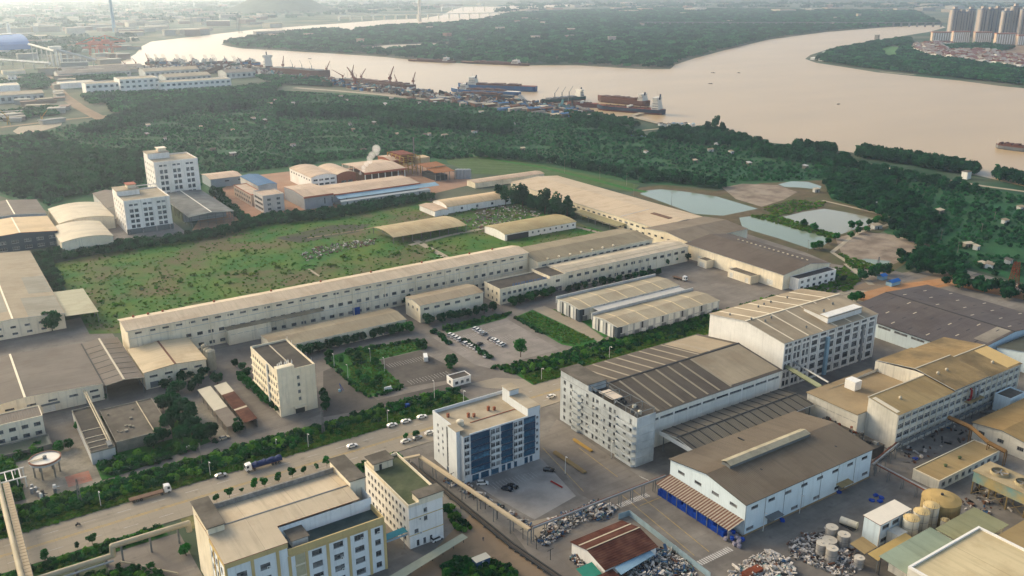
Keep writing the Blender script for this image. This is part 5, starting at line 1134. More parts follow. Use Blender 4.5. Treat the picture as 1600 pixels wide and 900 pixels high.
# ================================================================== LOWER RIGHT WORKS: tanks, silos, cooling tower, scrap
CB = flat('cream_flat_roof_works', 'big cream flat roofed works with white coping cut by the frame corner', 'building', 229.8, 268.3, 84, 126.8, 9.6, WOB, mat('roof_bigcream','#c7b68f',.7,.06,.1,'#b0a07b',.5,.04,seam='X',seamw=14), par=.6, pt=.7, coping=WHITE)
G1 = thing('pale_green_lean_roof', 'pale green sheet roof sloping beside the big cream flat roof', 'roof', (231, 127, 0))
b = MB(); slab(b, [(230.8,127.2,6.4),(258.5,127.2,6.8),(258.5,137.4,7.4),(230.8,137.4,7.0)], .15); part('roof', b, mat('sheet_palegreen','#8f9a84',.6,.08,.15,'#7b8671',.5,.06,seam='X',seamw=3), G1)
for k in range(6):
    for y in (127.6, 137): sbox('post', G1, STEELD, 231.3+k*5.3, 231.6+k*5.3, y-.15, y+.15, 0, 6.5)
sbox('store_wall', G1, WOB, 236, 258.3, 129, 136.8, 0, 6.2)
G2 = thing('olive_lean_roof', 'olive sheet roof between the silos and the big cream flat roof', 'roof', (259, 124, 0))
b = MB(); slab(b, [(259,123.8,7.0),(282.2,123.8,7.0),(282.2,136,7.4),(259,136,7.4)], .15); part('roof', b, mat('sheet_olive','#888766',.6,.08,.15,'#73724f',.5,.06,seam='X',seamw=3), G2)
sbox('store_wall', G2, WOB, 259.6, 281.6, 125, 135.5, 0, 6.8)
G3 = thing('tan_corner_roof', 'tan sheet roof in the corner beyond the big cream flat roof', 'roof', (270, 95, 0))
b = MB(); slab(b, [(269.4,90,7.8),(300,90,7.8),(300,121.5,8.4),(269.4,121.5,8.4)], .2); part('roof', b, R_YELC, G3); sbox('store_wall', G3, WOB, 270, 299.5, 91, 121, 0, 7.6)
# large ochre tank with low domed lid
TK = thing('ochre_tank', 'large squat ochre storage tank with low domed lid', 'tank', (276.8, 144.9, 0))
b = MB(); b.cyl(276.8,144.9,0,8.4,6.4,n=40,cap=False); part('shell', b, TANKY, TK)
b = MB(); b.cyl(276.8,144.9,8.4,9.2,6.5,4.0,n=40,cap=False); b.cyl(276.8,144.9,9.2,9.7,4.0,.6,n=40); part('lid', b, mat('tank_lid','#a98f5c',.75,.08,.3,'#8c7648',.6,.12), TK)
b = MB(); b.cyl(276.8,144.9,9.7,10.3,.5,n=10); part('vent', b, STEELD, TK)
b = MB(); [b.tube((270.2,144+dx,0),(270.2,144+dx,9.2),.06,5) for dx in (0,.6)]; part('ladder', b, STEEL, TK)
for k, (x, y, r, h_) in enumerate(((256.6,143.2,2.6,9.3),(262.7,143.4,2.6,9.6),(268.6,143.6,2.6,9.9),(268.6,138.0,1.5,7.0))):
    t = thing('cream_silo', ('cream silo nearest the white framed building','middle cream silo of the three beside the ochre tank','cream silo closest to the ochre tank','short thin cream silo at the foot of the ochre tank')[k], 'silo', (x, y, 0), group='cream silos by the ochre tank')
    b = MB(); b.cyl(x,y,0,h_-.6,r,n=26,cap=False); part('shell', b, TANKM, t); b = MB(); b.cyl(x,y,h_-.6,h_,r+.1,.5,n=26); part('lid', b, mat('silo_lid','#c2a977',.7,.08,.4), t)
    b = MB(); [b.cyl(x,y,z,z+.12,r+.05,n=26,cap=False) for z in (h_*.3,h_*.6,h_-.75)]; part('hoop', b, STEEL, t)
    b = MB(); [b.tube((x-r*.7+dx,y-r*.75,0),(x-r*.7+dx,y-r*.75,h_+.6),.05,4) for dx in (0,.5)]; part('ladder', b, STEELD, t)
    b = MB()
    for q in range(10): a = q*math.pi/5; b.tube((x+r*.95*math.cos(a),y+r*.95*math.sin(a),h_-.5),(x+r*.95*math.cos(a),y+r*.95*math.sin(a),h_+.5),.04,4)
    part('railing', b, STEELD, t)
WF = thing('white_framed_building', 'white framed building with pale roof beside the cream silos', 'building', (244, 146.7, 0))
w3 = rows([('f',2,3.5,9,z,3.6,1.5,4) for z in (1.0,6.0)]); walls(WF, 244.2, 261, 146.6, 152.6, 0, 8.6, w3, W_BLUE); put_windows(WF, 244.2, 146.6, w3)
b = MB(); slab(b, [(243.8,146.2,8.6),(261.3,146.2,8.6),(261.3,153,8.9),(243.8,153,8.9)], .2, 0, .03, 1); part('roof', b, [mat('roof_whiteframe','#d9cfbc',.5,.05,.2), RUSTY], WF)
for x in (244.2, 249.6, 255.4, 260.5): band(WF, WHITE, x, x+.5, 146.6, 0, 8.5, .2, name='frame_post')
sbox('low_part', WF, WOB, 248.5, 253.4, 141.9, 146.3, 0, 5.2)
A1_ = thing('ochre_awning', 'small ochre awning in front of the white framed building', 'awning', (232.6, 143.4, 0)); b = MB(); slab(b, [(232.6,143.4,3.6),(239.2,143.4,3.8),(239.6,149.4,4.2),(233,149.4,4.0)], .12); part('roof', b, R_YELC, A1_)
A2_ = thing('tan_awning', 'long tan awning between white framed building and pale green roof', 'awning', (231.8, 138, 0)); b = MB(); slab(b, [(231.6,137.9,4.7),(251.7,137.9,4.9),(251.7,141.8,5.3),(231.6,141.8,5.1)], .12); part('roof', b, mat('sheet_tan','#b3985f',.6,.08,.2), A2_)
for t, xs, y, h_ in ((A1_, (233,239), 143.8, 3.6), (A2_, (232,238,245,251), 138.3, 4.8)):
    for x in xs: sbox('post', t, STEEL, x-.1, x+.1, y-.1, y+.1, 0, h_)
# steel drums
for k, ((x, y), r, h_) in enumerate(zip(((235.4,158.4),(235.2,153.4),(231.2,155.8),(225.6,154.6),(225.4,150.6),(230,143.4)), (2.0,2.0,2.4,1.9,1.9,1.6), (4.6,4.6,2.6,4.2,4.6,3.4))):
    t = thing('scrap_vessel', ('rearmost','right hand','widest flat','left hand','nearest','lone lower')[k]+' of the scrapped white cylinders on the heap', 'vessel', (x, y, 0), group='scrapped cylinders')
    b = MB(); b.cyl(x,y,0,h_,r,n=22); part('shell', b, mat('vessel_white','#a7a096',.7,.12,.5,'#7b746a',.6,.3,streak=.5), t); b = MB(); b.cyl(x,y,h_,h_+.12,r+.08,n=22); b.cyl(x,y,h_+.12,h_+.35,.45,n=10); part('lid', b, mat('vessel_lid','#bcb3a2',.7,.1,.5), t)
    b = MB(); b.cyl(x,y,h_*.5,h_*.5+.15,r+.05,n=22,cap=False); part('hoop', b, STEEL, t)
# tank container
TC = thing('tank_container', 'cream tank body lying alone in the works yard', 'tank body', (246.4, 159.3, 0))
b = MB(); b.tube((245.6,162.3,1.7),(247.2,156.6,1.7),1.25,18); part('shell', b, TANKM, TC)
b = MB(); b.box(245.0,247.8,156.6,162.3,.2,.5); part('skid', b, STEELD, TC)
# cooling tower with fan stacks
CT = thing('cooling_tower', 'ochre cooling tower deck with round fan stacks on steel legs', 'cooling tower', (301, 126, 0))
b = MB(); b.box(302,313,122,148,5.2,9.4); part('casing', b, mat('casing_ochre','#9b8a5e',.8,.15,.3,'#3f8a93',.75,.1), CT)
sbox('deck', CT, mat('deck_tan','#a39373',.85,.12,.3,'#7a6a4c',.5,.2), 301.6, 313.4, 121.6, 148.4, 9.4, 9.7)
for y in (141.5, 132.5, 124.5):
    f_ = thing('tmp', None, None); bpy.data.objects.remove(f_)
    b = MB(); b.cyl(307.6,y,9.7,10.6,3.3,3.0,n=28,cap=False); b.cyl(307.6,y,9.7,10.6,2.9,2.8,n=28,cap=False); st_ = part('fan_stack', b, mat('stack_tan','#8f8366',.8,.12,.4), CT)
    for q in range(5):
        a = q*2*math.pi/5+.3; b = MB(); c, s = math.cos(a), math.sin(a)
        slab(b, [(307.6+.3*c+.1*s,y+.3*s-.1*c,10.0),(307.6+2.7*c+.3*s,y+2.7*s-.3*c,10.05),(307.6+2.7*c-.3*s,y+2.7*s+.3*c,10.15),(307.6+.3*c-.1*s,y+.3*s+.1*c,10.1)], .06); part('blade', b, ALU, st_)
    b = MB(); b.cyl(307.6,y,9.8,10.35,.5,n=10); part('hub', b, STEEL, st_)
for x in (302.2, 307.5, 312.8):
    for y in (122.3, 128.5, 135, 141.5, 147.7): sbox('leg', CT, mat('leg_tan','#7d6b47',.8,.15,.4), x-.2, x+.2, y-.2, y+.2, 0, 5.2)
for y0_, y1_ in ((122.3,128.5),(128.5,135),(135,141.5),(141.5,147.7)):
    b = MB(); b.tube((302.2,y0_,.3),(302.2,y1_,5),.09,5); b.tube((302.2,y1_,.3),(302.2,y0_,5),.09,5); part('brace', b, mat('leg_tan','#7d6b47'), CT)
# ochre conveyor gallery
CV = thing('conveyor_gallery', 'rust ochre inclined conveyor from the ochre block over the low shed', 'conveyor', (340, 178, 0))
pp = [P(1482,652,9), P(1518,668,9), P(1545,692,7), P(1572,706,6)]
for p, q in zip(pp[:-1], pp[1:]):
    b = MB(); b.tube(p, q, 1.0, 4); part('gallery', b, mat('gallery_ochre','#7d5f3a',.8,.2,.4,'#5a4733',.6,.2), CV)
for p in pp[1:]:
    for dx in (-.8, .8): sbox('trestle', CV, mat('gallery_ochre','#7d5f3a'), p[0]+dx-.15, p[0]+dx+.15, p[1]-.15, p[1]+.15, 0, p[2])
SBR = thing('conveyor_bridge', 'green grey lattice conveyor bridge between tall building and ochre block', 'bridge', (306, 240, 0))
a, c = (317.5,247.6,10.8), (311.5,223.6,11.2); 
b = MB(); b.tube(a, c, 1.3, 4); part('gallery', b, mat('gallery_green','#7f8468',.7,.12,.5,'#5d614b',.5,.3), SBR)
b = MB(); b.tube((322,247.6,12.2),(316,223.6,12.6),.5,8); part('duct', b, ALU, SBR)
# ---- pipe racks
def rack(name, label, p, q, z, n, w=1.4, pipes=3, pm=None, dk=None, h_post=None):
    t = thing(name, label, 'pipe rack', (p[0], p[1], 0)); d = Vector((q[0]-p[0], q[1]-p[1], 0)); L_ = d.length; d.normalize(); s = Vector((-d.y, d.x, 0))
    for k in range(n):
        c = Vector((p[0], p[1], 0))+d*L_*k/(n-1)
        for e in (-1, 1):
            b = MB(); m = c+s*e*w/2; b.box(m.x-.12, m.x+.12, m.y-.12, m.y+.12, 0, z); part('post', b, STEEL, t)
        b = MB(); b.tube(c+s*w/2+Vector((0,0,z-.15)), c-s*w/2+Vector((0,0,z-.15)), .12, 4); part('cross_beam', b, STEEL, t)
    for k in range(pipes):
        o = s*(w*.8*(k/(max(1, pipes-1))-.5)); b = MB(); b.tube(Vector((p[0],p[1],z+.15))+o, Vector((q[0],q[1],z+.15))+o, .2 if k != 1 else .28, 8); part('pipe', b, [pm or PIPE, ALU, RUSTY][k % 3], t)
    if dk:
        b = MB(); pts = [Vector((p[0],p[1],z+.5))+s*w/2, Vector((p[0],p[1],z+.5))-s*w/2, Vector((q[0],q[1],z+.5))-s*w/2, Vector((q[0],q[1],z+.5))+s*w/2]; slab(b, pts, .15); part('deck', b, dk, t)
    return t
rack('yard_pipe_rack', 'steel pipe rack running from the scrap corner to the pale blue warehouse', (150.3,214.2), (211,214.2), 5, 12, 1.2, 3, STEEL)
rack('office_pipe_rack', 'cream pipe rack slanting past the office block to the yard corner', (141,277), (148.2,213), 5.5, 8, 1.5, 3, PIPE, mat('deck_cream','#b3a184',.7,.08,.3))
rack('short_pipe_rack', 'short cream pipe rack by the road corner near the mossy wing', (127.5,279.5), (141,277.2), 6, 4, 1.4, 2, PIPE, MATS['deck_cream'])
rack('service_pipe_rack', 'low dark pipe rack along the foot of the ochre roofed block', (283,176.5), (306,181), 4.6, 6, 2.4, 3, STEELD)
rack('works_pipe_bridge', 'brown pipe bridge crossing the works yard toward the ochre tank', (284.5,176), (283,152), 4.5, 5, 1.2, 2, RUSTY)
CR_ = thing('conveyor_track', 'long dark conveyor track in the ditch behind the office wing', 'conveyor', (142, 190, 0))
q = [(139.2,283),(140.6,260),(142.4,215),(144.5,198),(148,170)]
for a, c in zip(q[:-1], q[1:]):
    for o, m_, w_, z_ in ((-.9,STEELD,.5,.7),(.9,STEELD,.5,.7),(0,mat('belt','#4b443d',.9,.2,.5),1.0,.6)):
        b = MB(); slab(b, [(a[0]+o-w_/2,a[1],z_),(a[0]+o+w_/2,a[1],z_),(c[0]+o+w_/2,c[1],z_),(c[0]+o-w_/2,c[1],z_)], .35); part('rail' if o else 'belt', b, m_, CR_)
    for k in range(6):
        m = lerp((*a,0),(*c,0),k/6); sbox('frame', CR_, STEEL, m[0]-1.3, m[0]+1.3, m[1]-.1, m[1]+.1, 0, .68)
for k in range(9):                                        # catenary like yard posts beside it
    y = 262-k*7.5; x = 146.2+k*.35; t = thing('yard_post', 'thin T shaped steel post in the row beside the conveyor track', 'post', (x, y, 0), group='posts beside the conveyor'); b = MB(); b.tube((x,y,0),(x,y,4.2),.12,6); part('pole', b, STEELD, t); b = MB(); b.tube((x-1.2,y,3.9),(x+1.2,y,4.1),.1,5); part('arm', b, STEELD, t)
# big-bore pipeline at lower left with expansion loop, and the gantry over the road
BP = thing('big_bore_pipeline', 'fat cream pipeline stepping up beside the road at lower left', 'pipeline', (10, 281, 0))
def pipe_run(t, pts, r, m, nm='pipe'):
    for i, (p, q) in enumerate(zip(pts[:-1], pts[1:])):
        b = MB(); b.tube(p, q, r, 14); part(nm, b, m, t)
        if i:
            b = MB()
            for a in range(6):
                z0, z1 = -math.pi/2+math.pi*a/6, -math.pi/2+math.pi*(a+1)/6
                b.cyl(p[0], p[1], p[2]+r*1.04*math.sin(z0), p[2]+r*1.04*math.sin(z1), r*1.04*math.cos(z0), r*1.04*math.cos(z1), n=14, cap=False)
            part('elbow', b, m, t)
pipe_run(BP, [(-12,280.8,3.0),(29.3,280.6,3.0),(29.5,280.4,6.6),(53.5,279.6,6.8),(53.6,279.6,3.6)], .95, PIPE)
for x in (-2, 8, 18, 27): sbox('saddle', BP, W_CONC, x-.4, x+.4, 279.8, 281.8, 0, 2.2)
for x in (32, 41, 50): sbox('trestle', BP, STEEL, x-.3, x+.3, 279.7, 280.4, 0, 6.0)
b = MB(); b.tube((-12,278.6,2.2),(29,278.6,2.2),.35,8); part('side_pipe', b, ALU, BP)
GT = thing('pipe_gantry', 'ribbed pipe gantry bridging the road at the left edge', 'pipe gantry', (3.6, 290, 0))
pipe_run(GT, [(2.4,345,3.5),(2.6,343,8.0),(2.9,274,8.0),(3.0,273,3.2)], .85, PIPE)
for k in range(34):
    y = 275+k*1.98; b = MB(); b.box(3.9, 5.9, y, y+1.7, 7.5, 7.7); part('deck_plate', b, MATS['deck_cream'], GT)
for x in (3.8, 5.9):
    b = MB(); b.box(x, x+.14, 275, 342, 7.1, 7.5); b.box(x, x+.08, 275, 342, 8.6, 8.7)
    for k in range(28): b.box(x, x+.08, 275+k*2.45, 275.08+k*2.45, 7.7, 8.6)
    part('side_rail', b, STEEL, GT)
for y in (275.5, 292, 319, 341):
    for x in (2.4, 5.8): sbox('leg', GT, STEEL, x-.25, x+.25, y, y+.5, 0, 7.2)
    sbox('cross_beam', GT, STEEL, 1.6, 6.2, y, y+.5, 7.0, 7.15)
b = MB(); b.tube((31,279,.9),(45,262,.9),.3,8); t = thing('yard_pipe', 'thin cream pipe running from the pipeline toward the works block', 'pipe', (31,279,0)); part('pipe', b, PIPE, t)
# ---- red roofed scrap shed
RS = thing('red_scrap_shed', 'scrap shed with rusty red roof and white gable end', 'shed', (156, 182, 0))
x0, x1, y0, y1 = 157.0, 178.5, 183.6, 201.0
walls(RS, x0, x1, y0, y1, 0, 4.4, [], W_WHITE, ('x', 6.4, 192.5))
b = MB(); [slab(b, s, .15, 0, .03) for s in slope_pts(x0, x1, y0, y1, 4.4, 6.4, 'x', 192.5, .5)]; rf = part('roof', b, R_RUST, RS)
sbox('ridge_cap', rf, STRIP, x0-.5, x1+.5, 192.3, 192.7, 6.56, 6.7); b = MB(); slab(b, [(x0-.4,196.5,5.5),(x1+.4,196.5,5.5),(x1+.4,197.1,5.43),(x0-.4,197.1,5.43)], .06, 0, .2); part('roof_strip', b, STRIP, rf)
t = thing('pale_lean_to', 'pale blue sheet lean-to against the red scrap shed', 'lean-to', (160, 180, 0)); b = MB(); slab(b, [(160.2,179.6,3.3),(176,181.6,3.3),(176,184.6,4.0),(160.2,182.8,4.0)], .1); part('roof', b, R_PBLUE, t); [sbox('post', t, STEEL, x-.1, x+.1, 180.9, 181.1, 0, 3.4) for x in (161,168,175)]
t = thing('green_lean_to', 'small green and rust sheet roof at the corner of the scrap shed', 'lean-to', (150, 180, 0)); b = MB(); slab(b, [(149.6,183.8,3.2),(155.6,183.4,3.2),(156.4,189.6,3.6),(150,189.6,3.6)], .1); part('roof', b, GREENP, t); b = MB(); slab(b, [(153,178.4,3.0),(159.6,178.4,3.0),(159.6,183.2,3.5),(153,183.2,3.5)], .1); part('rust_roof', b, R_RUST, t); [sbox('post', t, STEEL, x-.1, x+.1, y-.1, y+.1, 0, 3.2) for x, y in ((150,184),(155.4,183.6),(153.4,178.8),(159.2,178.8))]
t = thing('container_cabin', 'blue and white site cabin by the dirt track', 'cabin', P(746,878)); cx, cy, _ = P(752,882); b = MB(); b.box(cx-2.6,cx+2.6,cy-1.3,cy+1.5,0,2.5); part('body', b, mat('cabin_blue','#33506a',.6,.1,.4), t); b = MB(); b.box(cx-2.8,cx+2.8,cy-1.5,cy+1.7,2.5,2.65); part('roof', b, STRIPL, t); b = MB(); b.box(cx-.4,cx+.4,cy-1.33,cy-1.305,.1,2.1); part('door', b, WHITE, t)
# corrugated fence beside the scrap yard
FN = thing('sheet_fence', 'pale blue grey sheet fence between scrap yard and works road', 'fence', P(985,808))
pts = [P(966,812), P(983,806), P(1110,905)]
for p, q in zip(pts[:-1], pts[1:]):
    n = int(math.dist(p, q)/2.2)
    for k in range(n):
        a, c = lerp(p, q, k/n), lerp(p, q, (k+.96)/n); b = MB(); d = Vector((c[0]-a[0], c[1]-a[1], 0)).normalized(); s = Vector((-d.y, d.x, 0))*.05
        b.prism([(a[0]+s.x,a[1]+s.y),(c[0]+s.x,c[1]+s.y),(c[0]-s.x,c[1]-s.y),(a[0]-s.x,a[1]-s.y)], 0, 2.3+.1*random.random()); part('fence_panel', b, mat('fence_sheet','#8da0a6',.6,.15,.5), FN)
# blue stacked crates under the slat canopy, pale sacks at their end
def soft(name, label, cat, c, size, m, group, rz=0, seed=0):
    r = np.random.default_rng(seed); b = MB(); nu, nv = 8, 6; sx, sy, sz = size; i0 = 0
    for j in range(nv+1):
        v = -math.pi/2+math.pi*j/nv
        for i in range(nu):
            u = 2*math.pi*i/nu; k = 1+.16*r.uniform(-1,1)
            cu, su, cv, sv = math.cos(u), math.sin(u), math.cos(v), math.sin(v)
            pw = lambda t: math.copysign(abs(t)**.55, t)
            b.v.append((sx/2*pw(cu)*abs(cv)**.45*k, sy/2*pw(su)*abs(cv)**.45*k, sz/2+sz/2*pw(sv)*(k if j else 1)))
    for j in range(nv):
        for i in range(nu): b.f.append((j*nu+i, j*nu+(i+1)%nu, (j+1)*nu+(i+1)%nu, (j+1)*nu+i)); b.m.append(0)
    o = obj(name, b.mesh(name, m), None, c, rz); tag(o, label, cat, group); return o
BLU = mat('crate_blue', '#1544a0', .55, .2, .9, '#0f2f73', .5, .6)
cb = MB(); cb.box(-.62,.62,-.55,.55,0,1.15); cb.box(-.66,.66,-.59,.59,1.05,1.15)
for k in range(5): cb.box(-.64,.64,-.57+k*.24,-.5+k*.24,.05,1.04)
crm = cb.mesh('blue_crate', BLU)
for k in range(27):
    for j in range(2):
        for z in range(3 if (k*7+j*3) % 5 else 2):
            if k > 22 and z > 1: continue
            o = obj('blue_crate', crm, None, (206.0+j*1.4+random.uniform(-.05,.05), 211.5-k*1.22, .03+z*1.16), random.uniform(-.05,.05)); tag(o, 'blue plastic crate in the stacks under the slatted canopy', 'crate', 'blue crates under the canopy')
SACK = mat('sack_pale', '#8f8891', .8, .15, .9)
for k in range(22):
    soft('bulk_sack', 'pale lilac bulk sack in the heap at the canopy corner', 'sack', (205.0+random.uniform(0,4.2), 178.5-random.uniform(0,6.5), .03+(1.0 if k % 3 == 0 else 0)), (1.5,1.4,1.3), SACK if k % 6 else BLU, 'sacks at the canopy corner', random.random()*3, k)
# scrap heaps: uncountable loose pieces, one object each
SCR = [mat('scrap_'+n, c, .8, .3, .9) for n, c in (('white','#bdb5ab'),('grey','#6c6862'),('blue','#3b5672'),('rust','#66493a'),('teal','#5f8482'),('dark','#2f2d2c'))]
def heap(name, label, cat, poly, n, hmax, wts, size=(.3,1.6), seed=0):
    r = np.random.default_rng(seed); q = [P(*p) for p in poly]; xs = [p[0] for p in q]; ys = [p[1] for p in q]; b = MB(); cx, cy = np.mean(xs), np.mean(ys); k = 0; rad = max(max(xs)-min(xs), max(ys)-min(ys))/2
    while k < n:
        x, y = r.uniform(min(xs), max(xs)), r.uniform(min(ys), max(ys))
        if not inside(x, y, q): continue
        z = hmax*max(0, 1-(math.hypot(x-cx, y-cy)/rad)**1.3)*r.uniform(.2,1)*(0.55+.45*math.sin(x*.7)*math.cos(y*.9))
        z = max(0, z); a, c, d = size[0]+(size[1]-size[0])*r.random(3)**2.2*[1.6,.8,.5]; a *= 1+2.2*(r.random() < .12); th, ph = r.uniform(0, 3.14), r.uniform(-.6,.6); i = len(b.v); b.box(-a/2,a/2,-c/2,c/2,-d/2,d/2,int(r.choice(6, p=wts)))
        M_ = Matrix.Translation((x,y,z+d/2)) @ Matrix.Rotation(th,4,'Z') @ Matrix.Rotation(ph,4,'Y')
        for v in range(i, len(b.v)): b.v[v] = tuple(M_ @ Vector(b.v[v]))
        k += 1
    o = obj(name, b.mesh(name, SCR)); tag(o, label, cat, kind='stuff'); return o
def inside(x, y, q):
    c = False; j = len(q)-1
    for i in range(len(q)):
        if (q[i][1] > y) != (q[j][1] > y) and x < (q[j][0]-q[i][0])*(y-q[i][1])/(q[j][1]-q[i][1])+q[i][0]: c = not c
        j = i
    return c
heap('scrap_heap', 'heap of mixed white blue and dark scrap beside the red shed', 'scrap', [(985,880),(1010,852),(1050,862),(1085,890),(1100,930),(960,930),(940,900)], 1300, 2.6, [.36,.2,.14,.06,.1,.14], (.2,1.3), seed=1)
heap('scrap_heap', 'baled scrap and rags below the yard pipe rack', 'scrap', [(838,845),(862,812),(915,792),(920,806),(885,835),(850,855)], 600, 1.8, [.4,.25,.15,.06,.02,.12], (.2,1.3), seed=2)
heap('scrap_heap', 'dark scrap under tarpaulin near the pipe rack corner', 'scrap', [(893,800),(930,782),(965,795),(950,812),(910,815)], 260, 2.0, [.25,.2,.3,.1,.05,.1], seed=3)
heap('scrap_heap', 'grey metal offcuts strewn round the white cylinders', 'scrap', [(1232,848),(1255,835),(1300,830),(1340,860),(1350,885),(1320,905),(1270,885),(1235,870)], 1000, 1.2, [.5,.33,.03,.1,.0,.04], (.2,1.2), seed=4)
heap('scrap_heap', 'bright white waste heap at the bottom edge', 'scrap', [(1130,910),(1160,880),(1200,860),(1228,872),(1250,905),(1240,950),(1150,950)], 1300, 3.0, [.84,.06,.01,.05,.04,0], (.2,1.3), seed=5)
heap('scrap_heap', 'small white rag pile in front of the scrap shed gable', 'scrap', [(888,872),(905,866),(922,880),(905,888)], 110, .8, [.5,.2,.1,.1,.05,.05], seed=6)
heap('works_clutter', 'dark pipes crates and scrap strewn along the foot of the ochre roofed block', 'clutter', [(1405,705),(1470,672),(1560,640),(1580,650),(1500,690),(1420,730)], 80, .15, [.12,.33,.05,.2,0,.3], (.4,2.0), 51)
heap('works_clutter', 'rusty pipework and fittings strewn round the silos and cooling tower', 'clutter', [(1470,800),(1520,770),(1545,745),(1580,800),(1530,810),(1490,812)], 90, .3, [.12,.33,.03,.32,0,.2], (.4,2.0), 52)
heap('works_clutter', 'loose debris along the strip between pipe rack and office block', 'clutter', [(700,745),(722,752),(800,800),(835,822),(825,828),(780,800),(690,752)], 160, .5, [.3,.3,.08,.22,.02,.08], (.3,1.6), 53)
heap('rubble', 'scattered pale rubble in the overgrown field', 'rubble', [(470,398),(500,385),(590,372),(585,382),(520,396),(480,408)], 260, .4, [.3,.45,.0,.25,0,0], (.4,1.8), 7)
heap('rubble', 'scattered grey rubble right of the field shelter', 'rubble', [(715,345),(760,325),(815,318),(850,335),(790,350),(730,360)], 380, .4, [.3,.45,.0,.25,0,0], (.4,1.8), 8)
t = thing('rust_container', 'rust brown open container beside the white waste heap', 'container', P(1165,905)); cx, cy, _ = P(1175,900); b = MB(); b.box(cx-3.5,cx+3.5,cy-1.3,cy+1.3,0,2.2); b.box(cx-3.6,cx+3.6,cy-1.4,cy+1.4,2.1,2.25); part('body', b, RUSTY, t)
for k, (px, py) in enumerate(((1368,775),(1377,779),(1362,783),(1375,784),(1222,814),(1310,770),(1430,718))):
    c = P(px, py); soft('blue_tarp_bundle', ('blue tarp bundle in the works yard cluster' if k < 4 else ('blue tarp bundle at the warehouse wall','blue tarp bundle below the small door canopy','blue tarp bundle beside the ochre block')[k-4]), 'tarp', c, (2.2,1.7,.8), BLU, 'blue tarps' if k < 4 else None, k, 40+k)
for k, (p, q, m_, nm, lab) in enumerate((((897,688),(925,706),YELP,'yellow_barrier_stack','stack of yellow barriers on the yard'),((866,708),(914,740),R_YELC,'tan_beam_stack','long stack of tan beams beside the parking yard'),((862,752),(880,762),mat('red_paint','#8d2320'),'red_barrier','low red barrier at the parking yard edge'))):
    a, c = P(*p), P(*q); t = thing(nm, lab, 'stack', a); d = Vector((c[0]-a[0], c[1]-a[1], 0)); L_ = d.length; d.normalize(); s = Vector((-d.y, d.x, 0))
    for i in range((3,4,2)[k]):
        for z in range(2 if k < 2 else 1):
            o = s*(i-1.5)*.45; b = MB(); b.tube(Vector(a)+o+Vector((0,0,.35+z*.5)), Vector(c)+o+Vector((0,0,.3+z*.4)), .2, 4); part('beam', b, m_, t)
# ================================================================== VEHICLES
CARM = {}
def xz_prism(b, prof, y0, y1, mi=0, inset=0.0, zi=None):
    """profile in XZ extruded along Y; upper points pulled in by inset"""
    n = len(prof); i = len(b.v); zt = max(p[1] for p in prof); zb = min(p[1] for p in prof)
    for s, y in ((1, y0), (-1, y1)):
        for x, z in prof:
            k = inset*(z-zb)/(zt-zb) if zt > zb else 0
            b.v.append((x, y+s*k, z))
    a = sum(prof[k][0]*prof[(k+1)%n][1]-prof[(k+1)%n][0]*prof[k][1] for k in range(n)) > 0
    for k in range(n):
        q = (i+k, i+(k+1)%n, i+n+(k+1)%n, i+n+k); b.f.append(q[::-1] if a else q); b.m.append(mi)
    f1 = tuple(i+k for k in range(n)); f2 = tuple(i+n+k for k in range(n-1,-1,-1))
    b.f.append(f1 if a else f1[::-1]); b.f.append(f2 if a else f2[::-1]); b.m += [mi, mi]
PAINT = {'white': mat('car_white','#dcd9d2',.35,.02), 'silver': mat('car_silver','#8f9395',.35,.02,metal=.4), 'dark': mat('car_dark','#17202c',.3,.02), 'black': mat('car_black','#101214',.3,.02), 'beige': mat('car_beige','#b9a98d',.4,.02)}
CGL = mat('car_glass', (.02,.025,.03), .1, .02, spec=.6); LAMP = mat('head_lamp','#d8d6cc',.2,.02); TAIL = mat('tail_lamp','#7a1512',.3,.02)
def car(label, px, colour='white', rz=0.0, suv=False, group=None):
    key = (colour, suv)
    if key not in CARM:
        b = MB(); hz = 1.0 if suv else .88
        xz_prism(b, [(-2.25,.3),(2.2,.3),(2.28,.55),(2.2,.78),(1.25,hz+.02),(-1.9,hz+.06),(-2.25,.9)], -.9, .9, 0, .06)
        body = b.mesh('body', PAINT[colour])
        b = MB(); ht = 1.72 if suv else 1.45
        xz_prism(b, [(1.2,hz),(.45,ht-.06),(-1.3 if not suv else -1.9,ht-.04),(-2.0 if not suv else -2.15,hz+.04)], -.82, .82, 0, .2)
        cab = b.mesh('cabin_glass', CGL)
        b = MB(); b.box(-1.25 if not suv else -1.85,.42,-.6,.6,ht-.05,ht+.02); roof = b.mesh('roof', PAINT[colour])
        b = MB(); b.tube((0,-.1,0),(0,.1,0),.33,14); wheel = b.mesh('wheel', BLACK)
        b = MB(); b.box(-.08,.06,-.2,.2,-.08,.08); hl = b.mesh('headlight', LAMP); b = MB(); b.box(-.05,.05,-.18,.18,-.1,.1); tl = b.mesh('tail_light', TAIL)
        CARM[key] = (body, cab, roof, wheel, hl, tl)
    body, cab, roof, wheel, hl, tl = CARM[key]
    p = P(*px); r = thing('parked_car' if group else 'car', label, 'car', (p[0], p[1], .08), rz, group)
    obj('body', body, r); obj('cabin_glass', cab, r); obj('roof', roof, r)
    for x in (-1.4, 1.38):
        for y in (-.82, .82): obj('wheel', wheel, r, (x, y, .33))
    for y in (-.62, .62): obj('headlight', hl, r, (2.22, y, .68)); obj('tail_light', tl, r, (-2.25, y, .8))
    return r
g = 'cars on the factory car park'
wl = 'white car parked among others on the factory car park'
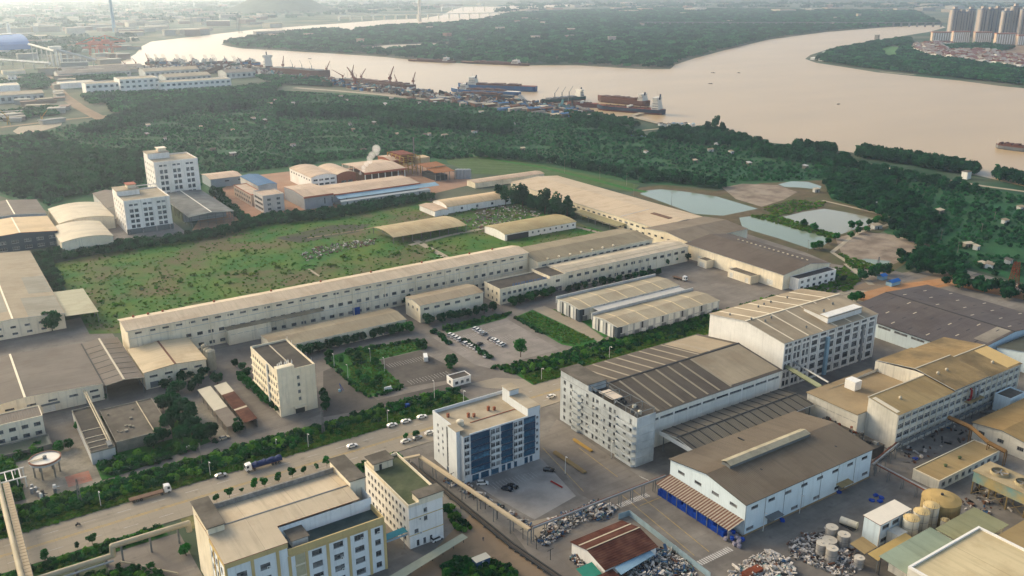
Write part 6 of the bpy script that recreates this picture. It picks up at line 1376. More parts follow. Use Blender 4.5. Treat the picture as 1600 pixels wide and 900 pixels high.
for px in ((709,527),(714,529.6),(719,532.4),(747,517.6),(751,520.2),(775,534),(780,537.6),(734,540.5),(739,543.3),(704,524.5),(743,515.2),(770,532),(785,540),(729,538.2),(744,545.5)): car(wl, px, 'white', random.uniform(-.06,.06)+.35, random.random() < .5, g)
for px, lab, c in (((726,537.5),'silver car at the end of a white row on the factory car park','silver'),((756,523),'silver car ending the upper row on the factory car park','silver'),((767,530.5),'dark blue car alone in the middle of the car park','dark'),((749,539),'dark car behind the white pair on the car park','black'),((749,549.5),'white car a little apart on the lower car park','white'),((760,557.5),'white car nearest the lone tree on the car park','white')): car(lab, px, c, .35+random.uniform(-.05,.05), False, g)
g = 'white cars parked on the verge'
for px, w in (((612.5,666),'nearest left'),((634,660),'middle'),((659,653),'right hand')): car(w+' of three white cars parked along the green verge', px, 'white', random.uniform(-.04,.04), False, g)
g = 'cars parked by the roadside hedge'
for px, w in (((634,691),'left'),((652,686),'middle'),((671,678),'right')): car(w+' of three cars half hidden at the small roadside hedge', px, 'white' if w != 'middle' else 'silver', .05, False, g)
car('white car driving on the main road', (550,698.5), 'white', 0.02); car('silver car driving close to the verge on the main road', (345,745), 'silver', 0.0)
car('white car parked on the road beside the staff quarters', (861,621), 'white', .1)
car('white estate car parked at the office block corner', (754,757), 'white', -.5, True)
car('dark car parked nearer the office front, right of a pair', (801,762), 'black', -1.0); car('dark car parked nearer the camera, left of a pair', (793,766), 'dark', -1.0)
car('black car parked beside the long tan beam stack', (858,736), 'black', -.75)
car('white estate car parked at the foot of the mossy roofed wing', (683,844), 'white', .12, True)
car('pale car half hidden by bushes behind the concrete yard', (350,686), 'beige', .1)
car('white car under trees beside the pump house', (296,702), 'white', .3)
# minibus
def wheelset(r, xs, y, rad=.48, w=.16):
    b = MB(); b.tube((0,-w,0),(0,w,0),rad,16); m = b.mesh('wheel', BLACK)
    b = MB(); b.tube((0,-w-.02,0),(0,w+.02,0),rad*.5,10); h = b.mesh('hub', STEEL)
    for x in xs:
        for s in (-y, y): o = obj('wheel', m, r, (x, s, rad)); obj('hub', h, o)
p = P(665,562); r = thing('minibus', 'white minibus parked alone on the dark inner car park', 'minibus', (p[0], p[1], .08), 1.15)
b = MB(); xz_prism(b, [(-3.5,.4),(3.3,.4),(3.5,.9),(3.3,1.5),(2.6,2.5),(-3.4,2.6),(-3.5,2.4)], -1.1, 1.1, 0, .1); lpart('body', b, PAINT['white'], r)
for i in range(4):
    for s in (-1, 1): b = MB(); b.box(-3.1+i*1.4,-1.9+i*1.4,s*1.06-.02,s*1.06+.02,1.4,2.2); lpart('side_window', b, CGL, r)
b = MB(); b.face([(3.32,-.95,1.5),(3.32,.95,1.5),(2.7,.9,2.4),(2.7,-.9,2.4)]); lpart('windscreen', b, CGL, r); wheelset(r, (-2.3,2.2), 1.0, .42)
# lorries
def lorry(name, label, p, rz, load, cabm, length=13.0):
    r = thing(name, label, 'truck', (p[0], p[1], .08), rz)
    b = MB(); xz_prism(b, [(length/2-.2,.7),(length/2+2.1,.7),(length/2+2.3,1.6),(length/2+2.05,2.9),(length/2+1.6,3.2),(length/2-.1,3.3)], -1.2, 1.2, 0, .08); c = lpart('cab', b, cabm, r)
    b = MB(); b.face([(length/2+2.31,-1.0,1.65),(length/2+2.31,1.0,1.65),(length/2+2.08,.95,2.75),(length/2+2.08,-.95,2.75)]); lpart('windscreen', b, CGL, c)
    for s in (-1, 1): b = MB(); b.box(length/2+.9,length/2+1.8,s*1.16-.03,s*1.16+.03,1.8,2.7); lpart('side_window', b, CGL, c)
    b = MB(); b.box(-length/2,length/2-.4,-1.25,1.25,1.05,1.3); lpart('trailer_bed', b, mat('trailer_bed','#6d5646',.8,.2,.6), r)
    b = MB(); b.box(-length/2+.5,length/2,-.5,.5,.7,1.05); lpart('chassis', b, STEELD, r)
    if load == 'tarp':
        n = 14; b = MB(); g_ = []
        for i in range(n+1):
            x = -length/2+.2+(length-.9)*i/n; w = 1.3+.06*math.sin(i*2.1); h_ = 2.75+.22*math.sin(i*1.7)+.12*math.sin(i*3.3)
            g_.append([(x,-w,1.3),(x,-w-.03,2.3),(x,-w*.7,h_),(x,0,h_+.22),(x,w*.7,h_),(x,w+.03,2.3),(x,w,1.3)])
        for i in range(n):
            for j in range(6): b.face([g_[i][j],g_[i+1][j],g_[i+1][j+1],g_[i][j+1]])
        b.face(g_[0][::-1]); b.face(g_[-1]); lpart('tarpaulin', b, NAVY, r)
    else:
        b = MB(); b.box(length/2-.55,length/2-.4,-1.25,1.25,1.3,2.2); lpart('headboard', b, STEELD, r)
    wheelset(r, (-length/2+1.4,-length/2+2.7,-length/2+4.0,length/2-1.3,length/2+1.3), 1.0, .5, .2); return r
a, c = P(200,787), P(270,769); lorry('flatbed_truck', 'white cabbed flatbed truck with empty brown bed stopped on the main road', ((a[0]+c[0])/2-1, (a[1]+c[1])/2+.6), math.atan2(c[1]-a[1], c[0]-a[0])*.3, None, PAINT['white'], 12.5)
a, c = P(386,737), P(448,721); lorry('tarpaulin_truck', 'white cabbed truck with long blue tarpaulin load on the main road', ((a[0]+c[0])/2, (a[1]+c[1])/2+.6), math.pi, 'tarp', PAINT['white'], 12.5)
a = P(1060,436.5); lorry('yard_truck', 'small truck with dark load parked on the empty yard by the extension', (a[0], a[1]), -1.4, None, PAINT['white'], 8.0)
# motor scooter with rider
p = P(122,821.5); r = thing('motor_scooter', 'dark motor scooter riding along the main road', 'scooter', (p[0], p[1], .08), 0.05)
for x in (-.6, .6): b = MB(); b.tube((x,-.06,.28),(x,.06,.28),.28,12); lpart('wheel', b, BLACK, r)
b = MB(); xz_prism(b, [(-.75,.4),(.4,.3),(.62,.95),(.5,1.0),(.3,.5),(-.1,.55),(-.2,.8),(-.8,.82)], -.16, .16, 0, .04); lpart('body', b, PAINT['dark'], r); b = MB(); b.tube((.52,-.32,1.05),(.52,.32,1.05),.03,5); lpart('handlebar', b, BLACK, r)
def person_mesh(pose):
    me = bpy.data.meshes.new('person'); 
    if pose == 'ride': J = [(0,0,.86,.15),(-.02,0,1.1,.15),(.04,0,1.36,.14),(.07,0,1.5,.06),(.09,0,1.68,.12),(.06,.2,1.38,.07),(.22,.24,1.18,.05),(.46,.28,1.08,.045),(.06,-.2,1.38,.07),(.22,-.24,1.18,.05),(.46,-.28,1.08,.045),(.02,.12,.84,.11),(.34,.16,.8,.085),(.3,.17,.42,.055),(.42,.17,.38,.05),(.02,-.12,.84,.11),(.34,-.16,.8,.085),(.3,-.17,.42,.055),(.42,-.17,.38,.05)]
    else: J = [(0,0,.95,.15),(0,0,1.18,.15),(0,0,1.4,.14),(0,0,1.52,.06),(.02,0,1.66,.115),(0,.2,1.42,.07),(.02,.25,1.14,.05),(.08,.25,.86,.04),(0,-.2,1.42,.07),(.02,-.25,1.14,.05),(.1,-.25,.88,.04),(0,.1,.9,.1),(.06,.11,.5,.075),(.0,.11,.08,.05),(.14,.11,.05,.045),(0,-.1,.9,.1),(-.08,-.11,.5,.075),(-.16,-.11,.08,.05),(-.03,-.11,.05,.045)]
    E_ = [(0,1),(1,2),(2,3),(3,4),(2,5),(5,6),(6,7),(2,8),(8,9),(9,10),(0,11),(11,12),(12,13),(13,14),(0,15),(15,16),(16,17),(17,18)]
    me.from_pydata([j[:3] for j in J], E_, []); return me, [j[3] for j in J]
def person(label, loc, rz, pose, top, legs):
    me, rad = person_mesh(pose); o = obj('person', me, None, loc, rz); tag(o, label, 'person')
    sk = o.modifiers.new('skin', 'SKIN'); me.skin_vertices or None
    for i, r_ in enumerate(rad): me.skin_vertices[0].data[i].radius = (r_, r_); 
    me.skin_vertices[0].data[0].use_root = True
    o.modifiers.new('sub', 'SUBSURF').levels = 1; o.modifiers['sub'].render_levels = 1
    m = bpy.data.materials.new('clothes'); m.use_nodes = True; t = m.node_tree; N = t.nodes; L = t.links; tc = N.new('ShaderNodeTexCoord'); sp_ = N.new('ShaderNodeSeparateXYZ'); L.new(tc.outputs['Object'], sp_.inputs[0]); cr = N.new('ShaderNodeValToRGB'); cr.color_ramp.interpolation = 'CONSTANT'
    mr = N.new('ShaderNodeMapRange'); mr.inputs[1].default_value = 0; mr.inputs[2].default_value = 1.9; L.new(sp_.outputs[2], mr.inputs[0]); L.new(mr.outputs[0], cr.inputs[0])
    es = cr.color_ramp.elements; es[0].color = (*legs,1); es[1].position = .49; es[1].color = (*top,1)
    for ps, c_ in ((.79,(.35,.2,.13)),(.9,(.02,.018,.016))): e = es.new(ps); e.color = (*c_,1)
    L.new(cr.outputs[0], N['Principled BSDF'].inputs['Base Color']); N['Principled BSDF'].inputs['Roughness'].default_value = .8; me.materials.append(m); return o
person('rider in dark clothes sitting on the motor scooter', (p[0]-.15, p[1], .08), .05, 'ride', (.04,.04,.05), (.03,.035,.05))
q = P(755,845.5); person('person in dark top standing on the dirt track near the site cabin', (q[0], q[1], .07), 1.2, 'stand', (.05,.05,.06), (.05,.06,.09))
# ================================================================== LAMPS, POLES, PYLONS, WIRES
def street_lamp(px, label, group, h=6.6, arm=1.3, sgn=-1):
    p = P(*px); t = thing('street_lamp', label, 'street lamp', (p[0], p[1], 0), group=group)
    b = MB(); b.tube((p[0],p[1],0),(p[0],p[1],h),.11,8,r2=.07); part('pole', b, WHITE, t)
    b = MB(); b.tube((p[0],p[1],h),(p[0],p[1]+sgn*arm,h+.25),.06,6); part('arm', b, WHITE, t)
    b = MB(); b.box(p[0]-.18,p[0]+.18,p[1]+sgn*arm-.45,p[1]+sgn*arm+.45,h+.18,h+.34); part('lamp_head', b, WHITE, t)
    b = MB(); b.box(p[0]-.25,p[0]+.25,p[1]-.25,p[1]+.25,0,.3); part('base', b, W_CONC, t)
for px in ((158,792),(329,745),(482,700),(606,662),(724.5,631)): street_lamp(px, 'white street lamp in the row along the green verge of the main road', 'street lamps along the verge')
for px, lab in (((846,594.5),'white street lamp on the verge left of the staff quarters'),((952,560),'white street lamp on the verge behind the staff quarters roof')): street_lamp(px, lab, 'street lamps along the verge', 6.4)
for px in ((522.5,575),(544,592.5),(579,566),(601,581),(679,626)): street_lamp(px, 'slim light pole beside the factory lawns', 'light poles by the lawns', 7.0 if px[0] < 650 else 9.5, .8, 1)
for px, lab in (((955,716),'light pole at the kerb of the staff quarters'),((883,741),'light pole in the beam storage strip'),((1249,803),'light pole at the pale blue warehouse wall'),((1192,831),'light pole at the warehouse corner canopy'),((432,700),'short light pole by the dormitory entrance')): street_lamp(px, lab, None, 7.5 if px[0] != 432 else 4, .7)
def lattice(name, label, px, h, w=1.6, m=None, arms=(), group=None, wt=.35, seg=6, lw=1.0):
    p = P(*px); t = thing(name, label, 'pylon', (p[0], p[1], 0), group=group); m = m or STEEL; b = MB(); br = MB()
    def c(k, z): f = w/2+(wt/2-w/2)*z/h; return (p[0]+f*(1,-1,-1,1)[k], p[1]+f*(1,1,-1,-1)[k], z)
    for k in range(4): b.tube(c(k,0), c(k,h), max(.09, h*.006)*lw, 5)
    part('legs', b, m, t)
    for i in range(seg):
        z0, z1 = h*i/seg, h*(i+1)/seg
        for k in range(4): br.tube(c(k,z0), c((k+1)%4,z1), max(.05, h*.0035)*lw, 4); br.tube(c((k+1)%4,z0), c(k,z1), max(.05, h*.0035)*lw, 4)
    part('bracing', br, m, t)
    for z, l in arms: b = MB(); b.tube((p[0]-l,p[1],z),(p[0]+l,p[1],z),max(.08,h*.006),4); part('crossarm', b, m, t)
    return t
lattice('lattice_mast', 'slim grey lattice mast on the verge below the clarifier', (126,788), 10.5, 1.2)
lattice('lattice_mast', 'slim grey lattice mast on the verge in front of the dormitory', (505.5,676), 11, 1.0, arms=((9.5,.9),))
lattice('lattice_pylon', 'rust red lattice pylon beside the clay road at the right', (1582,450), 17, 5.0, RUSTY, ((16.5,2.5),), wt=2.2, lw=2.4)
lattice('lattice_pylon', 'grey lattice pylon at the muddy pond', (1371,423), 9.5, 2.2)
def pole(px, h, label, group=None, arms=1):
    p = P(*px); t = thing('utility_pole', label, 'pole', (p[0], p[1], 0), group=group); b = MB(); b.tube((p[0],p[1],0),(p[0],p[1],h),.16,7,r2=.1); part('shaft', b, W_CONC, t)
    for k in range(arms): b = MB(); b.box(p[0]-.08,p[0]+.08,p[1]-1.1,p[1]+1.1,h-.5-k*.9,h-.36-k*.9); part('crossarm', b, STEEL, t)
    return (p[0], p[1], h-.3)
up1 = pole((316,729.5), 10.5, 'concrete utility pole with crossarms above the verge thicket', None, 3)
for px, h in (((839,249),14),((882,270),13),((937,282),14),((979,290),12),((990,307),11),((1049,322),12)): pole(px, h, 'concrete power pole standing along the meadow strip', 'power poles along the meadow')
for px, h in (((1262,392),8),((1336,366),8),((1400,292),7),((1553,346),8),((1533,365),8),((1470,375),8),((1496,395),8)): pole(px, h, 'thin pole among the ponds and orchard at the right', 'poles among the ponds')
W_ = MB()
def wire(a, c, sag):
    pr = a
    for k in range(1, 9): s = k/8; q = lerp(a, c, s); q = (q[0], q[1], q[2]-4*sag*s*(1-s)); W_.tube(pr, q, .035, 3); pr = q
m2 = (*P(505.5,676)[:2], 9.5); m0 = (*P(126,788)[:2], 9.8)
for o in (-.8, 0, .8):
    wire((up1[0],up1[1]+o,up1[2]), (m2[0],m2[1]+o,m2[2]), 1.6); wire((m0[0],m0[1]+o,m0[2]), (up1[0],up1[1]+o,up1[2]), 1.4)
t = obj('power_lines', W_.mesh('power_lines', STEELD)); tag(t, 'thin power lines strung along the verge between masts and pole', 'power lines')
# bits on the lawns
p = P(534,611); t = thing('slide_frame', 'small blue and white frame on the dark inner road', 'frame', p); b = MB(); b.box(p[0]-1.6,p[0]-.6,p[1]-.5,p[1]+.5,0,1.2); part('base', b, R_PBLUE, t); b = MB(); b.tube((p[0],p[1],.1),(p[0]+.3,p[1]+3,2.6),.12,5); b.tube((p[0]+1,p[1],.1),(p[0]+.4,p[1]+3,2.6),.12,5); part('legs', b, BLUEP, t)
p = P(636,637); t = thing('blue_kiosk', 'small bright blue box on the green verge', 'box', p); b = MB(); b.box(p[0]-1.0,p[0]+1.0,p[1]-.7,p[1]+.7,.3,1.9); part('body', b, BLUEP, t); b = MB(); b.box(p[0]-1.1,p[0]+1.1,p[1]-.8,p[1]+.8,0,.3); part('plinth', b, W_CONC, t)
p = P(606,609); t = thing('stone_sign', 'pale stone sign on the corner of the lawn', 'sign', p); b = MB(); b.box(p[0]-1.8,p[0]+1.8,p[1]-.3,p[1]+.3,0,1.6); b.box(p[0]-2.2,p[0]+2.2,p[1]-.5,p[1]+.5,0,.4); part('slab', b, W_WHITE, t)
for k, px in enumerate(((1395,445),(1378,436))):
    p = P(*px); t = thing('blue_work_tent', ('longer','shorter')[k]+' bright blue work tent at the clay road', 'tent', p); b = MB(); L_ = (9, 5)[k]; b.box(p[0]-L_/2,p[0]+L_/2,p[1]-2,p[1]+2,0,2.4); part('sides', b, R_PBLUE, t); b = MB(); slab(b, [(p[0]-L_/2-.3,p[1]-2.3,2.4),(p[0]+L_/2+.3,p[1]-2.3,2.4),(p[0]+L_/2+.3,p[1],3.6),(p[0]-L_/2-.3,p[1],3.6)], .1); slab(b, [(p[0]-L_/2-.3,p[1],3.6),(p[0]+L_/2+.3,p[1],3.6),(p[0]+L_/2+.3,p[1]+2.3,2.4),(p[0]-L_/2-.3,p[1]+2.3,2.4)], .1); part('roof', b, mat('tent_blue','#2a67a8',.6,.1,.4), t)
# ================================================================== VEGETATION
LEAF = mat_leaf('leaf_green', (.003,.055,.013), (.02,.125,.02))
LEAFD = mat_leaf('leaf_dark', (.004,.044,.018), (.016,.085,.026))
LEAFO = mat_leaf('leaf_orchard', (.006,.06,.028), (.03,.135,.042), .45)
LEAFL = mat_leaf('leaf_light', (.028,.14,.014), (.085,.2,.024))
LEAFY = mat_leaf('leaf_weed', (.045,.13,.016), (.13,.18,.03))
BARK = mat('bark', '#4a3b2c', .95, .25, .8)
def crown_mesh(name, seed, n, rx, rz, leaf, m, zc, lobes=7, flat_=.25, narrow=1.0):
    """leaf-sized faces spread through several lobes: uneven outline, gaps, light and dark clumps"""
    r = np.random.default_rng(seed); b = MB()
    L_ = []
    for k in range(lobes):
        a = r.uniform(0, 6.28); d = r.uniform(.1,.62)*rx if k else 0
        L_.append((d*math.cos(a), d*math.sin(a), zc+r.uniform(-.45,.55)*rz, r.uniform(.42,.62)*rx*(1 if k else 1.2), r.uniform(.4,.65)*rz))
    for i in range(n):
        cx, cy, cz, lr, lz = L_[i % lobes]
        v = r.normal(size=3); v /= np.linalg.norm(v); rad = r.uniform(.72,1.05)
        p = np.array([cx+v[0]*lr*rad*narrow, cy+v[1]*lr*rad*narrow, cz+v[2]*lz*rad])
        nrm = v*.8+r.normal(size=3)*.55+np.array([0,0,.35]); nrm /= np.linalg.norm(nrm)
        u = np.cross(nrm, r.normal(size=3)); u /= np.linalg.norm(u); w = np.cross(nrm, u); s = leaf*r.uniform(.6,1.25)
        b.face([p-u*s-w*s*.6, p+u*s*.3-w*s, p+u*s+w*s*.5, p-u*s*.2+w*s])
    return b.mesh(name, m)
def trunk_mesh(seed, h, r0, spread):
    r = np.random.default_rng(seed); b = MB(); b.tube((0,0,0),(.06*h*r.uniform(-1,1),.06*h*r.uniform(-1,1),h*.6),r0,7,r2=r0*.6)
    for k in range(4):
        a = r.uniform(0,6.28); b.tube((0,0,h*(.35+.07*k)),(.6*spread*math.cos(a),.6*spread*math.sin(a),h*r.uniform(.65,.85)),r0*.4,5,r2=r0*.12)
    return b.mesh('trunk', BARK)
TV = {}
for k in range(5):
    TV['round', k] = (crown_mesh('crown', 10+k, 700, 2.7, 2.2, .5, LEAF, 3.0, 10), trunk_mesh(10+k, 4.2, .16, 1.4))
    TV['dark', k] = (crown_mesh('crown', 30+k, 900, 3.5, 2.9, .6, LEAFD, 4.0, 11), trunk_mesh(30+k, 5.5, .22, 2.0))
for k in range(3):
    TV['tall', k] = (crown_mesh('crown', 50+k, 1000, 5.0, 7.5, .75, LEAFD, 10.5, 12, narrow=.9), trunk_mesh(50+k, 17, .4, 3.6))
    TV['sapling', k] = (crown_mesh('crown', 60+k, 300, 1.25, 1.1, .32, LEAF, 2.1, 5), trunk_mesh(60+k, 2.2, .07, .6))
    TV['bush', k] = (crown_mesh('foliage', 70+k, 300, 1.6, 1.1, .36, LEAFD if k else LEAF, .9, 6), trunk_mesh(70+k, 1.2, .07, .8))
TV['lone', 0] = (crown_mesh('crown', 90, 900, 4.4, 3.6, .42, LEAF, 7.2, 14), trunk_mesh(90, 8.5, .26, 3.2))
def tree(kind, px, label, cat='tree', group=None, sc=1.0, name=None, world=None):
    p = world or P(*px); ks = [k for k in TV if k[0] == kind]; cm, tm = TV[random.choice(ks)]
    t = thing(name or 'tree', label, cat, (p[0], p[1], 0), random.uniform(0, 6.28), group); s = sc*random.uniform(.88,1.12); t.scale = (s, s, s*random.uniform(.92,1.1))
    obj('trunk' if kind != 'bush' else 'stem', tm, t); obj('crown' if kind != 'bush' else 'foliage', cm, t); return t
def row(kind, a, c, n, label, group, sc=1.0, jit=.6, name='tree'):
    pa, pc = P(*a), P(*c)
    for k in range(n):
        q = lerp(pa, pc, k/max(1, n-1)); tree(kind, None, label, 'tree' if kind != 'bush' else 'bush', group, sc, name, (q[0]+random.uniform(-jit,jit), q[1]+random.uniform(-jit,jit)))
for px in ((71,876),(121,857),(145,851),(339,784.5),(359,778),(378,770),(398,764),(414,761),(435,753),(457,746),(475.5,741),(495,734),(511,730)): tree('sapling', px, 'small round sapling in the row on the near road verge', 'tree', 'saplings on the near verge', 1.15 if px[0] not in (378,495,121) else .7, 'sapling')
for px in ((634,688),(650,684)): tree('sapling', px, 'small sapling by the roadside hedge near the office block', 'tree', 'saplings by the office', 1.1, 'sapling')
tree('lone', (813.5,558), 'lone airy tree standing on the car park', sc=1.0)
g = 'tall eucalyptus trees behind the field'
for px, s in (((790,322),1.0),((803,326),1.1),((817,326),1.0),((830,330),.95),((851,335),1.15),((868,338),1.05),((886,342),.95),((780,316),.9)): tree('tall', px, 'tall dark eucalyptus in the clump left of the great pale hall', group=g, sc=s)
row('dark', (1086,404),(1040,415),4,'clipped dark tree along the right end of the front extension','clipped trees by the extension',.75)
row('dark', (1030,430),(888,457),12,'clipped round tree in the row below the front extension','clipped trees below the extension',.72)
for a, c, n in (((1128,412),(1165,422),4),((1195,432),(1230,447),4)): row('dark', a, c, n, 'dark tree against the side of the dark roofed hall', 'trees at the dark hall', .85)
row('dark', (640,478),(672,508),6,'dense dark tree beside the left end of the cream annex','trees left of the annex',.85)
row('dark', (690,505),(770,487),7,'dark tree in front of the cream annex','trees in front of the annex',.8)
row('round', (800,478),(862,462),6,'round tree in front of the admin block','trees before the admin block',1.15)
row('dark', (470,557),(610,522),11,'round tree along the front of the low tan shed','trees before the low tan shed',.8)
row('round', (612,523),(640,520),3,'round tree at the right end of the low tan shed','trees right of the low shed',1.1)
for px in ((515,560),(530,568),(545,555),(560,562),(573,553),(587,571),(592,599),(585,606),(560,590),(570,600),(662,541),(655,545)): tree('round', px, 'garden tree or large shrub on the factory lawn', group='trees on the lawn', sc=.85)
row('bush', (725,533),(765,560),9,'low bush in the strip left of the parked cars','bushes by the car park',1.2,name='bush')
for px in ((704,575),(706,572)): tree('round', px, 'slender tree in the small planter of the inner car park', group='planter trees', sc=1.2)
row('bush', (680,521),(700,537),4,'low bush at the corner of the car park','bushes at the car park corner',1.3,name='bush')
for px in ((368,573),(378,580),(387,588),(376,590)): tree('dark', px, 'dark shrub in the roundel left of the dormitory', 'tree', 'shrubs in the roundel', .55)
row('round', (380,598),(436,645),9,'tree in the row along the dormitory side','trees along the dormitory',.95)
for px in ((508,630),(510,642),(506,620)): tree('dark', px, 'dark shrub at the right foot of the dormitory', 'tree', 'shrubs right of the dormitory', .6)
for px in ((258,608),(266,597),(285,600),(297,592),(310,603),(318,590),(340,600),(268,620),(280,615),(300,612)): tree('dark', px, 'dark tree in the grove before the cream annex hall', group='grove by the annex hall', sc=.8)
for px in ((255,640),(270,640),(285,645),(275,660),(290,668),(300,655),(300,680),(315,690),(285,690),(265,675),(330,685),(255,690),(240,700)): tree('dark', px, 'large dark tree in the thick grove beside the concrete yard', group='grove by the concrete yard', sc=1.05)
tree('dark', (82,517), 'big round tree in front of the big left warehouse', sc=1.7)
row('bush', (10,527),(45,521),5,'low bush along the big left warehouse front','bushes at the left warehouse',1.0,name='bush')
row('bush', (115,632),(162,622),5,'low bush along the grey warehouse front','bushes at the grey warehouse',1.1,name='bush')
for px in ((372,668),(375,676),(152,668),(125,672),(92,705),(110,700)): tree('round', px, 'small tree in the service yards at lower left', group='small trees in the service yards', sc=.9)
tree('round', (47,815), 'round bush tree at the corner of the works block forecourt', sc=1.0, world=(50.0, 271.5))
for px in ((1255,354),(1272,360),(1330,357),(1340,365),(1355,362),(1341,355),(1306,374),(1295,381),(1272,390),(1280,389),(1371,348),(1383,345),(1329,371),(1367,351),(1380,349),(1357,352)): tree('round', px, 'small round tree on the bank between the fish ponds', group='trees on the pond banks', sc=1.05)
for px in ((1250,447),(1262,444),(1276,441),(1290,438),(1305,436),(1318,440)): tree('dark', px, 'dark shrub tree on the grass right of the white end block', group='shrubs by the white end block', sc=.6)
for px in ((1331,472),(1338,470),(1344,468)): tree('round', px, 'small tree on the gravel patch behind the tall white building', group='trees on the gravel patch', sc=1.0)
for px in ((1115,206),(1120,200),(1105,209),(1128,212)): tree('tall', px, 'tall tree rising at the river bank beyond the orchard', group='tall bank trees', sc=.85)
# ---- masses (nobody could count them): one object each, instanced on points
CLU = {}
def src(key, me):
    o = bpy.data.objects.new('plant_source', me); CLU.setdefault(key, []).append(o)
def clump_mesh(seed, n, r_, h, leaf, m, trees):
    r = np.random.default_rng(seed); b = MB()
    for k in range(trees):
        a = r.uniform(0,6.28); d = r.uniform(0,1)**.5*r_; tx, ty, tr, th = d*math.cos(a), d*math.sin(a), h*r.uniform(.3,.45), h*r.uniform(.75,1.1)
        for i in range(n//trees):
            v = r.normal(size=3); v[2] = abs(v[2])*.9+.05; v /= np.linalg.norm(v); q = np.array([tx,ty,th*.42])+v*np.array([tr,tr,th*.58])*r.uniform(.75,1.05)
            nrm = v*.9+r.normal(size=3)*.45+np.array([0,0,.3]); nrm /= np.linalg.norm(nrm); u = np.cross(nrm, r.normal(size=3)); u /= np.linalg.norm(u); w = np.cross(nrm,u); s = leaf*r.uniform(.6,1.2)
            b.face([q-u*s-w*s*.6, q+u*s*.3-w*s, q+u*s+w*s*.5, q-u*s*.2+w*s])
    return b.mesh('plants', m)
for k in range(4):
    src('orchard', crown_mesh('plants', 200+k, 150, 2.7, 1.7, .62, LEAFO, 1.7, 6))
    src('grove', crown_mesh('plants', 220+k, 240, 3.6, 3.0, .75, LEAFD, 4.0, 8))
    src('shrub', crown_mesh('plants', 240+k, 130, 1.5, 1.0, .36, (LEAF, LEAFD, LEAF, LEAFL)[k], .8, 5))
    src('weed', crown_mesh('plants', 260+k, 44, 1.0, .25, .3, (LEAFY, LEAFL, LEAFY, LEAFL)[k], .35, 4))
    src('wood', clump_mesh(280+k, 220, 8, 9, 1.5, LEAFD if k % 2 else LEAFO, 6))
    src('farwood', clump_mesh(300+k, 160, 30, 12, 4.2, LEAFD, 9))
    src('mangrove', crown_mesh('plants', 320+k, 220, 2.9, 4.2, .7, LEAFD, 5.0, 8))
def scatter(poly, spacing, jit=.45, px=True, keep=1.0, avoid=(), seed=0):
    q = np.array([P(*p)[:2] if px else p for p in poly]); r = np.random.default_rng(seed)
    x0, y0 = q.min(0); x1, y1 = q.max(0); gx, gy = np.meshgrid(np.arange(x0, x1, spacing), np.arange(y0, y1, spacing)); X = gx.ravel()+r.uniform(-jit,jit,gx.size)*spacing; Y = gy.ravel()+r.uniform(-jit,jit,gx.size)*spacing
    def ins(q):
        c = np.zeros(len(X), bool); j = len(q)-1
        for i in range(len(q)):
            with np.errstate(divide='ignore', invalid='ignore'):
                t = ((q[i][1] > Y) != (q[j][1] > Y)) & (X < (q[j][0]-q[i][0])*(Y-q[i][1])/(q[j][1]-q[i][1]+1e-12)+q[i][0])
            c ^= t; j = i
        return c
    m = ins(q)
    for a in avoid: m &= ~ins(np.array([P(*p)[:2] for p in a]))
    if keep < 1: m &= r.random(len(X)) < keep
    return np.stack([X[m], Y[m]], 1)
def clear(pts, rects, pad=1.0):
    m = np.ones(len(pts), bool)
    for x0, x1, y0, y1 in rects: m &= ~((pts[:,0] > x0-pad) & (pts[:,0] < x1+pad) & (pts[:,1] > y0-pad) & (pts[:,1] < y1+pad))
    return pts[m]
def mass(name, label, cat, pts, key, smin=.75, smax=1.3, seed=0, z=0.0):
    r = np.random.default_rng(seed); me = bpy.data.meshes.new(name); n = len(pts)
    me.from_pydata([(float(a), float(c), z) for a, c in pts], [], [])
    for nm, arr in (('sc', r.uniform(smin, smax, n)), ('rot', r.uniform(0, 6.28, n))):
        me.attributes.new(nm, 'FLOAT', 'POINT').data.foreach_set('value', arr.astype(np.float32))
    me.attributes.new('idx', 'INT', 'POINT').data.foreach_set('value', r.integers(0, 4, n).astype(np.int32))
    o = obj(name, me); tag(o, label, cat, kind='stuff')
    col = bpy.data.collections.get('src_'+key)
    if col is None:
        col = bpy.data.collections.new('src_'+key); [col.objects.link(s) for s in CLU[key]]
    ng = bpy.data.node_groups.new('scatter_'+name, 'GeometryNodeTree'); ng.interface.new_socket('Geometry', in_out='INPUT', socket_type='NodeSocketGeometry'); ng.interface.new_socket('Geometry', in_out='OUTPUT', socket_type='NodeSocketGeometry')
    N = ng.nodes; L = ng.links; gi = N.new('NodeGroupInput'); go = N.new('NodeGroupOutput'); ip = N.new('GeometryNodeInstanceOnPoints'); ci = N.new('GeometryNodeCollectionInfo')
    ci.inputs['Collection'].default_value = col; ci.inputs['Separate Children'].default_value = True; ci.inputs['Reset Children'].default_value = True
    def attr(nm, ty):
        a = N.new('GeometryNodeInputNamedAttribute'); a.data_type = ty; a.inputs[0].default_value = nm; return a.outputs[0]
    cx = N.new('ShaderNodeCombineXYZ'); L.new(attr('rot','FLOAT'), cx.inputs[2])
    L.new(gi.outputs[0], ip.inputs['Points']); L.new(ci.outputs[0], ip.inputs['Instance']); ip.inputs['Pick Instance'].default_value = True
    L.new(attr('idx','INT'), ip.inputs['Instance Index']); L.new(cx.outputs[0], ip.inputs['Rotation']); L.new(attr('sc','FLOAT'), ip.inputs['Scale']); L.new(ip.outputs[0], go.inputs[0])
    o.modifiers.new('scatter', 'NODES').node_group = ng; return o
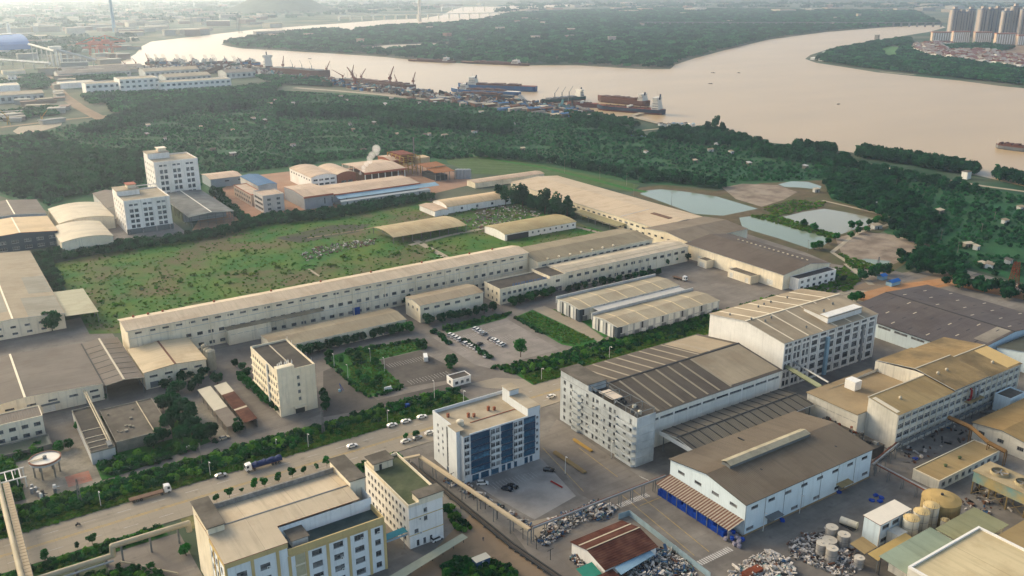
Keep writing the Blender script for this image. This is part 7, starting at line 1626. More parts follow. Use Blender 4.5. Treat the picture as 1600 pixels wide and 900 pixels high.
PONDS = [[(990,306),(1032,290),(1190,284),(1290,280),(1300,312),(1400,340),(1395,352),(1330,392),(1450,376),(1455,388),(1390,428),(1300,414),(1150,362),(1085,340)], [(690,236),(850,256),(1000,288),(985,301),(840,276),(735,274),(700,258)], [(460,133),(620,146),(700,153),(905,178),(905,186),(830,176),(620,154),(455,143)]]
ORCH = [(0,240),(0,216),(40,216),(100,198),(160,189),(240,183),(235,170),(350,152),(400,140),(460,144),(560,148),(620,153),(730,162),(830,176),(905,186),(960,197),(1010,212),(1100,214),(1180,230),(1330,254),(1530,294),(1650,318),(1650,440),(1530,428),(1440,398),(1400,350),(1290,306),(1180,282),(1130,288),(1000,286),(900,262),(740,240),(650,240),(600,240),(540,243),(450,256),(380,265),(322,272),(312,296),(230,294),(160,304),(75,322),(0,304)]
RED = [(314,300),(318,273),(380,266),(450,257),(540,244),(640,240),(740,250),(740,285),(300,370)]
op = scatter(ORCH, 4.3, avoid=PONDS+[RED], seed=1, keep=.9)
ca, sa = math.cos(.35), math.sin(.35); U, V = op[:,0]*ca+op[:,1]*sa, -op[:,0]*sa+op[:,1]*ca; V2 = V+14*np.sin(U*.011)
gap = ((V2 % 26) < 3.4) | (((U+9*np.sin(V*.02)) % 71) < 4.0) | ((np.sin(U*.043)*np.cos(V*.037)+.5*np.sin(U*.11+V*.09)) > .95)
op = op[~gap]; big = np.sin(op[:,0]*.021)*np.sin(op[:,1]*.017) > .25
mass('orchard', 'dense dark green orchard spreading between the works and the river', 'orchard', op[~big], 'orchard', .4, .85, 1)
mass('orchard_bushes', 'parcels of larger rounder orchard trees', 'orchard', np.concatenate([op[big][::2], scatter([(325,268),(380,258),(450,249),(540,239),(640,235),(700,234),(740,246),(700,249),(640,245),(545,248),(455,260),(385,269),(330,277)], 5, seed=7)]), 'orchard', .7, 1.25, 4)
mass('grove_belt', 'darker belts of taller trees crossing the orchard', 'trees', np.concatenate([scatter(p, 6.5, seed=2+i) for i, p in enumerate((
  [(0,255),(90,225),(150,240),(230,240),(220,285),(160,298),(75,318),(0,300)], [(480,166),(600,172),(800,190),(800,200),(640,188),(480,176)], [(250,160),(420,142),(450,150),(300,176),(200,200),(140,212),(120,206)],
  [(1290,268),(1400,285),(1440,320),(1390,345),(1300,310),(1285,290)], [(1385,350),(1450,330),(1470,350),(1440,395),(1400,372)], [(1400,405),(1470,395),(1510,420),(1500,440),(1420,425)], [(740,240),(1000,270),(1140,290),(1130,297),(1000,282),(850,256),(740,246)],
  [(905,186),(960,200),(1010,213),(1100,216),(1150,228),(1100,228),(980,212),(880,192)], [(1180,232),(1330,256),(1530,297),(1530,306),(1330,266),(1180,244)], [(1340,437),(1380,423),(1392,432),(1360,444)], [(1030,206),(1060,202),(1095,203),(1130,207),(1165,216),(1200,227),(1330,251),(1330,258),(1200,240),(1100,222),(1030,213)], [(880,176),(930,182),(985,190),(1000,200),(960,196),(890,184)], [(1460,440),(1540,446),(1650,470),(1650,485),(1560,466),(1480,450)]))]), 'grove', .75, 1.25, 3)
mass('tall_grove', 'rows of tall slim trees standing in the orchard', 'trees', np.concatenate([scatter(p, 5, seed=20+i) for i, p in enumerate(([(590,182),(800,200),(800,212),(590,196)], [(430,172),(560,176),(560,186),(430,184)], [(320,166),(400,160),(400,170),(330,178)]))]), 'mangrove', .8, 1.4, 5)
mass('mangrove_belt', 'dark mangrove belt standing in the river shallows', 'mangroves', np.concatenate([scatter(p, 4.2, seed=30+i) for i, p in enumerate(([(1335,246),(1345,236),(1420,247),(1500,260),(1528,268),(1526,276),(1480,270),(1400,256)], [(1556,272),(1600,280),(1700,300),(1700,312),(1600,292),(1548,281)], [(1250,231),(1306,236),(1306,242),(1250,236)], [(1240,229),(1250,230),(1250,234),(1240,232)]))]), 'mangrove', .8, 1.25, 6)
# roadside thickets and hedges
HG = [rect_ for rect_ in ()]
hedge = np.concatenate([scatter([(-20,317.5),(188,317.5),(188,333),(110,334),(-20,334)], 1.9, px=False, seed=40), scatter([(225,317.5),(418,317.5),(418,336),(225,333)], 2.0, px=False, seed=41), scatter([(0,720),(60,695),(100,735),(150,728),(230,655),(300,660),(345,690),(180,745),(0,790)], 2.2, seed=42)])
LAMPR = [(10,36,336,372),(34,68,352,398),(70,103,346,392)]
lampc = np.array([P(*q)[:2] for q in ((158,792),(329,745),(482,700),(606,662),(724.5,631),(846,594.5),(952,560))])
hedge = clear(hedge, LAMPR, 1.2)
r_ = np.random.default_rng(9); low = (hedge[:,1] < 321.5) | ((hedge[:,0] > 110) & (hedge[:,1] < 328) & (r_.random(len(hedge)) < .8))
for c in lampc: low |= (np.hypot(hedge[:,0]-c[0], hedge[:,1]-c[1]-(-1)) < 2.5)
mass('verge_thicket', 'thick green shrubs filling the verge behind the kerb', 'shrubs', hedge[~low], 'shrub', .85, 1.6, 7)
mass('verge_weeds', 'short rough grass along the kerb of the main road', 'grass', np.concatenate([hedge[low], scatter([(-20,316.6),(188,316.6),(188,328),(-20,322)], 1.0, px=False, seed=43), scatter([(223,316.6),(418,316.6),(418,328),(223,328)], 1.1, px=False, seed=44)]), 'weed', .6, 1.3, 8)
mass('field_hedge', 'dark hedge of trees along the far edge of the overgrown field', 'hedge', np.concatenate([scatter(p, 3.4, seed=50+i) for i, p in enumerate(([(75,395),(150,385),(280,372),(355,358),(420,338),(520,330),(600,316),(678,306),(680,312),(600,327),(520,343),(420,352),(350,370),(270,383),(120,404),(80,412)], [(52,395),(80,404),(100,450),(112,480),(100,495),(84,470),(60,420)], [(326,300),(340,297),(372,330),(398,350),(380,352),(350,325)], [(800,296),(900,330),(900,342),(860,338),(800,318)]))]), 'grove', .45, .8, 9)
mass('field_weeds', 'tall weeds and tufts covering the overgrown field', 'weeds', np.concatenate([scatter([(90,412),(150,400),(270,382),(350,370),(560,330),(660,314),(760,318),(850,338),(945,364),(820,398),(560,446),(200,516),(145,518),(115,470)], 2.8, keep=.28, seed=60), scatter([(95,415),(270,385),(260,420),(400,430),(560,400),(640,400),(560,446),(200,516),(145,518),(115,470)], 3.2, keep=.25, seed=61)]), 'weed', .4, 1.15, 10)
fs_ = np.concatenate([scatter(p, 6, keep=.32, seed=70+i) for i, p in enumerate(([(200,440),(330,425),(560,395),(640,385),(640,396),(560,412),(330,448),(200,470)], [(130,490),(160,460),(200,470),(190,505),(150,515)], [(640,390),(700,375),(720,385),(660,400)], [(330,395),(420,385),(400,400),(330,410)], [(690,330),(760,322),(850,334),(840,345),(760,340)]))])
mass('field_shrubs', 'loose shrubs growing through the overgrown field', 'shrubs', fs_, 'weed', 1.2, 2.6, 11)
mass('lawn_hedges', 'clipped hedges and shrubs round the factory lawns', 'hedge', np.concatenate([scatter(p, 1.6, seed=80+i) for i, p in enumerate(([(507,562),(512,560),(548,596),(578,620),(630,604),(632,607),(576,624),(544,600)], [(545,548),(655,530),(668,544),(660,545),(650,534),(550,552)], [(548,558),(566,554),(572,566),(556,574)], [(690,512),(790,490),(800,488),(790,496),(695,520)], [(803,497),(806,495),(852,522),(846,523)], [(765,575),(850,560),(935,535),(1000,520),(1075,502),(1100,500),(1010,530),(900,566),(800,585)], [(940,535),(1000,518),(1075,497),(1110,492),(1110,512),(1010,530)]))]), 'shrub', .5, 1.0, 12)
mass('lawn_grass', 'rough grass tufts on the factory lawns', 'grass', np.concatenate([scatter(p, 1.5, seed=90+i) for i, p in enumerate(([(545,552),(652,533),(660,544),(592,562),(600,574),(628,603),(576,617),(548,598)], [(806,497),(832,487),(888,512),(930,531),(900,540),(877,535),(850,520)], [(864,483),(905,499),(912,504),(880,494)], [(50,888),(205,838),(222,843),(60,905)]))]), 'weed', .5, 1.0, 13)
mass('south_thicket', 'rough thicket between the pipeline and the forecourt', 'shrubs', np.concatenate([clear(scatter([(110,905),(190,885),(245,890),(270,930),(80,930)], 2.0, seed=100), [(51,105,226,262)]), scatter([(690,885),(720,870),(790,882),(830,930),(690,930)], 1.9, seed=101), scatter([(690,790),(705,790),(735,820),(735,835),(715,830)], 1.8, seed=102), scatter([(113,288),(139,288),(139,294),(113,294)], 1.5, px=False, seed=103), scatter([(-15,288),(46,288),(46,293),(-15,293)], 1.6, px=False, seed=104)]), 'shrub', .6, 1.2, 14)
mass('pond_bank_weeds', 'weeds and scrub on the pond banks', 'weeds', np.concatenate([scatter([(1165,337),(1210,336),(1262,352),(1312,369),(1302,374),(1203,347)], 2.4, seed=110), scatter([(1190,326),(1240,312),(1290,316),(1285,324),(1215,338)], 3, seed=111), scatter([(1310,395),(1345,408),(1400,424),(1330,420)], 2.5, seed=112), scatter([(1225,425),(1320,418),(1345,436),(1325,455),(1260,460)], 2.2, seed=113)]), 'weed', .8, 1.9, 15)
# far woods: the island, the right bank, the plain beyond
ISL = [(352,69),(380,61),(410,54),(460,50.5),(520,46),(545,49),(600,42),(690,38.5),(750,32),(800,21),(1000,14),(1430,18),(1470,38),(1380,42),(1290,49),(1200,61),(1130,77.5),(1085,89),(1053,99),(1045,106.5),(1000,106),(900,100.5),(800,100.5),(740,98.5),(660,93.5),(600,87.5),(540,83.5),(450,78),(380,74.5)]
SALT = [[(525,78),(610,70),(700,67),(760,60),(770,62),(690,72),(600,80)], [(780,52),(950,30),(960,36),(800,56)]]
mass('island_wood', 'blue green woods and groves covering the river island', 'woodland', scatter(ISL, 21, avoid=SALT[:1], keep=.85, seed=120), 'wood', .9, 1.7, 16)
mass('right_bank_wood', 'dark wood on the point of the right bank', 'woodland', np.concatenate([scatter([(1275,94),(1300,80),(1360,68),(1400,62),(1420,60),(1425,75),(1440,88),(1600,110),(1760,135),(1760,155),(1600,134),(1500,123),(1430,115),(1370,109),(1320,102)], 11, avoid=[[(1370,78),(1395,70),(1408,74),(1402,92),(1385,90)]], seed=121), scatter([(1470,73),(1540,70),(1580,76),(1560,82),(1480,80)], 11, seed=122)]), 'wood', .7, 1.2, 17)
mass('far_woods', 'hazy woods and fields on the plain beyond the river', 'woodland', np.concatenate([scatter([(-100,60),(200,40),(400,32),(700,14),(640,3),(-100,4)], 85, keep=.38, seed=123), scatter([(760,22),(900,12),(1700,14),(1700,5),(800,3)], 110, keep=.5, seed=124), scatter([(0,100),(60,92),(200,70),(200,58),(60,62),(0,66)], 40, keep=.3, seed=125)]), 'farwood', .8, 1.5, 18)
mass('left_works_trees', 'tree belts between the far works on the left', 'trees', np.concatenate([scatter(p, 8, keep=.8, seed=130+i) for i, p in enumerate(([(0,128),(65,118),(80,132),(72,140),(0,138)], [(130,150),(260,146),(360,140),(440,132),(430,142),(300,158),(140,164)], [(0,178),(85,170),(90,180),(0,190)], [(95,118),(180,114),(200,124),(110,128)], [(0,218),(60,212),(80,216),(0,236)], [(170,165),(250,155),(240,165),(180,178)], [(400,120),(500,125),(520,136),(430,132)]))]), 'wood', .6, 1.0, 19)
# ================================================================== RIVER: ships, barges, cranes
def proj_y(X):
    v = RM @ (np.array(X, float)-np.array([0,0,CAMH])); return v[1]/v[2]*FPX+450
def height_at(px, ytop):
    p = P(*px); lo, hi = 0., 400.
    for _ in range(50):
        m = (lo+hi)/2
        if proj_y((p[0],p[1],m)) > ytop: lo = m
        else: hi = m
    return lo
HULLS = {k: mat('hull_'+k, c, .6, .12, .05, '#5a4038', .3, .08) for k, c in (('navy','#2c3a4c'),('red','#6e4036'),('blue','#2b5a86'),('green','#2f4f4a'),('rust','#5e3d30'),('grey','#6b6f70'))}
SHIPW = mat('ship_white', '#cfc9bd', .6, .06, .3)
def ship(name, label, stern, bow, hullm, deckm, depth=7, beam=None, house='stern', gear='tank', antif=True, hh=14, group=None, free=0.0):
    a, c = P(*stern), P(*bow); L_ = math.dist(a, c); hd = math.atan2(c[1]-a[1], c[0]-a[0]); B = beam or L_*.16
    t = thing(name, label, 'ship', ((a[0]+c[0])/2, (a[1]+c[1])/2, .05), hd, group)
    st = [(-.5,.72,0),(-.46,.9,0),(-.3,1,0),(.25,1,0),(.38,.85,.05),(.45,.5,.14),(.49,.18,.22),(.5,.03,.25)]
    b = MB(); rings = []
    for s, w, rise in st:
        x = s*L_; top = depth*(1+rise); y = B/2*w
        rings.append([(x-(.03*L_ if s > .4 else 0),-y*.8,-.8),(x,-y*.97,depth*.32),(x,-y,top),(x,y,top),(x,y*.97,depth*.32),(x-(.03*L_ if s > .4 else 0),y*.8,-.8)])
    for r0, r1 in zip(rings[:-1], rings[1:]):
        for j, mi in ((0,1),(1,0),(2,2),(3,0),(4,1)): b.face([r0[j],r1[j],r1[j+1],r0[j+1]], mi)
    b.face(rings[0][::-1], 0); b.face(rings[-1], 0)
    lpart('hull', b, [hullm, HULLS['red'] if antif else hullm, deckm], t)
    sgn = -1 if house == 'stern' else 1
    if house:
        hx = sgn*.40*L_ if house == 'stern' else .30*L_; w = B*.42; ln = .05*L_
        b = MB()
        for k in range(4): b.box(hx-ln+k*.6, hx+ln-k*.4, -w+k*.5, w-k*.5, depth+k*hh/5, depth+(k+1)*hh/5)
        b.box(hx-ln*.5, hx+ln*.7, -B*.5, B*.5, depth+hh*.8, depth+hh)
        h_ = lpart('deckhouse', b, SHIPW, t)
        for k in range(3):
            for s in (-1, 1): bb = MB(); bb.box(hx-ln*.8, hx+ln*.8, s*(w-k*.5)-.06, s*(w-k*.5)+.06, depth+k*hh/5+1.0, depth+k*hh/5+1.9); lpart('window_band', bb, GL, h_)
        b = MB(); b.tube((hx-ln*.6,0,depth+hh*.8),(hx-ln*.8,0,depth+hh*1.25),1.3,8); lpart('funnel', b, HULLS['navy'], t)
        b = MB(); b.tube((hx+ln*.2,0,depth+hh),(hx+ln*.2,0,depth+hh*1.5),.25,5); b.tube((hx+ln*.2,-2,depth+hh*1.3),(hx+ln*.2,2,depth+hh*1.3),.15,5); lpart('mast', b, SHIPW, t)
    x0, x1 = -.3*L_, .38*L_
    if gear == 'tank':
        for y in (-B*.18, B*.18): b = MB(); b.tube((x0,y,depth+.8),(x1,y,depth+.8),.5,6); lpart('deck_pipe', b, HULLS['rust'], t)
        for k in range(6): b = MB(); xx = x0+(x1-x0)*(k+.5)/6; b.box(xx-.3,xx+.3,-B*.42,B*.42,depth+.2,depth+1.4); lpart('deck_frame', b, HULLS['rust'], t)
        b = MB(); b.box(-2,2,-B*.35,B*.35,depth,depth+3); lpart('manifold', b, SHIPW, t)
    elif gear == 'hold':
        for k in range(4): b = MB(); xx = x0+(x1-x0)*(k+.5)/4; b.box(xx-L_*.06,xx+L_*.06,-B*.34,B*.34,depth,depth+1.8); lpart('hatch', b, HULLS['grey'], t)
        for k in range(3):
            xx = x0+(x1-x0)*(k+.9)/4; b = MB(); b.tube((xx,0,depth),(xx,0,depth+9),.7,6); b.tube((xx,0,depth+8),(xx-7,1,depth+17),.35,5); lpart('deck_crane', b, HULLS['grey'], t)
    elif gear == 'cargo':
        b = MB()
        n = 14
        for k in range(n):
            xx = x0+(x1-x0)*k/n; b.prism([(xx,-B*.38),(xx+(x1-x0)/n,-B*.38),(xx+(x1-x0)/n,B*.38),(xx,B*.38)], depth, depth+1.5+2.0*random.random())
        lpart('cargo', b, HULLS['rust'], t)
    b = MB(); b.tube((.46*L_,0,depth*1.15),(.46*L_,0,depth*1.15+6),.2,5); lpart('fore_mast', b, SHIPW, t)
    return t
DECKR = mat('deck_red','#7a4636',.8,.15,.05); DECKG = mat('deck_grey','#6f6c66',.85,.15,.05)
ship('tanker', 'dark hulled red decked tanker moored nearest the jetty', (1037,179), (933,171), HULLS['navy'], DECKR, 7, 19, 'stern', 'tank', True, 17)
ship('tanker', 'red decked tanker moored just behind the dark hulled one', (1012,166), (934,158), HULLS['rust'], DECKR, 8, 18, 'stern', 'cargo', False, 10)
ship('cargo_ship', 'green hulled cargo ship with three deck cranes', (912,155.5), (846,162), HULLS['green'], DECKG, 6, 16, 'stern', 'hold', True, 11)
ship('tanker', 'red hulled tanker lying behind the green cargo ship', (934,168), (886,166), HULLS['red'], DECKR, 6, 15, None, 'tank', True)
ship('offshore_vessel', 'blue hulled vessel under repair at the yard quay, the farthest out', (838,143), (716,139), HULLS['blue'], DECKR, 9, 20, 'bow', 'cargo', False, 13)
ship('offshore_vessel', 'white and blue vessel lying inside the blue one at the yard', (812,149), (705,143.5), HULLS['blue'], SHIPW, 6, 16, 'bow', 'cargo', False, 9)
ship('barge', 'blue barge with dark cargo nearest the yard shore', (802,153), (712,148), HULLS['navy'], DECKG, 4, 14, None, 'cargo', False)
ship('dock_ship', 'long dark ship in the dock left of the red cranes', (428,114), (516,122), HULLS['rust'], DECKG, 13, 26, None, 'hold', True)
ship('dock_ship', 'grey hull on the slip below the red cranes', (540,129), (650,141), HULLS['rust'], DECKG, 8, 20, None, 'cargo', True)
ship('cargo_ship', 'white housed ship at the far left quay', (398,108), (425,112), HULLS['grey'], SHIPW, 8, 22, 'bow', 'cargo', True, 26)
for s, w, lab in (((640,95),(712,98.5),'left of two long rusty barges moored along the island'),((722,98),(828,103),'right of two long rusty barges moored along the island')): ship('barge', lab, s, w, HULLS['rust'], mat('deck_sand','#8b6d52',.9,.1,.05), 4, 16, 'bow', 'cargo', False, 8)
ship('barge', 'low dark barge with raised stern at the right edge', (1612,238), (1555,231), HULLS['grey'], DECKR, 4.2, 12, None, 'cargo', False)
r_ = random.Random(4)
for k in range(16):
    x = 230+k*11; y = 102+r_.uniform(-2.5,1.5); ship('moored_vessel', 'hazy grey or rusty vessel in the crowd moored along the left quay', (x,y), (x+r_.uniform(9,15),y+.6), r_.choice(list(HULLS.values())), DECKG, 6, 16, r_.choice(['stern','bow']), r_.choice(['hold','tank','cargo']), True, 7, 'vessels along the left quay')
for k, px in enumerate(((1154,114),(1310,163),(1114,114),(1110,131),(484,92),(692,92))):
    p = P(*px); t = thing('small_boat', 'tiny boat out on the open river', 'boat', (p[0], p[1], .05), r_.uniform(0,3), 'small boats on the river'); s = .35+ (p[0]**2+p[1]**2)**.5/6000
    b = MB(); b.prism([(-6*s,-1.5*s),(3*s,-1.6*s),(6.5*s,0),(3*s,1.6*s),(-6*s,1.5*s)], -.3, 1.3*s); lpart('hull', b, HULLS['navy'], t); b = MB(); b.box(-4*s,-1*s,-1*s,1*s,1.3*s,3*s); lpart('cabin', b, SHIPW, t)
CRM = mat('crane_rust', '#7b4433', .75, .12, .1); CRY = mat('crane_yellow', '#a8894a', .75, .12, .1); CRO = mat('crane_orange','#b0583a',.7,.12,.05)
def crane(label, base, tip, m=None, group='shipyard cranes', hk=.45):
    p = P(*base); m = m or CRM; H_ = height_at(base, tip[1]); d = math.dist((p[0],p[1],0),(0,0,CAMH)); dx = (tip[0]-base[0])/FPX*d
    t = thing('harbour_crane', label, 'crane', p, group=group); w = H_*.09; hb = H_*hk
    b = MB()
    for sx in (-1,1):
        for sy in (-1,1): b.tube((sx*w,sy*w,0),(sx*w*.7,sy*w*.7,hb*.55),H_*.016,5)
    b.box(-w,w,-w,w,hb*.52,hb*.58); lpart('portal', b, m, t)
    b = MB(); b.tube((0,0,hb*.55),(0,0,hb),H_*.04,8); lpart('tower', b, m, t)
    b = MB(); e = _r*1.0; b.box(-H_*.08,H_*.07,-H_*.05,H_*.05,hb*.85,hb*1.12); lpart('machine_house', b, m, t)
    ex, ey = float(_r[0]*dx), float(_r[1]*dx); q = (ex, ey, H_); o = H_*.022
    b = MB()
    for s in (-1, 1): b.tube((s*o,0,hb),(ex+s*o*.3,ey,H_),H_*.011,4); b.tube((s*o,0,hb*1.12),(ex+s*o*.3,ey,H_),H_*.009,4)
    for k in range(8):
        u0, u1 = k/8, (k+1)/8; b.tube(lerp((-o,0,hb),q,u0), lerp((o,0,hb*1.12),q,u1), H_*.007, 3)
    lpart('boom', b, m, t)
    b = MB(); b.tube((-ex*.12,-ey*.12,hb*1.1),(-ex*.18,-ey*.18,hb*1.45),H_*.014,4); b.tube((-ex*.18,-ey*.18,hb*1.45),q,H_*.004,3); lpart('backstay', b, m, t)
    b = MB(); b.tube(q,(q[0],q[1],hb*.9),H_*.003,3); lpart('hoist_rope', b, STEELD, t)
for k, (a, c) in enumerate((((511,118),(517,95)),((536,127),(520,108.5)),((551,128),(554,101)),((565,129.5),(572.5,107)),((610,137),(616.5,103.5)),((646,138.5),(650,112)),((556,139),(544.5,104.5)),((443,113),(445,87)),((460,117),(462,102)),((483,119),(485,105)),((620,136),(617,116)),((586,132),(588,124)))): crane('rust red jib crane standing over the shipyard quay', a, c)
for k, (a, c) in enumerate((((196,106),(190,92)),((213,104),(208,90)),((233,104),(230,83)),((355,106),(352,87)),((378,107),(373,89)),((393,108),(392,92)),((415,110),(412,96)),((300,106),(303,90)),((262,105),(258,90)))): crane('faint hazy jib crane along the left quay', a, c, CRM, 'cranes along the left quay')
crane('cream yellow crane standing left of the dirt yard', (67,193), (76,172), CRY, 'cream yellow cranes'); crane('cream yellow crane at the left frame edge', (14,195), (5,171), CRY, 'cream yellow cranes')
for k, (a, c) in enumerate((((870,158),(869,139)),((893,156),(891,136)))): pass
# shipyard clutter ashore
YRD = [mat('yard_'+n, c, .9, .2, .3) for n, c in (('grey','#6d675f'),('rust','#6a4a38'),('pale','#a3988a'),('blue','#3f6488'))]
r2 = random.Random(11)
for k in range(110):
    x = r2.uniform(545, 925); y = 136+(x-560)*.108+r2.uniform(1.5,12)*(1 if x > 640 else .4); p = P(x, y); L_, w_, h_ = r2.uniform(5,22), r2.uniform(4,10), r2.uniform(1.5,6)
    t = thing('yard_shed', 'low shed or block stack among the shipyard clutter', 'shed', p, group='shipyard sheds and stacks'); b = MB(); b.box(-L_/2,L_/2,-w_/2,w_/2,0,h_); lpart('body', b, r2.choice(YRD), t); b = MB(); slab(b, [(-L_/2-.3,-w_/2-.3,h_),(L_/2+.3,-w_/2-.3,h_),(L_/2+.3,w_/2+.3,h_+.8),(-L_/2-.3,w_/2+.3,h_+.8)], .2); lpart('roof', b, r2.choice(YRD+[R_CREAM]), t)
sheet('yard_ground', [(560,131),(640,140),(715,151),(765,156),(840,161),(900,170),(915,175),(905,183),(830,174),(700,160),(600,150),(540,138)], .07, G_MUD)
heap('shipyard_clutter', 'dense clutter of plates frames and machinery along the shipyard shore', 'clutter', [(425,116),(520,124),(600,136),(700,150),(790,157),(880,167),(930,176),(900,180),(800,168),(690,157),(600,146),(520,134),(430,124)], 1500, 5, [.12,.3,.1,.33,.05,.1], (2,9), 31)
heap('quay_clutter', 'hazy clutter of cargo and machinery along the far left quay', 'clutter', [(200,107),(300,104),(400,108),(430,116),(420,122),(300,112),(200,113)], 500, 6, [.25,.35,.05,.3,0,.05], (3,12), 32)
# jetty and riverside park right of the tankers
J = thing('jetty', 'pale concrete jetty reaching out beside the tankers', 'jetty', P(985,181))
pts = [P(984,181.5,1.6), P(1003,176.5,1.6), P(1001,184,1.6), P(1030,193,1.6)]
for a, c, w in ((pts[0],pts[1],9),(pts[0],pts[3],8)):
    d = Vector((c[0]-a[0],c[1]-a[1],0)).normalized(); s = Vector((-d.y,d.x,0))*w/2; b = MB(); slab(b, [tuple(Vector(a)+s),tuple(Vector(a)-s),tuple(Vector(c)-s),tuple(Vector(c)+s)], .5, 0, 0); part('deck', b, G_PATH, J)
    for k in range(5):
        m = lerp(a, c, k/4); sbox('pile', J, W_CONC, m[0]-.5, m[0]+.5, m[1]-.5, m[1]+.5, -.5, 1.6)
ribbon('river_path', [(980,207),(1010,203),(1040,200),(1065,199),(1090,204)], 6, .12, G_PATH)
for k in range(9):
    x = 1032+k*6.4; p = P(x, 196.5+r2.uniform(-1.5,1.5)); t = thing('riverside_hut', 'small grey roofed hut or parked boat at the riverside jetty', 'hut', p, r2.random(), 'riverside huts'); b = MB(); b.box(-3,3,-2,2,0,2.6); lpart('walls', b, W_WHITE, t); b = MB(); slab(b, [(-3.4,-2.4,2.6),(3.4,-2.4,2.6),(3.4,0,3.8),(-3.4,0,3.8)], .15); slab(b, [(-3.4,0,3.8),(3.4,0,3.8),(3.4,2.4,2.6),(-3.4,2.4,2.6)], .15); lpart('roof', b, r2.choice([R_CONC,R_PBLUE,W_CLAD]), t)
ribbon('blue_pond_cover', [(985,211),(1020,214),(1075,214)], 6, .13, mat('cover_blue','#2d6a90',.5,.1,.05))
# huts scattered through the orchard
HUT = []
r3 = random.Random(21)
for px in ((60,237),(67,273),(203,190),(230,212),(232,198),(258,219),(314,201),(364,206),(396,187),(414,190),(430,158),(423,164),(458,163),(509,170),(510,177),(541,158),(533,152),(547,196),(552,205),(585,194),(612,155),(621,212),(665,213),(671,212),(695,214),(741,208),(752,177),(772,189),(802,196),(817,235),(1009,240),(1086,254),(1110,237),(1142,240),(1170,258),(1120,228),(1174,229),(568,237),(333,236),(364,243),(458,229),(602,164),(655,162),(680,162),(1258,263),(1468,333),(1512,386),(1525,390),(1570,349),(1595,328),(1575,412),(1535,417),(1546,418),(1370,323),(1275,300),(1369,357)):
    p = P(*px); d = (p[0]**2+p[1]**2)**.5; w = r3.uniform(3.5,7.5); l = r3.uniform(3,4.5)
    t = thing('orchard_hut', 'little pale roofed hut scattered in the orchard', 'hut', p, r3.uniform(-.3,.3), 'huts in the orchard'); b = MB(); b.box(-w/2,w/2,-l/2,l/2,0,2.8); lpart('walls', b, r3.choice([W_WHITE,W_GREY,W_CONC]), t); b = MB(); slab(b, [(-w/2-.4,-l/2-.4,2.8),(w/2+.4,-l/2-.4,2.8),(w/2+.4,l/2+.4,3.5),(-w/2-.4,l/2+.4,3.5)], .15); lpart('roof', b, r3.choice([W_GREY,R_TAN,R_CONC,R_CREAM]), t); b = MB(); b.box(-.5,.5,-l/2-.05,-l/2+.01,0,2); lpart('door', b, STEELD, t)
b = MB(); p = P(1509,279); t = thing('sluice_house', 'white sluice house on the river path near the mangroves', 'building', p); b.box(-3.4,3.4,-3,3,0,7); lpart('walls', b, W_WHITE, t); b = MB(); b.box(-3.9,3.9,-3.5,3.5,7,7.4); lpart('roof', b, R_CONC, t)
# ================================================================== FAR LEFT WORKS
def far_block(name, label, xl, xr, yb, yt, depth, wall, roof, cat='building', rows_=0, group=None, rise=0):
    a = P(xl, yb); y0 = a[1]; lo, hi = a[0], a[0]+4000
    for _ in range(50):
        m = (lo+hi)/2; v = RM @ np.array([m, y0, -CAMH]); lo, hi = (m, hi) if v[0]/v[2]*FPX+800 < xr else (lo, m)
    x0, x1 = a[0], lo; h = height_at((xl, yb), yt); W = x1-x0
    wn = []
    for r in range(rows_):
        n = max(3, int(W/9)); wn.append(('f',n,W*.04,W*.96,h*(r+.3)/rows_,W/n*.55,h/rows_*.42,3))
    if rise: return gable(name, label, cat, x0, x1, y0, y0+depth, h, rise, 'x', wall, roof, wins=wn, group=group, ov=1)
    return flat(name, label, cat, x0, x1, y0, y0+depth, h, wall, roof, wins=wn, group=group, par=.8)
far_block('white_factory', 'long white two storey factory beyond the orchard at far left', 136, 225, 149, 132, 40, W_WHITE, R_PALE, 'factory', 2)
far_block('white_factory', 'taller middle part of the long white factory beyond the orchard', 190, 250, 147.5, 125, 50, W_WHITE, R_PALE, 'factory', 3)
far_block('white_factory', 'right wing of the long white factory beyond the orchard', 251, 362, 145, 130, 40, W_WHITE, R_PALE, 'factory', 2)
far_block('low_white_range', 'low white range left of the long white factory', 95, 150, 139, 131, 40, W_WHITE, R_CREAM, 'building')
for xl, xr, yb, yt, lab in ((92,205,124,116,'nearest of three long grey sheds at the far quay'),(100,225,116,110,'middle of three long grey sheds at the far quay'),(228,312,122,112,'grey shed with tan roof left of the shipyard'),(260,330,128,121,'low pale shed in front of the shipyard'),(355,400,123,114,'grey shed at the shipyard edge')): far_block('quay_shed', lab, xl, xr, yb, yt, 60, W_GREY, R_TAN if 'tan' in lab or 'pale' in lab else R_GREY, 'shed', 1, None, 4)
far_block('white_shed', 'white shed at the left frame edge beyond the orchard', -40, 33, 151, 137, 45, W_WHITE, R_CREAM, 'shed'); far_block('grey_shed', 'low grey roofed shed at the left frame edge', -40, 70, 165, 152, 50, W_GREY, R_TAN, 'shed', 1, None, 3)
far_block('small_house', 'small white house left of the dirt road', 15, 28, 131, 120, 20, W_WHITE, R_CONC, 'house', 2); far_block('small_house', 'pale house beside the far conveyor', 5, 40, 117, 112, 30, W_CREAM, R_PALE, 'house')
p0 = P(-30, 88); h0 = height_at((-30,88), 60)
CS = thing('coal_shed', 'huge blue domed storage shed at the far left', 'storage shed', p0); b = MB(); n = 14; W = P(52,86)[0]-p0[0]; D_ = 320
prof = [(math.cos(math.pi*k/n), math.sin(math.pi*k/n)**.6) for k in range(n+1)]
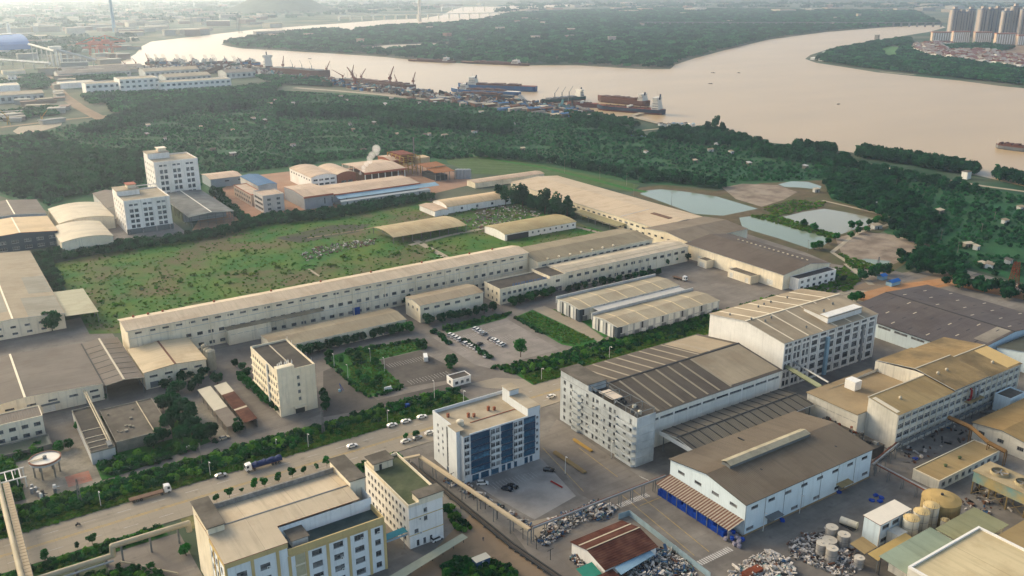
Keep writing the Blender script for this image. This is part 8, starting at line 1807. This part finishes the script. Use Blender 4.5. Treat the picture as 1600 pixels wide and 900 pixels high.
for k in range(n):
    y_a, z_a, y_b, z_b = D_/2*prof[k][0], h0*(.3+.7*prof[k][1]), D_/2*prof[k+1][0], h0*(.3+.7*prof[k+1][1]); b.face([(0,y_a+D_/2,z_a),(0,y_b+D_/2,z_b),(W,y_b+D_/2,z_b),(W,y_a+D_/2,z_a)], 0 if k > 1 else 0)
b.face([(W,D_/2*q[0]+D_/2,h0*(.3+.7*q[1])) for q in prof]); b.face([(0,D_/2*q[0]+D_/2,h0*(.3+.7*q[1])) for q in prof][::-1]); lpart('roof', b, mat('coal_blue','#0e5c9c',.6,.08,.02), CS)
b = MB(); b.box(0,W,2,D_-2,0,h0*.3); lpart('walls', b, W_GREY, CS); b = MB(); b.box(-5,W*.8,D_/2-14,D_/2+14,h0*.99,h0*1.06); lpart('ridge_monitor', b, W_CLAD, CS)
def gallery(label, a, za, c, zc, n):
    A, C_ = P(*a, za), P(*c, zc); t = thing('coal_conveyor', label, 'conveyor', P(*a)); b = MB(); b.tube(A, C_, 3.2, 4); part('gallery', b, W_GREY, t)
    for k in range(n):
        m = lerp(A, C_, (k+.5)/n); sbox('trestle', t, W_GREY, m[0]-1.2, m[0]+1.2, m[1]-1.2, m[1]+1.2, 0, m[2])
gallery('upper pale conveyor gallery coming down from the blue shed', (45,69), 38, (85,80), 38, 5); gallery('pale conveyor gallery sloping down to the quay tower', (88,78), 40, (150,94), 14, 6); gallery('low pale conveyor gallery at the left edge', (-20,92), 12, (78,99), 16, 6)
T_ = thing('transfer_tower', 'tall pale transfer tower joining the conveyor galleries', 'tower', P(84,103)); 
for k in range(3):
    for j in range(2): b = MB(); b.tube((k*9,j*12,0),(k*9,j*12,height_at((84,103),77)),2.2,8); lpart('leg', b, W_CLAD, T_)
b = MB(); z_ = height_at((84,103),77); b.box(-4,22,-4,16,z_,z_+6); lpart('head_house', b, W_CLAD, T_)
for k, (xa, yb, yt) in enumerate(((150,86,58),(168,85,55),(160,89,66))):
    p = P(xa, yb); h = height_at((xa,yb), yt); t = thing('ship_unloader', 'hazy orange portal unloader at the far left quay', 'crane', p, group='orange unloaders'); b = MB()
    for x in (-14,14):
        for y in (-10,10): b.tube((x,y,0),(x*.8,y,h*.6),1.5,4)
    b.box(-16,16,-11,11,h*.56,h*.62); lpart('portal', b, CRO, t); b = MB(); b.tube((-45,0,h*.66),(50,0,h*.66),2.2,4); b.tube((0,0,h*.62),(0,0,h),1.6,4); b.tube((0,0,h),(48,0,h*.68),.9,4); b.tube((0,0,h),(-42,0,h*.68),.9,4); lpart('boom', b, CRO, t); b = MB(); b.box(-9,9,-8,8,h*.62,h*.78); lpart('machine_house', b, CRO, t)
def stack(label, px, h, r, m): p = P(*px); t = thing('chimney_stack', label, 'chimney', p); b = MB(); b.cyl(0,0,0,h,r,r*.65,n=16); lpart('shaft', b, m, t); b = MB(); b.cyl(0,0,h*.96,h*.965+1,r*.72,n=16); lpart('platform', b, m, t)
stack('pale bridge tower or chimney rising beyond the upper channel', (656,33), 168, 9, mat('stack_pale','#cfc6b4',.8,.05,.1)); stack('slim blue grey chimney fading into haze at far left', (179,50), 172, 7, mat('stack_blue','#7d98a6',.8,.05,.1)); stack('short white chimney behind the blue shed', (15,56), 45, 8, W_CLAD)
for px, h in (((376,52),60),((372,46),58),((300,42),50)): lattice('far_pylon', 'faint river crossing pylon on the far bank', px, h, 12, STEEL, ((h*.8,10),(h*.95,8)), 'far river pylons', 3)
# bridges across the upper channels
def bridge(label, a, c, z, n, w=14, m=None):
    A, C_ = P(*a), P(*c); t = thing('river_bridge', label, 'bridge', A); d = Vector((C_[0]-A[0],C_[1]-A[1],0)).normalized(); s = Vector((-d.y,d.x,0))*w/2; b = MB(); slab(b, [tuple(Vector((A[0],A[1],z))+s),tuple(Vector((A[0],A[1],z))-s),tuple(Vector((C_[0],C_[1],z))-s),tuple(Vector((C_[0],C_[1],z))+s)], 2 if m else 4); part('deck', b, m or W_CLAD, t)
    pm = m or W_CLAD
    for k in range(n): q = lerp(A, C_, k/(n-1)); sbox('pier', t, pm, q[0]-3, q[0]+3, q[1]-3, q[1]+3, 0, z)
bridge('far low bridge over the upper channel', (530,33), (780,27), 22, 16); bridge('farther bridge over the upper channel', (690,18), (790,17), 26, 7); bridge('long viaduct crossing the island woods', (1000,41), (1470,42), 16, 40, 10, STEEL)
# ================================================================== RIGHT BANK TOWN
HRW = mat('highrise_tan', '#9a8f86', .85, .06, .05); HRG = mat('highrise_grey', '#74787c', .85, .06, .05)
hb = [(1486,57,14),(1498,57,15),(1511,57,14),(1529,60,15),(1541,59,13),(1552,59,13),(1566,62,14),(1579,62,12),(1594,63,14),(1610,64,14),(1626,65,15)]
for k, (x, yb, yt) in enumerate(hb):
    p = P(x, yb); h = height_at((x,yb), yt)*(1,.93,1,1.04,.97,1,.94,1.05,1,.96,1)[k]; W = 25; D_ = 24
    t = thing('high_rise', 'tan and grey residential high rise in the cluster on the right bank', 'high rise', p, YAW-math.pi/2+random.uniform(-.2,.2), 'right bank high rises')
    b = MB(); b.box(-W/2,W/2,-D_/2,D_/2,0,h); lpart('body', b, HRG, t)
    for s in (-1,0,1): b = MB(); b.box(s*W*.36-W*.11,s*W*.36+W*.11,-D_/2-2.5,-D_/2-.02,0,h-3); lpart('facade_bay', b, HRW, t)
    for s in (-1,1): b = MB(); b.box(s*W*.18-1.2,s*W*.18+1.2,-D_/2-1.4,-D_/2-.03,0,h-6); lpart('window_strip', b, GL, t)
    b = MB(); b.box(-W*.2,W*.2,-D_*.3,D_*.3,h,h+7); lpart('roof_house', b, HRW, t)
    for s in (-1,1): b = MB(); b.box(s*W*.5-.1-(1 if s > 0 else 0),s*W*.5+.1+(1 if s < 0 else 0),-D_*.3,D_*.3,2,h-4); lpart('side_bay', b, HRW, t)
for k, (xl, xr, yb, yt) in enumerate(((1456,1486,64,51),(1488,1514,67,50),(1522,1548,68,51),(1555,1586,70,53),(1589,1615,71,56))):
    a, c = P(xl, yb), P(xr, yb); h = height_at((xl,yb), yt); w = math.dist(a, c); t = thing('apartment_slab', 'mid rise apartment slab with pinkish roof in front of the high rises', 'apartment block', ((a[0]+c[0])/2,(a[1]+c[1])/2,0), math.atan2(c[1]-a[1], c[0]-a[0]), 'mid rise apartment slabs')
    b = MB(); b.box(-w/2,w/2,0,16,0,h); lpart('body', b, mat('slab_tan','#ab9a88',.85,.06,.05), t); b = MB(); b.box(-w/2-1,w/2+1,-1,17,h,h+2.5); lpart('roof', b, mat('roof_pink','#a0705c',.85,.1,.05), t)
    for j in range(8): b = MB(); x = -w/2+w*(j+.5)/8; b.box(x-w*.03,x+w*.03,-1.2,-.02,2,h-1.5); lpart('bay', b, W_WHITE, t)
VRED = [mat('village_red'+str(i), c, .85, .12, .05) for i, c in enumerate(('#9a6a55','#a5796a','#b59c88','#c0b0a0'))]
vp = scatter([(1424,72),(1442,65),(1480,68),(1520,80),(1600,92),(1620,96),(1620,112),(1560,103),(1520,98),(1450,90),(1428,82)], 19, .25, avoid=[[(1470,73),(1540,70),(1580,76),(1560,84),(1480,81)]], seed=140)
vm = []
for i in range(4):
    b = MB(); b.box(-6,6,-5,5,0,8); w_m = b.mesh('walls', W_WHITE); b = MB(); [slab(b, s, .3) for s in slope_pts(-6,6,-5,5,8,11,'x',0,.8)]; vm.append((w_m, b.mesh('roof', VRED[i])))
for k, (x, y) in enumerate(vp[:280]):
    i = random.randrange(4); t = thing('village_house', 'red roofed house in the dense village on the right bank', 'house', (x, y, 0), random.uniform(-.3,.3), 'village houses on the right bank'); s = random.uniform(.8,1.4); t.scale = (s, s, s); obj('walls', vm[i][0], t); obj('roof', vm[i][1], t)
sheet('golf_green', [(1372,80),(1388,71),(1404,74),(1400,90),(1386,90)], .1, mat('golf_green','#4f7440',.95,.15,.03)); ribbon('sand_spit', [(1375,112),(1430,117)], 10, .12, G_PATH); sheet('village_ground', [(1424,72),(1442,65),(1520,66),(1620,72),(1620,112),(1520,98),(1450,90)], .08, G_DIRT)
sheet('salt_flats', SALT[0], .12, mat('salt_flat','#b9ae98',.6,.15,.02)); 
for k, (x, y) in enumerate(((1290,84),(1300,88),(1272,93),(1285,95))): p = P(x,y); t = thing('fish_shed', 'pale fish farm shed on the tip of the right bank point', 'shed', p, .3, 'sheds on the right bank tip'); b = MB(); b.box(-12,12,-5,5,0,4); lpart('walls', b, W_WHITE, t); b = MB(); slab(b, [(-13,-6,4),(13,-6,4),(13,6,5),(-13,6,5)], .3); lpart('roof', b, W_CLAD, t)
# hazy low town beyond everything: blocks with pale roofs
r5 = random.Random(33); FW = [mat('far_wall'+str(i), c, .9, .08, .05) for i, c in enumerate(('#a9a294','#9a9080','#8d8b85','#8a7566','#b8b0a0'))]
def far_town(n, xr, yr, group, label, smin, smax, hr=(8,22)):
    for k in range(n):
        x, y = r5.uniform(*xr), r5.uniform(*yr); p = P(x, y)
        if inside(p[0], p[1], RV): continue
        w, d, h = r5.uniform(smin, smax), r5.uniform(smin, smax)*.6, r5.uniform(*hr); t = thing('far_building', label, 'building', p, r5.uniform(-.4,.4), group); b = MB(); b.box(-w/2,w/2,-d/2,d/2,0,h); lpart('walls', b, r5.choice(FW), t); b = MB(); b.box(-w/2-1,w/2+1,-d/2-1,d/2+1,h,h+1.2); lpart('roof', b, r5.choice(FW+[R_TAN]), t)
RV = [P(*p)[:2] for p in RIVER]
far_town(130, (0,430), (8,62), 'hazy buildings on the far left plain', 'hazy pale building on the plain at upper left', 30, 110)
far_town(34, (0,240), (62,120), 'buildings near the far left quay', 'hazy building near the far left quay', 20, 60, (5,14))
far_town(26, (0,110), (120,200), 'small works on the far left', 'small works building on the far left beyond the orchard', 12, 34, (3,7))
far_town(60, (430,1600), (5,20), 'buildings on the horizon plain', 'faint building on the plain near the horizon', 40, 160)
far_town(30, (420,1450), (22,70), 'buildings on the river island', 'small pale building in the island woods', 12, 34)
# tug traces of dust: rubble yard far left
# ================================================================== STEAM AND HAZE
def volume_mat(name, col, dens, aniso):
    m = bpy.data.materials.new(name); m.use_nodes = True; N = m.node_tree.nodes; N.clear(); o = N.new('ShaderNodeOutputMaterial'); v = N.new('ShaderNodeVolumePrincipled'); v.inputs['Color'].default_value = (*col,1); v.inputs['Density'].default_value = dens; v.inputs['Anisotropy'].default_value = aniso; v.inputs['Absorption Color'].default_value = (1,1,1,1); m.node_tree.links.new(v.outputs[0], o.inputs['Volume']); return m
c = P(563,272,12); b = MB()
for k in range(9):
    u = k/8; r = 1.6+2.6*u; cx, cy, cz = c[0]+u*16+1.2*math.sin(k*2), c[1]-u*4, 12.5+u*22
    for a in range(6):
        z0, z1 = -math.pi/2+math.pi*a/6, -math.pi/2+math.pi*(a+1)/6; b.cyl(cx, cy, cz+r*math.sin(z0), cz+r*math.sin(z1), max(.02,r*math.cos(z0)), max(.02,r*math.cos(z1)), n=10, cap=False)
o = obj('steam_plume', b.mesh('steam_plume', volume_mat('steam', (.95,.93,.9), .12, .2))); tag(o, 'small white steam plume rising from the open process hall', 'steam', kind='stuff')
HZ = MB(); HZ.box(-15500, 23500, -3500, 25500, -3, 192)
o = obj('haze', HZ.mesh('haze', volume_mat('haze_air', (.6,.73,.9), HAZE_D, .6))); tag(o, 'pale even haze filling the air over the river plain', 'haze', kind='stuff')
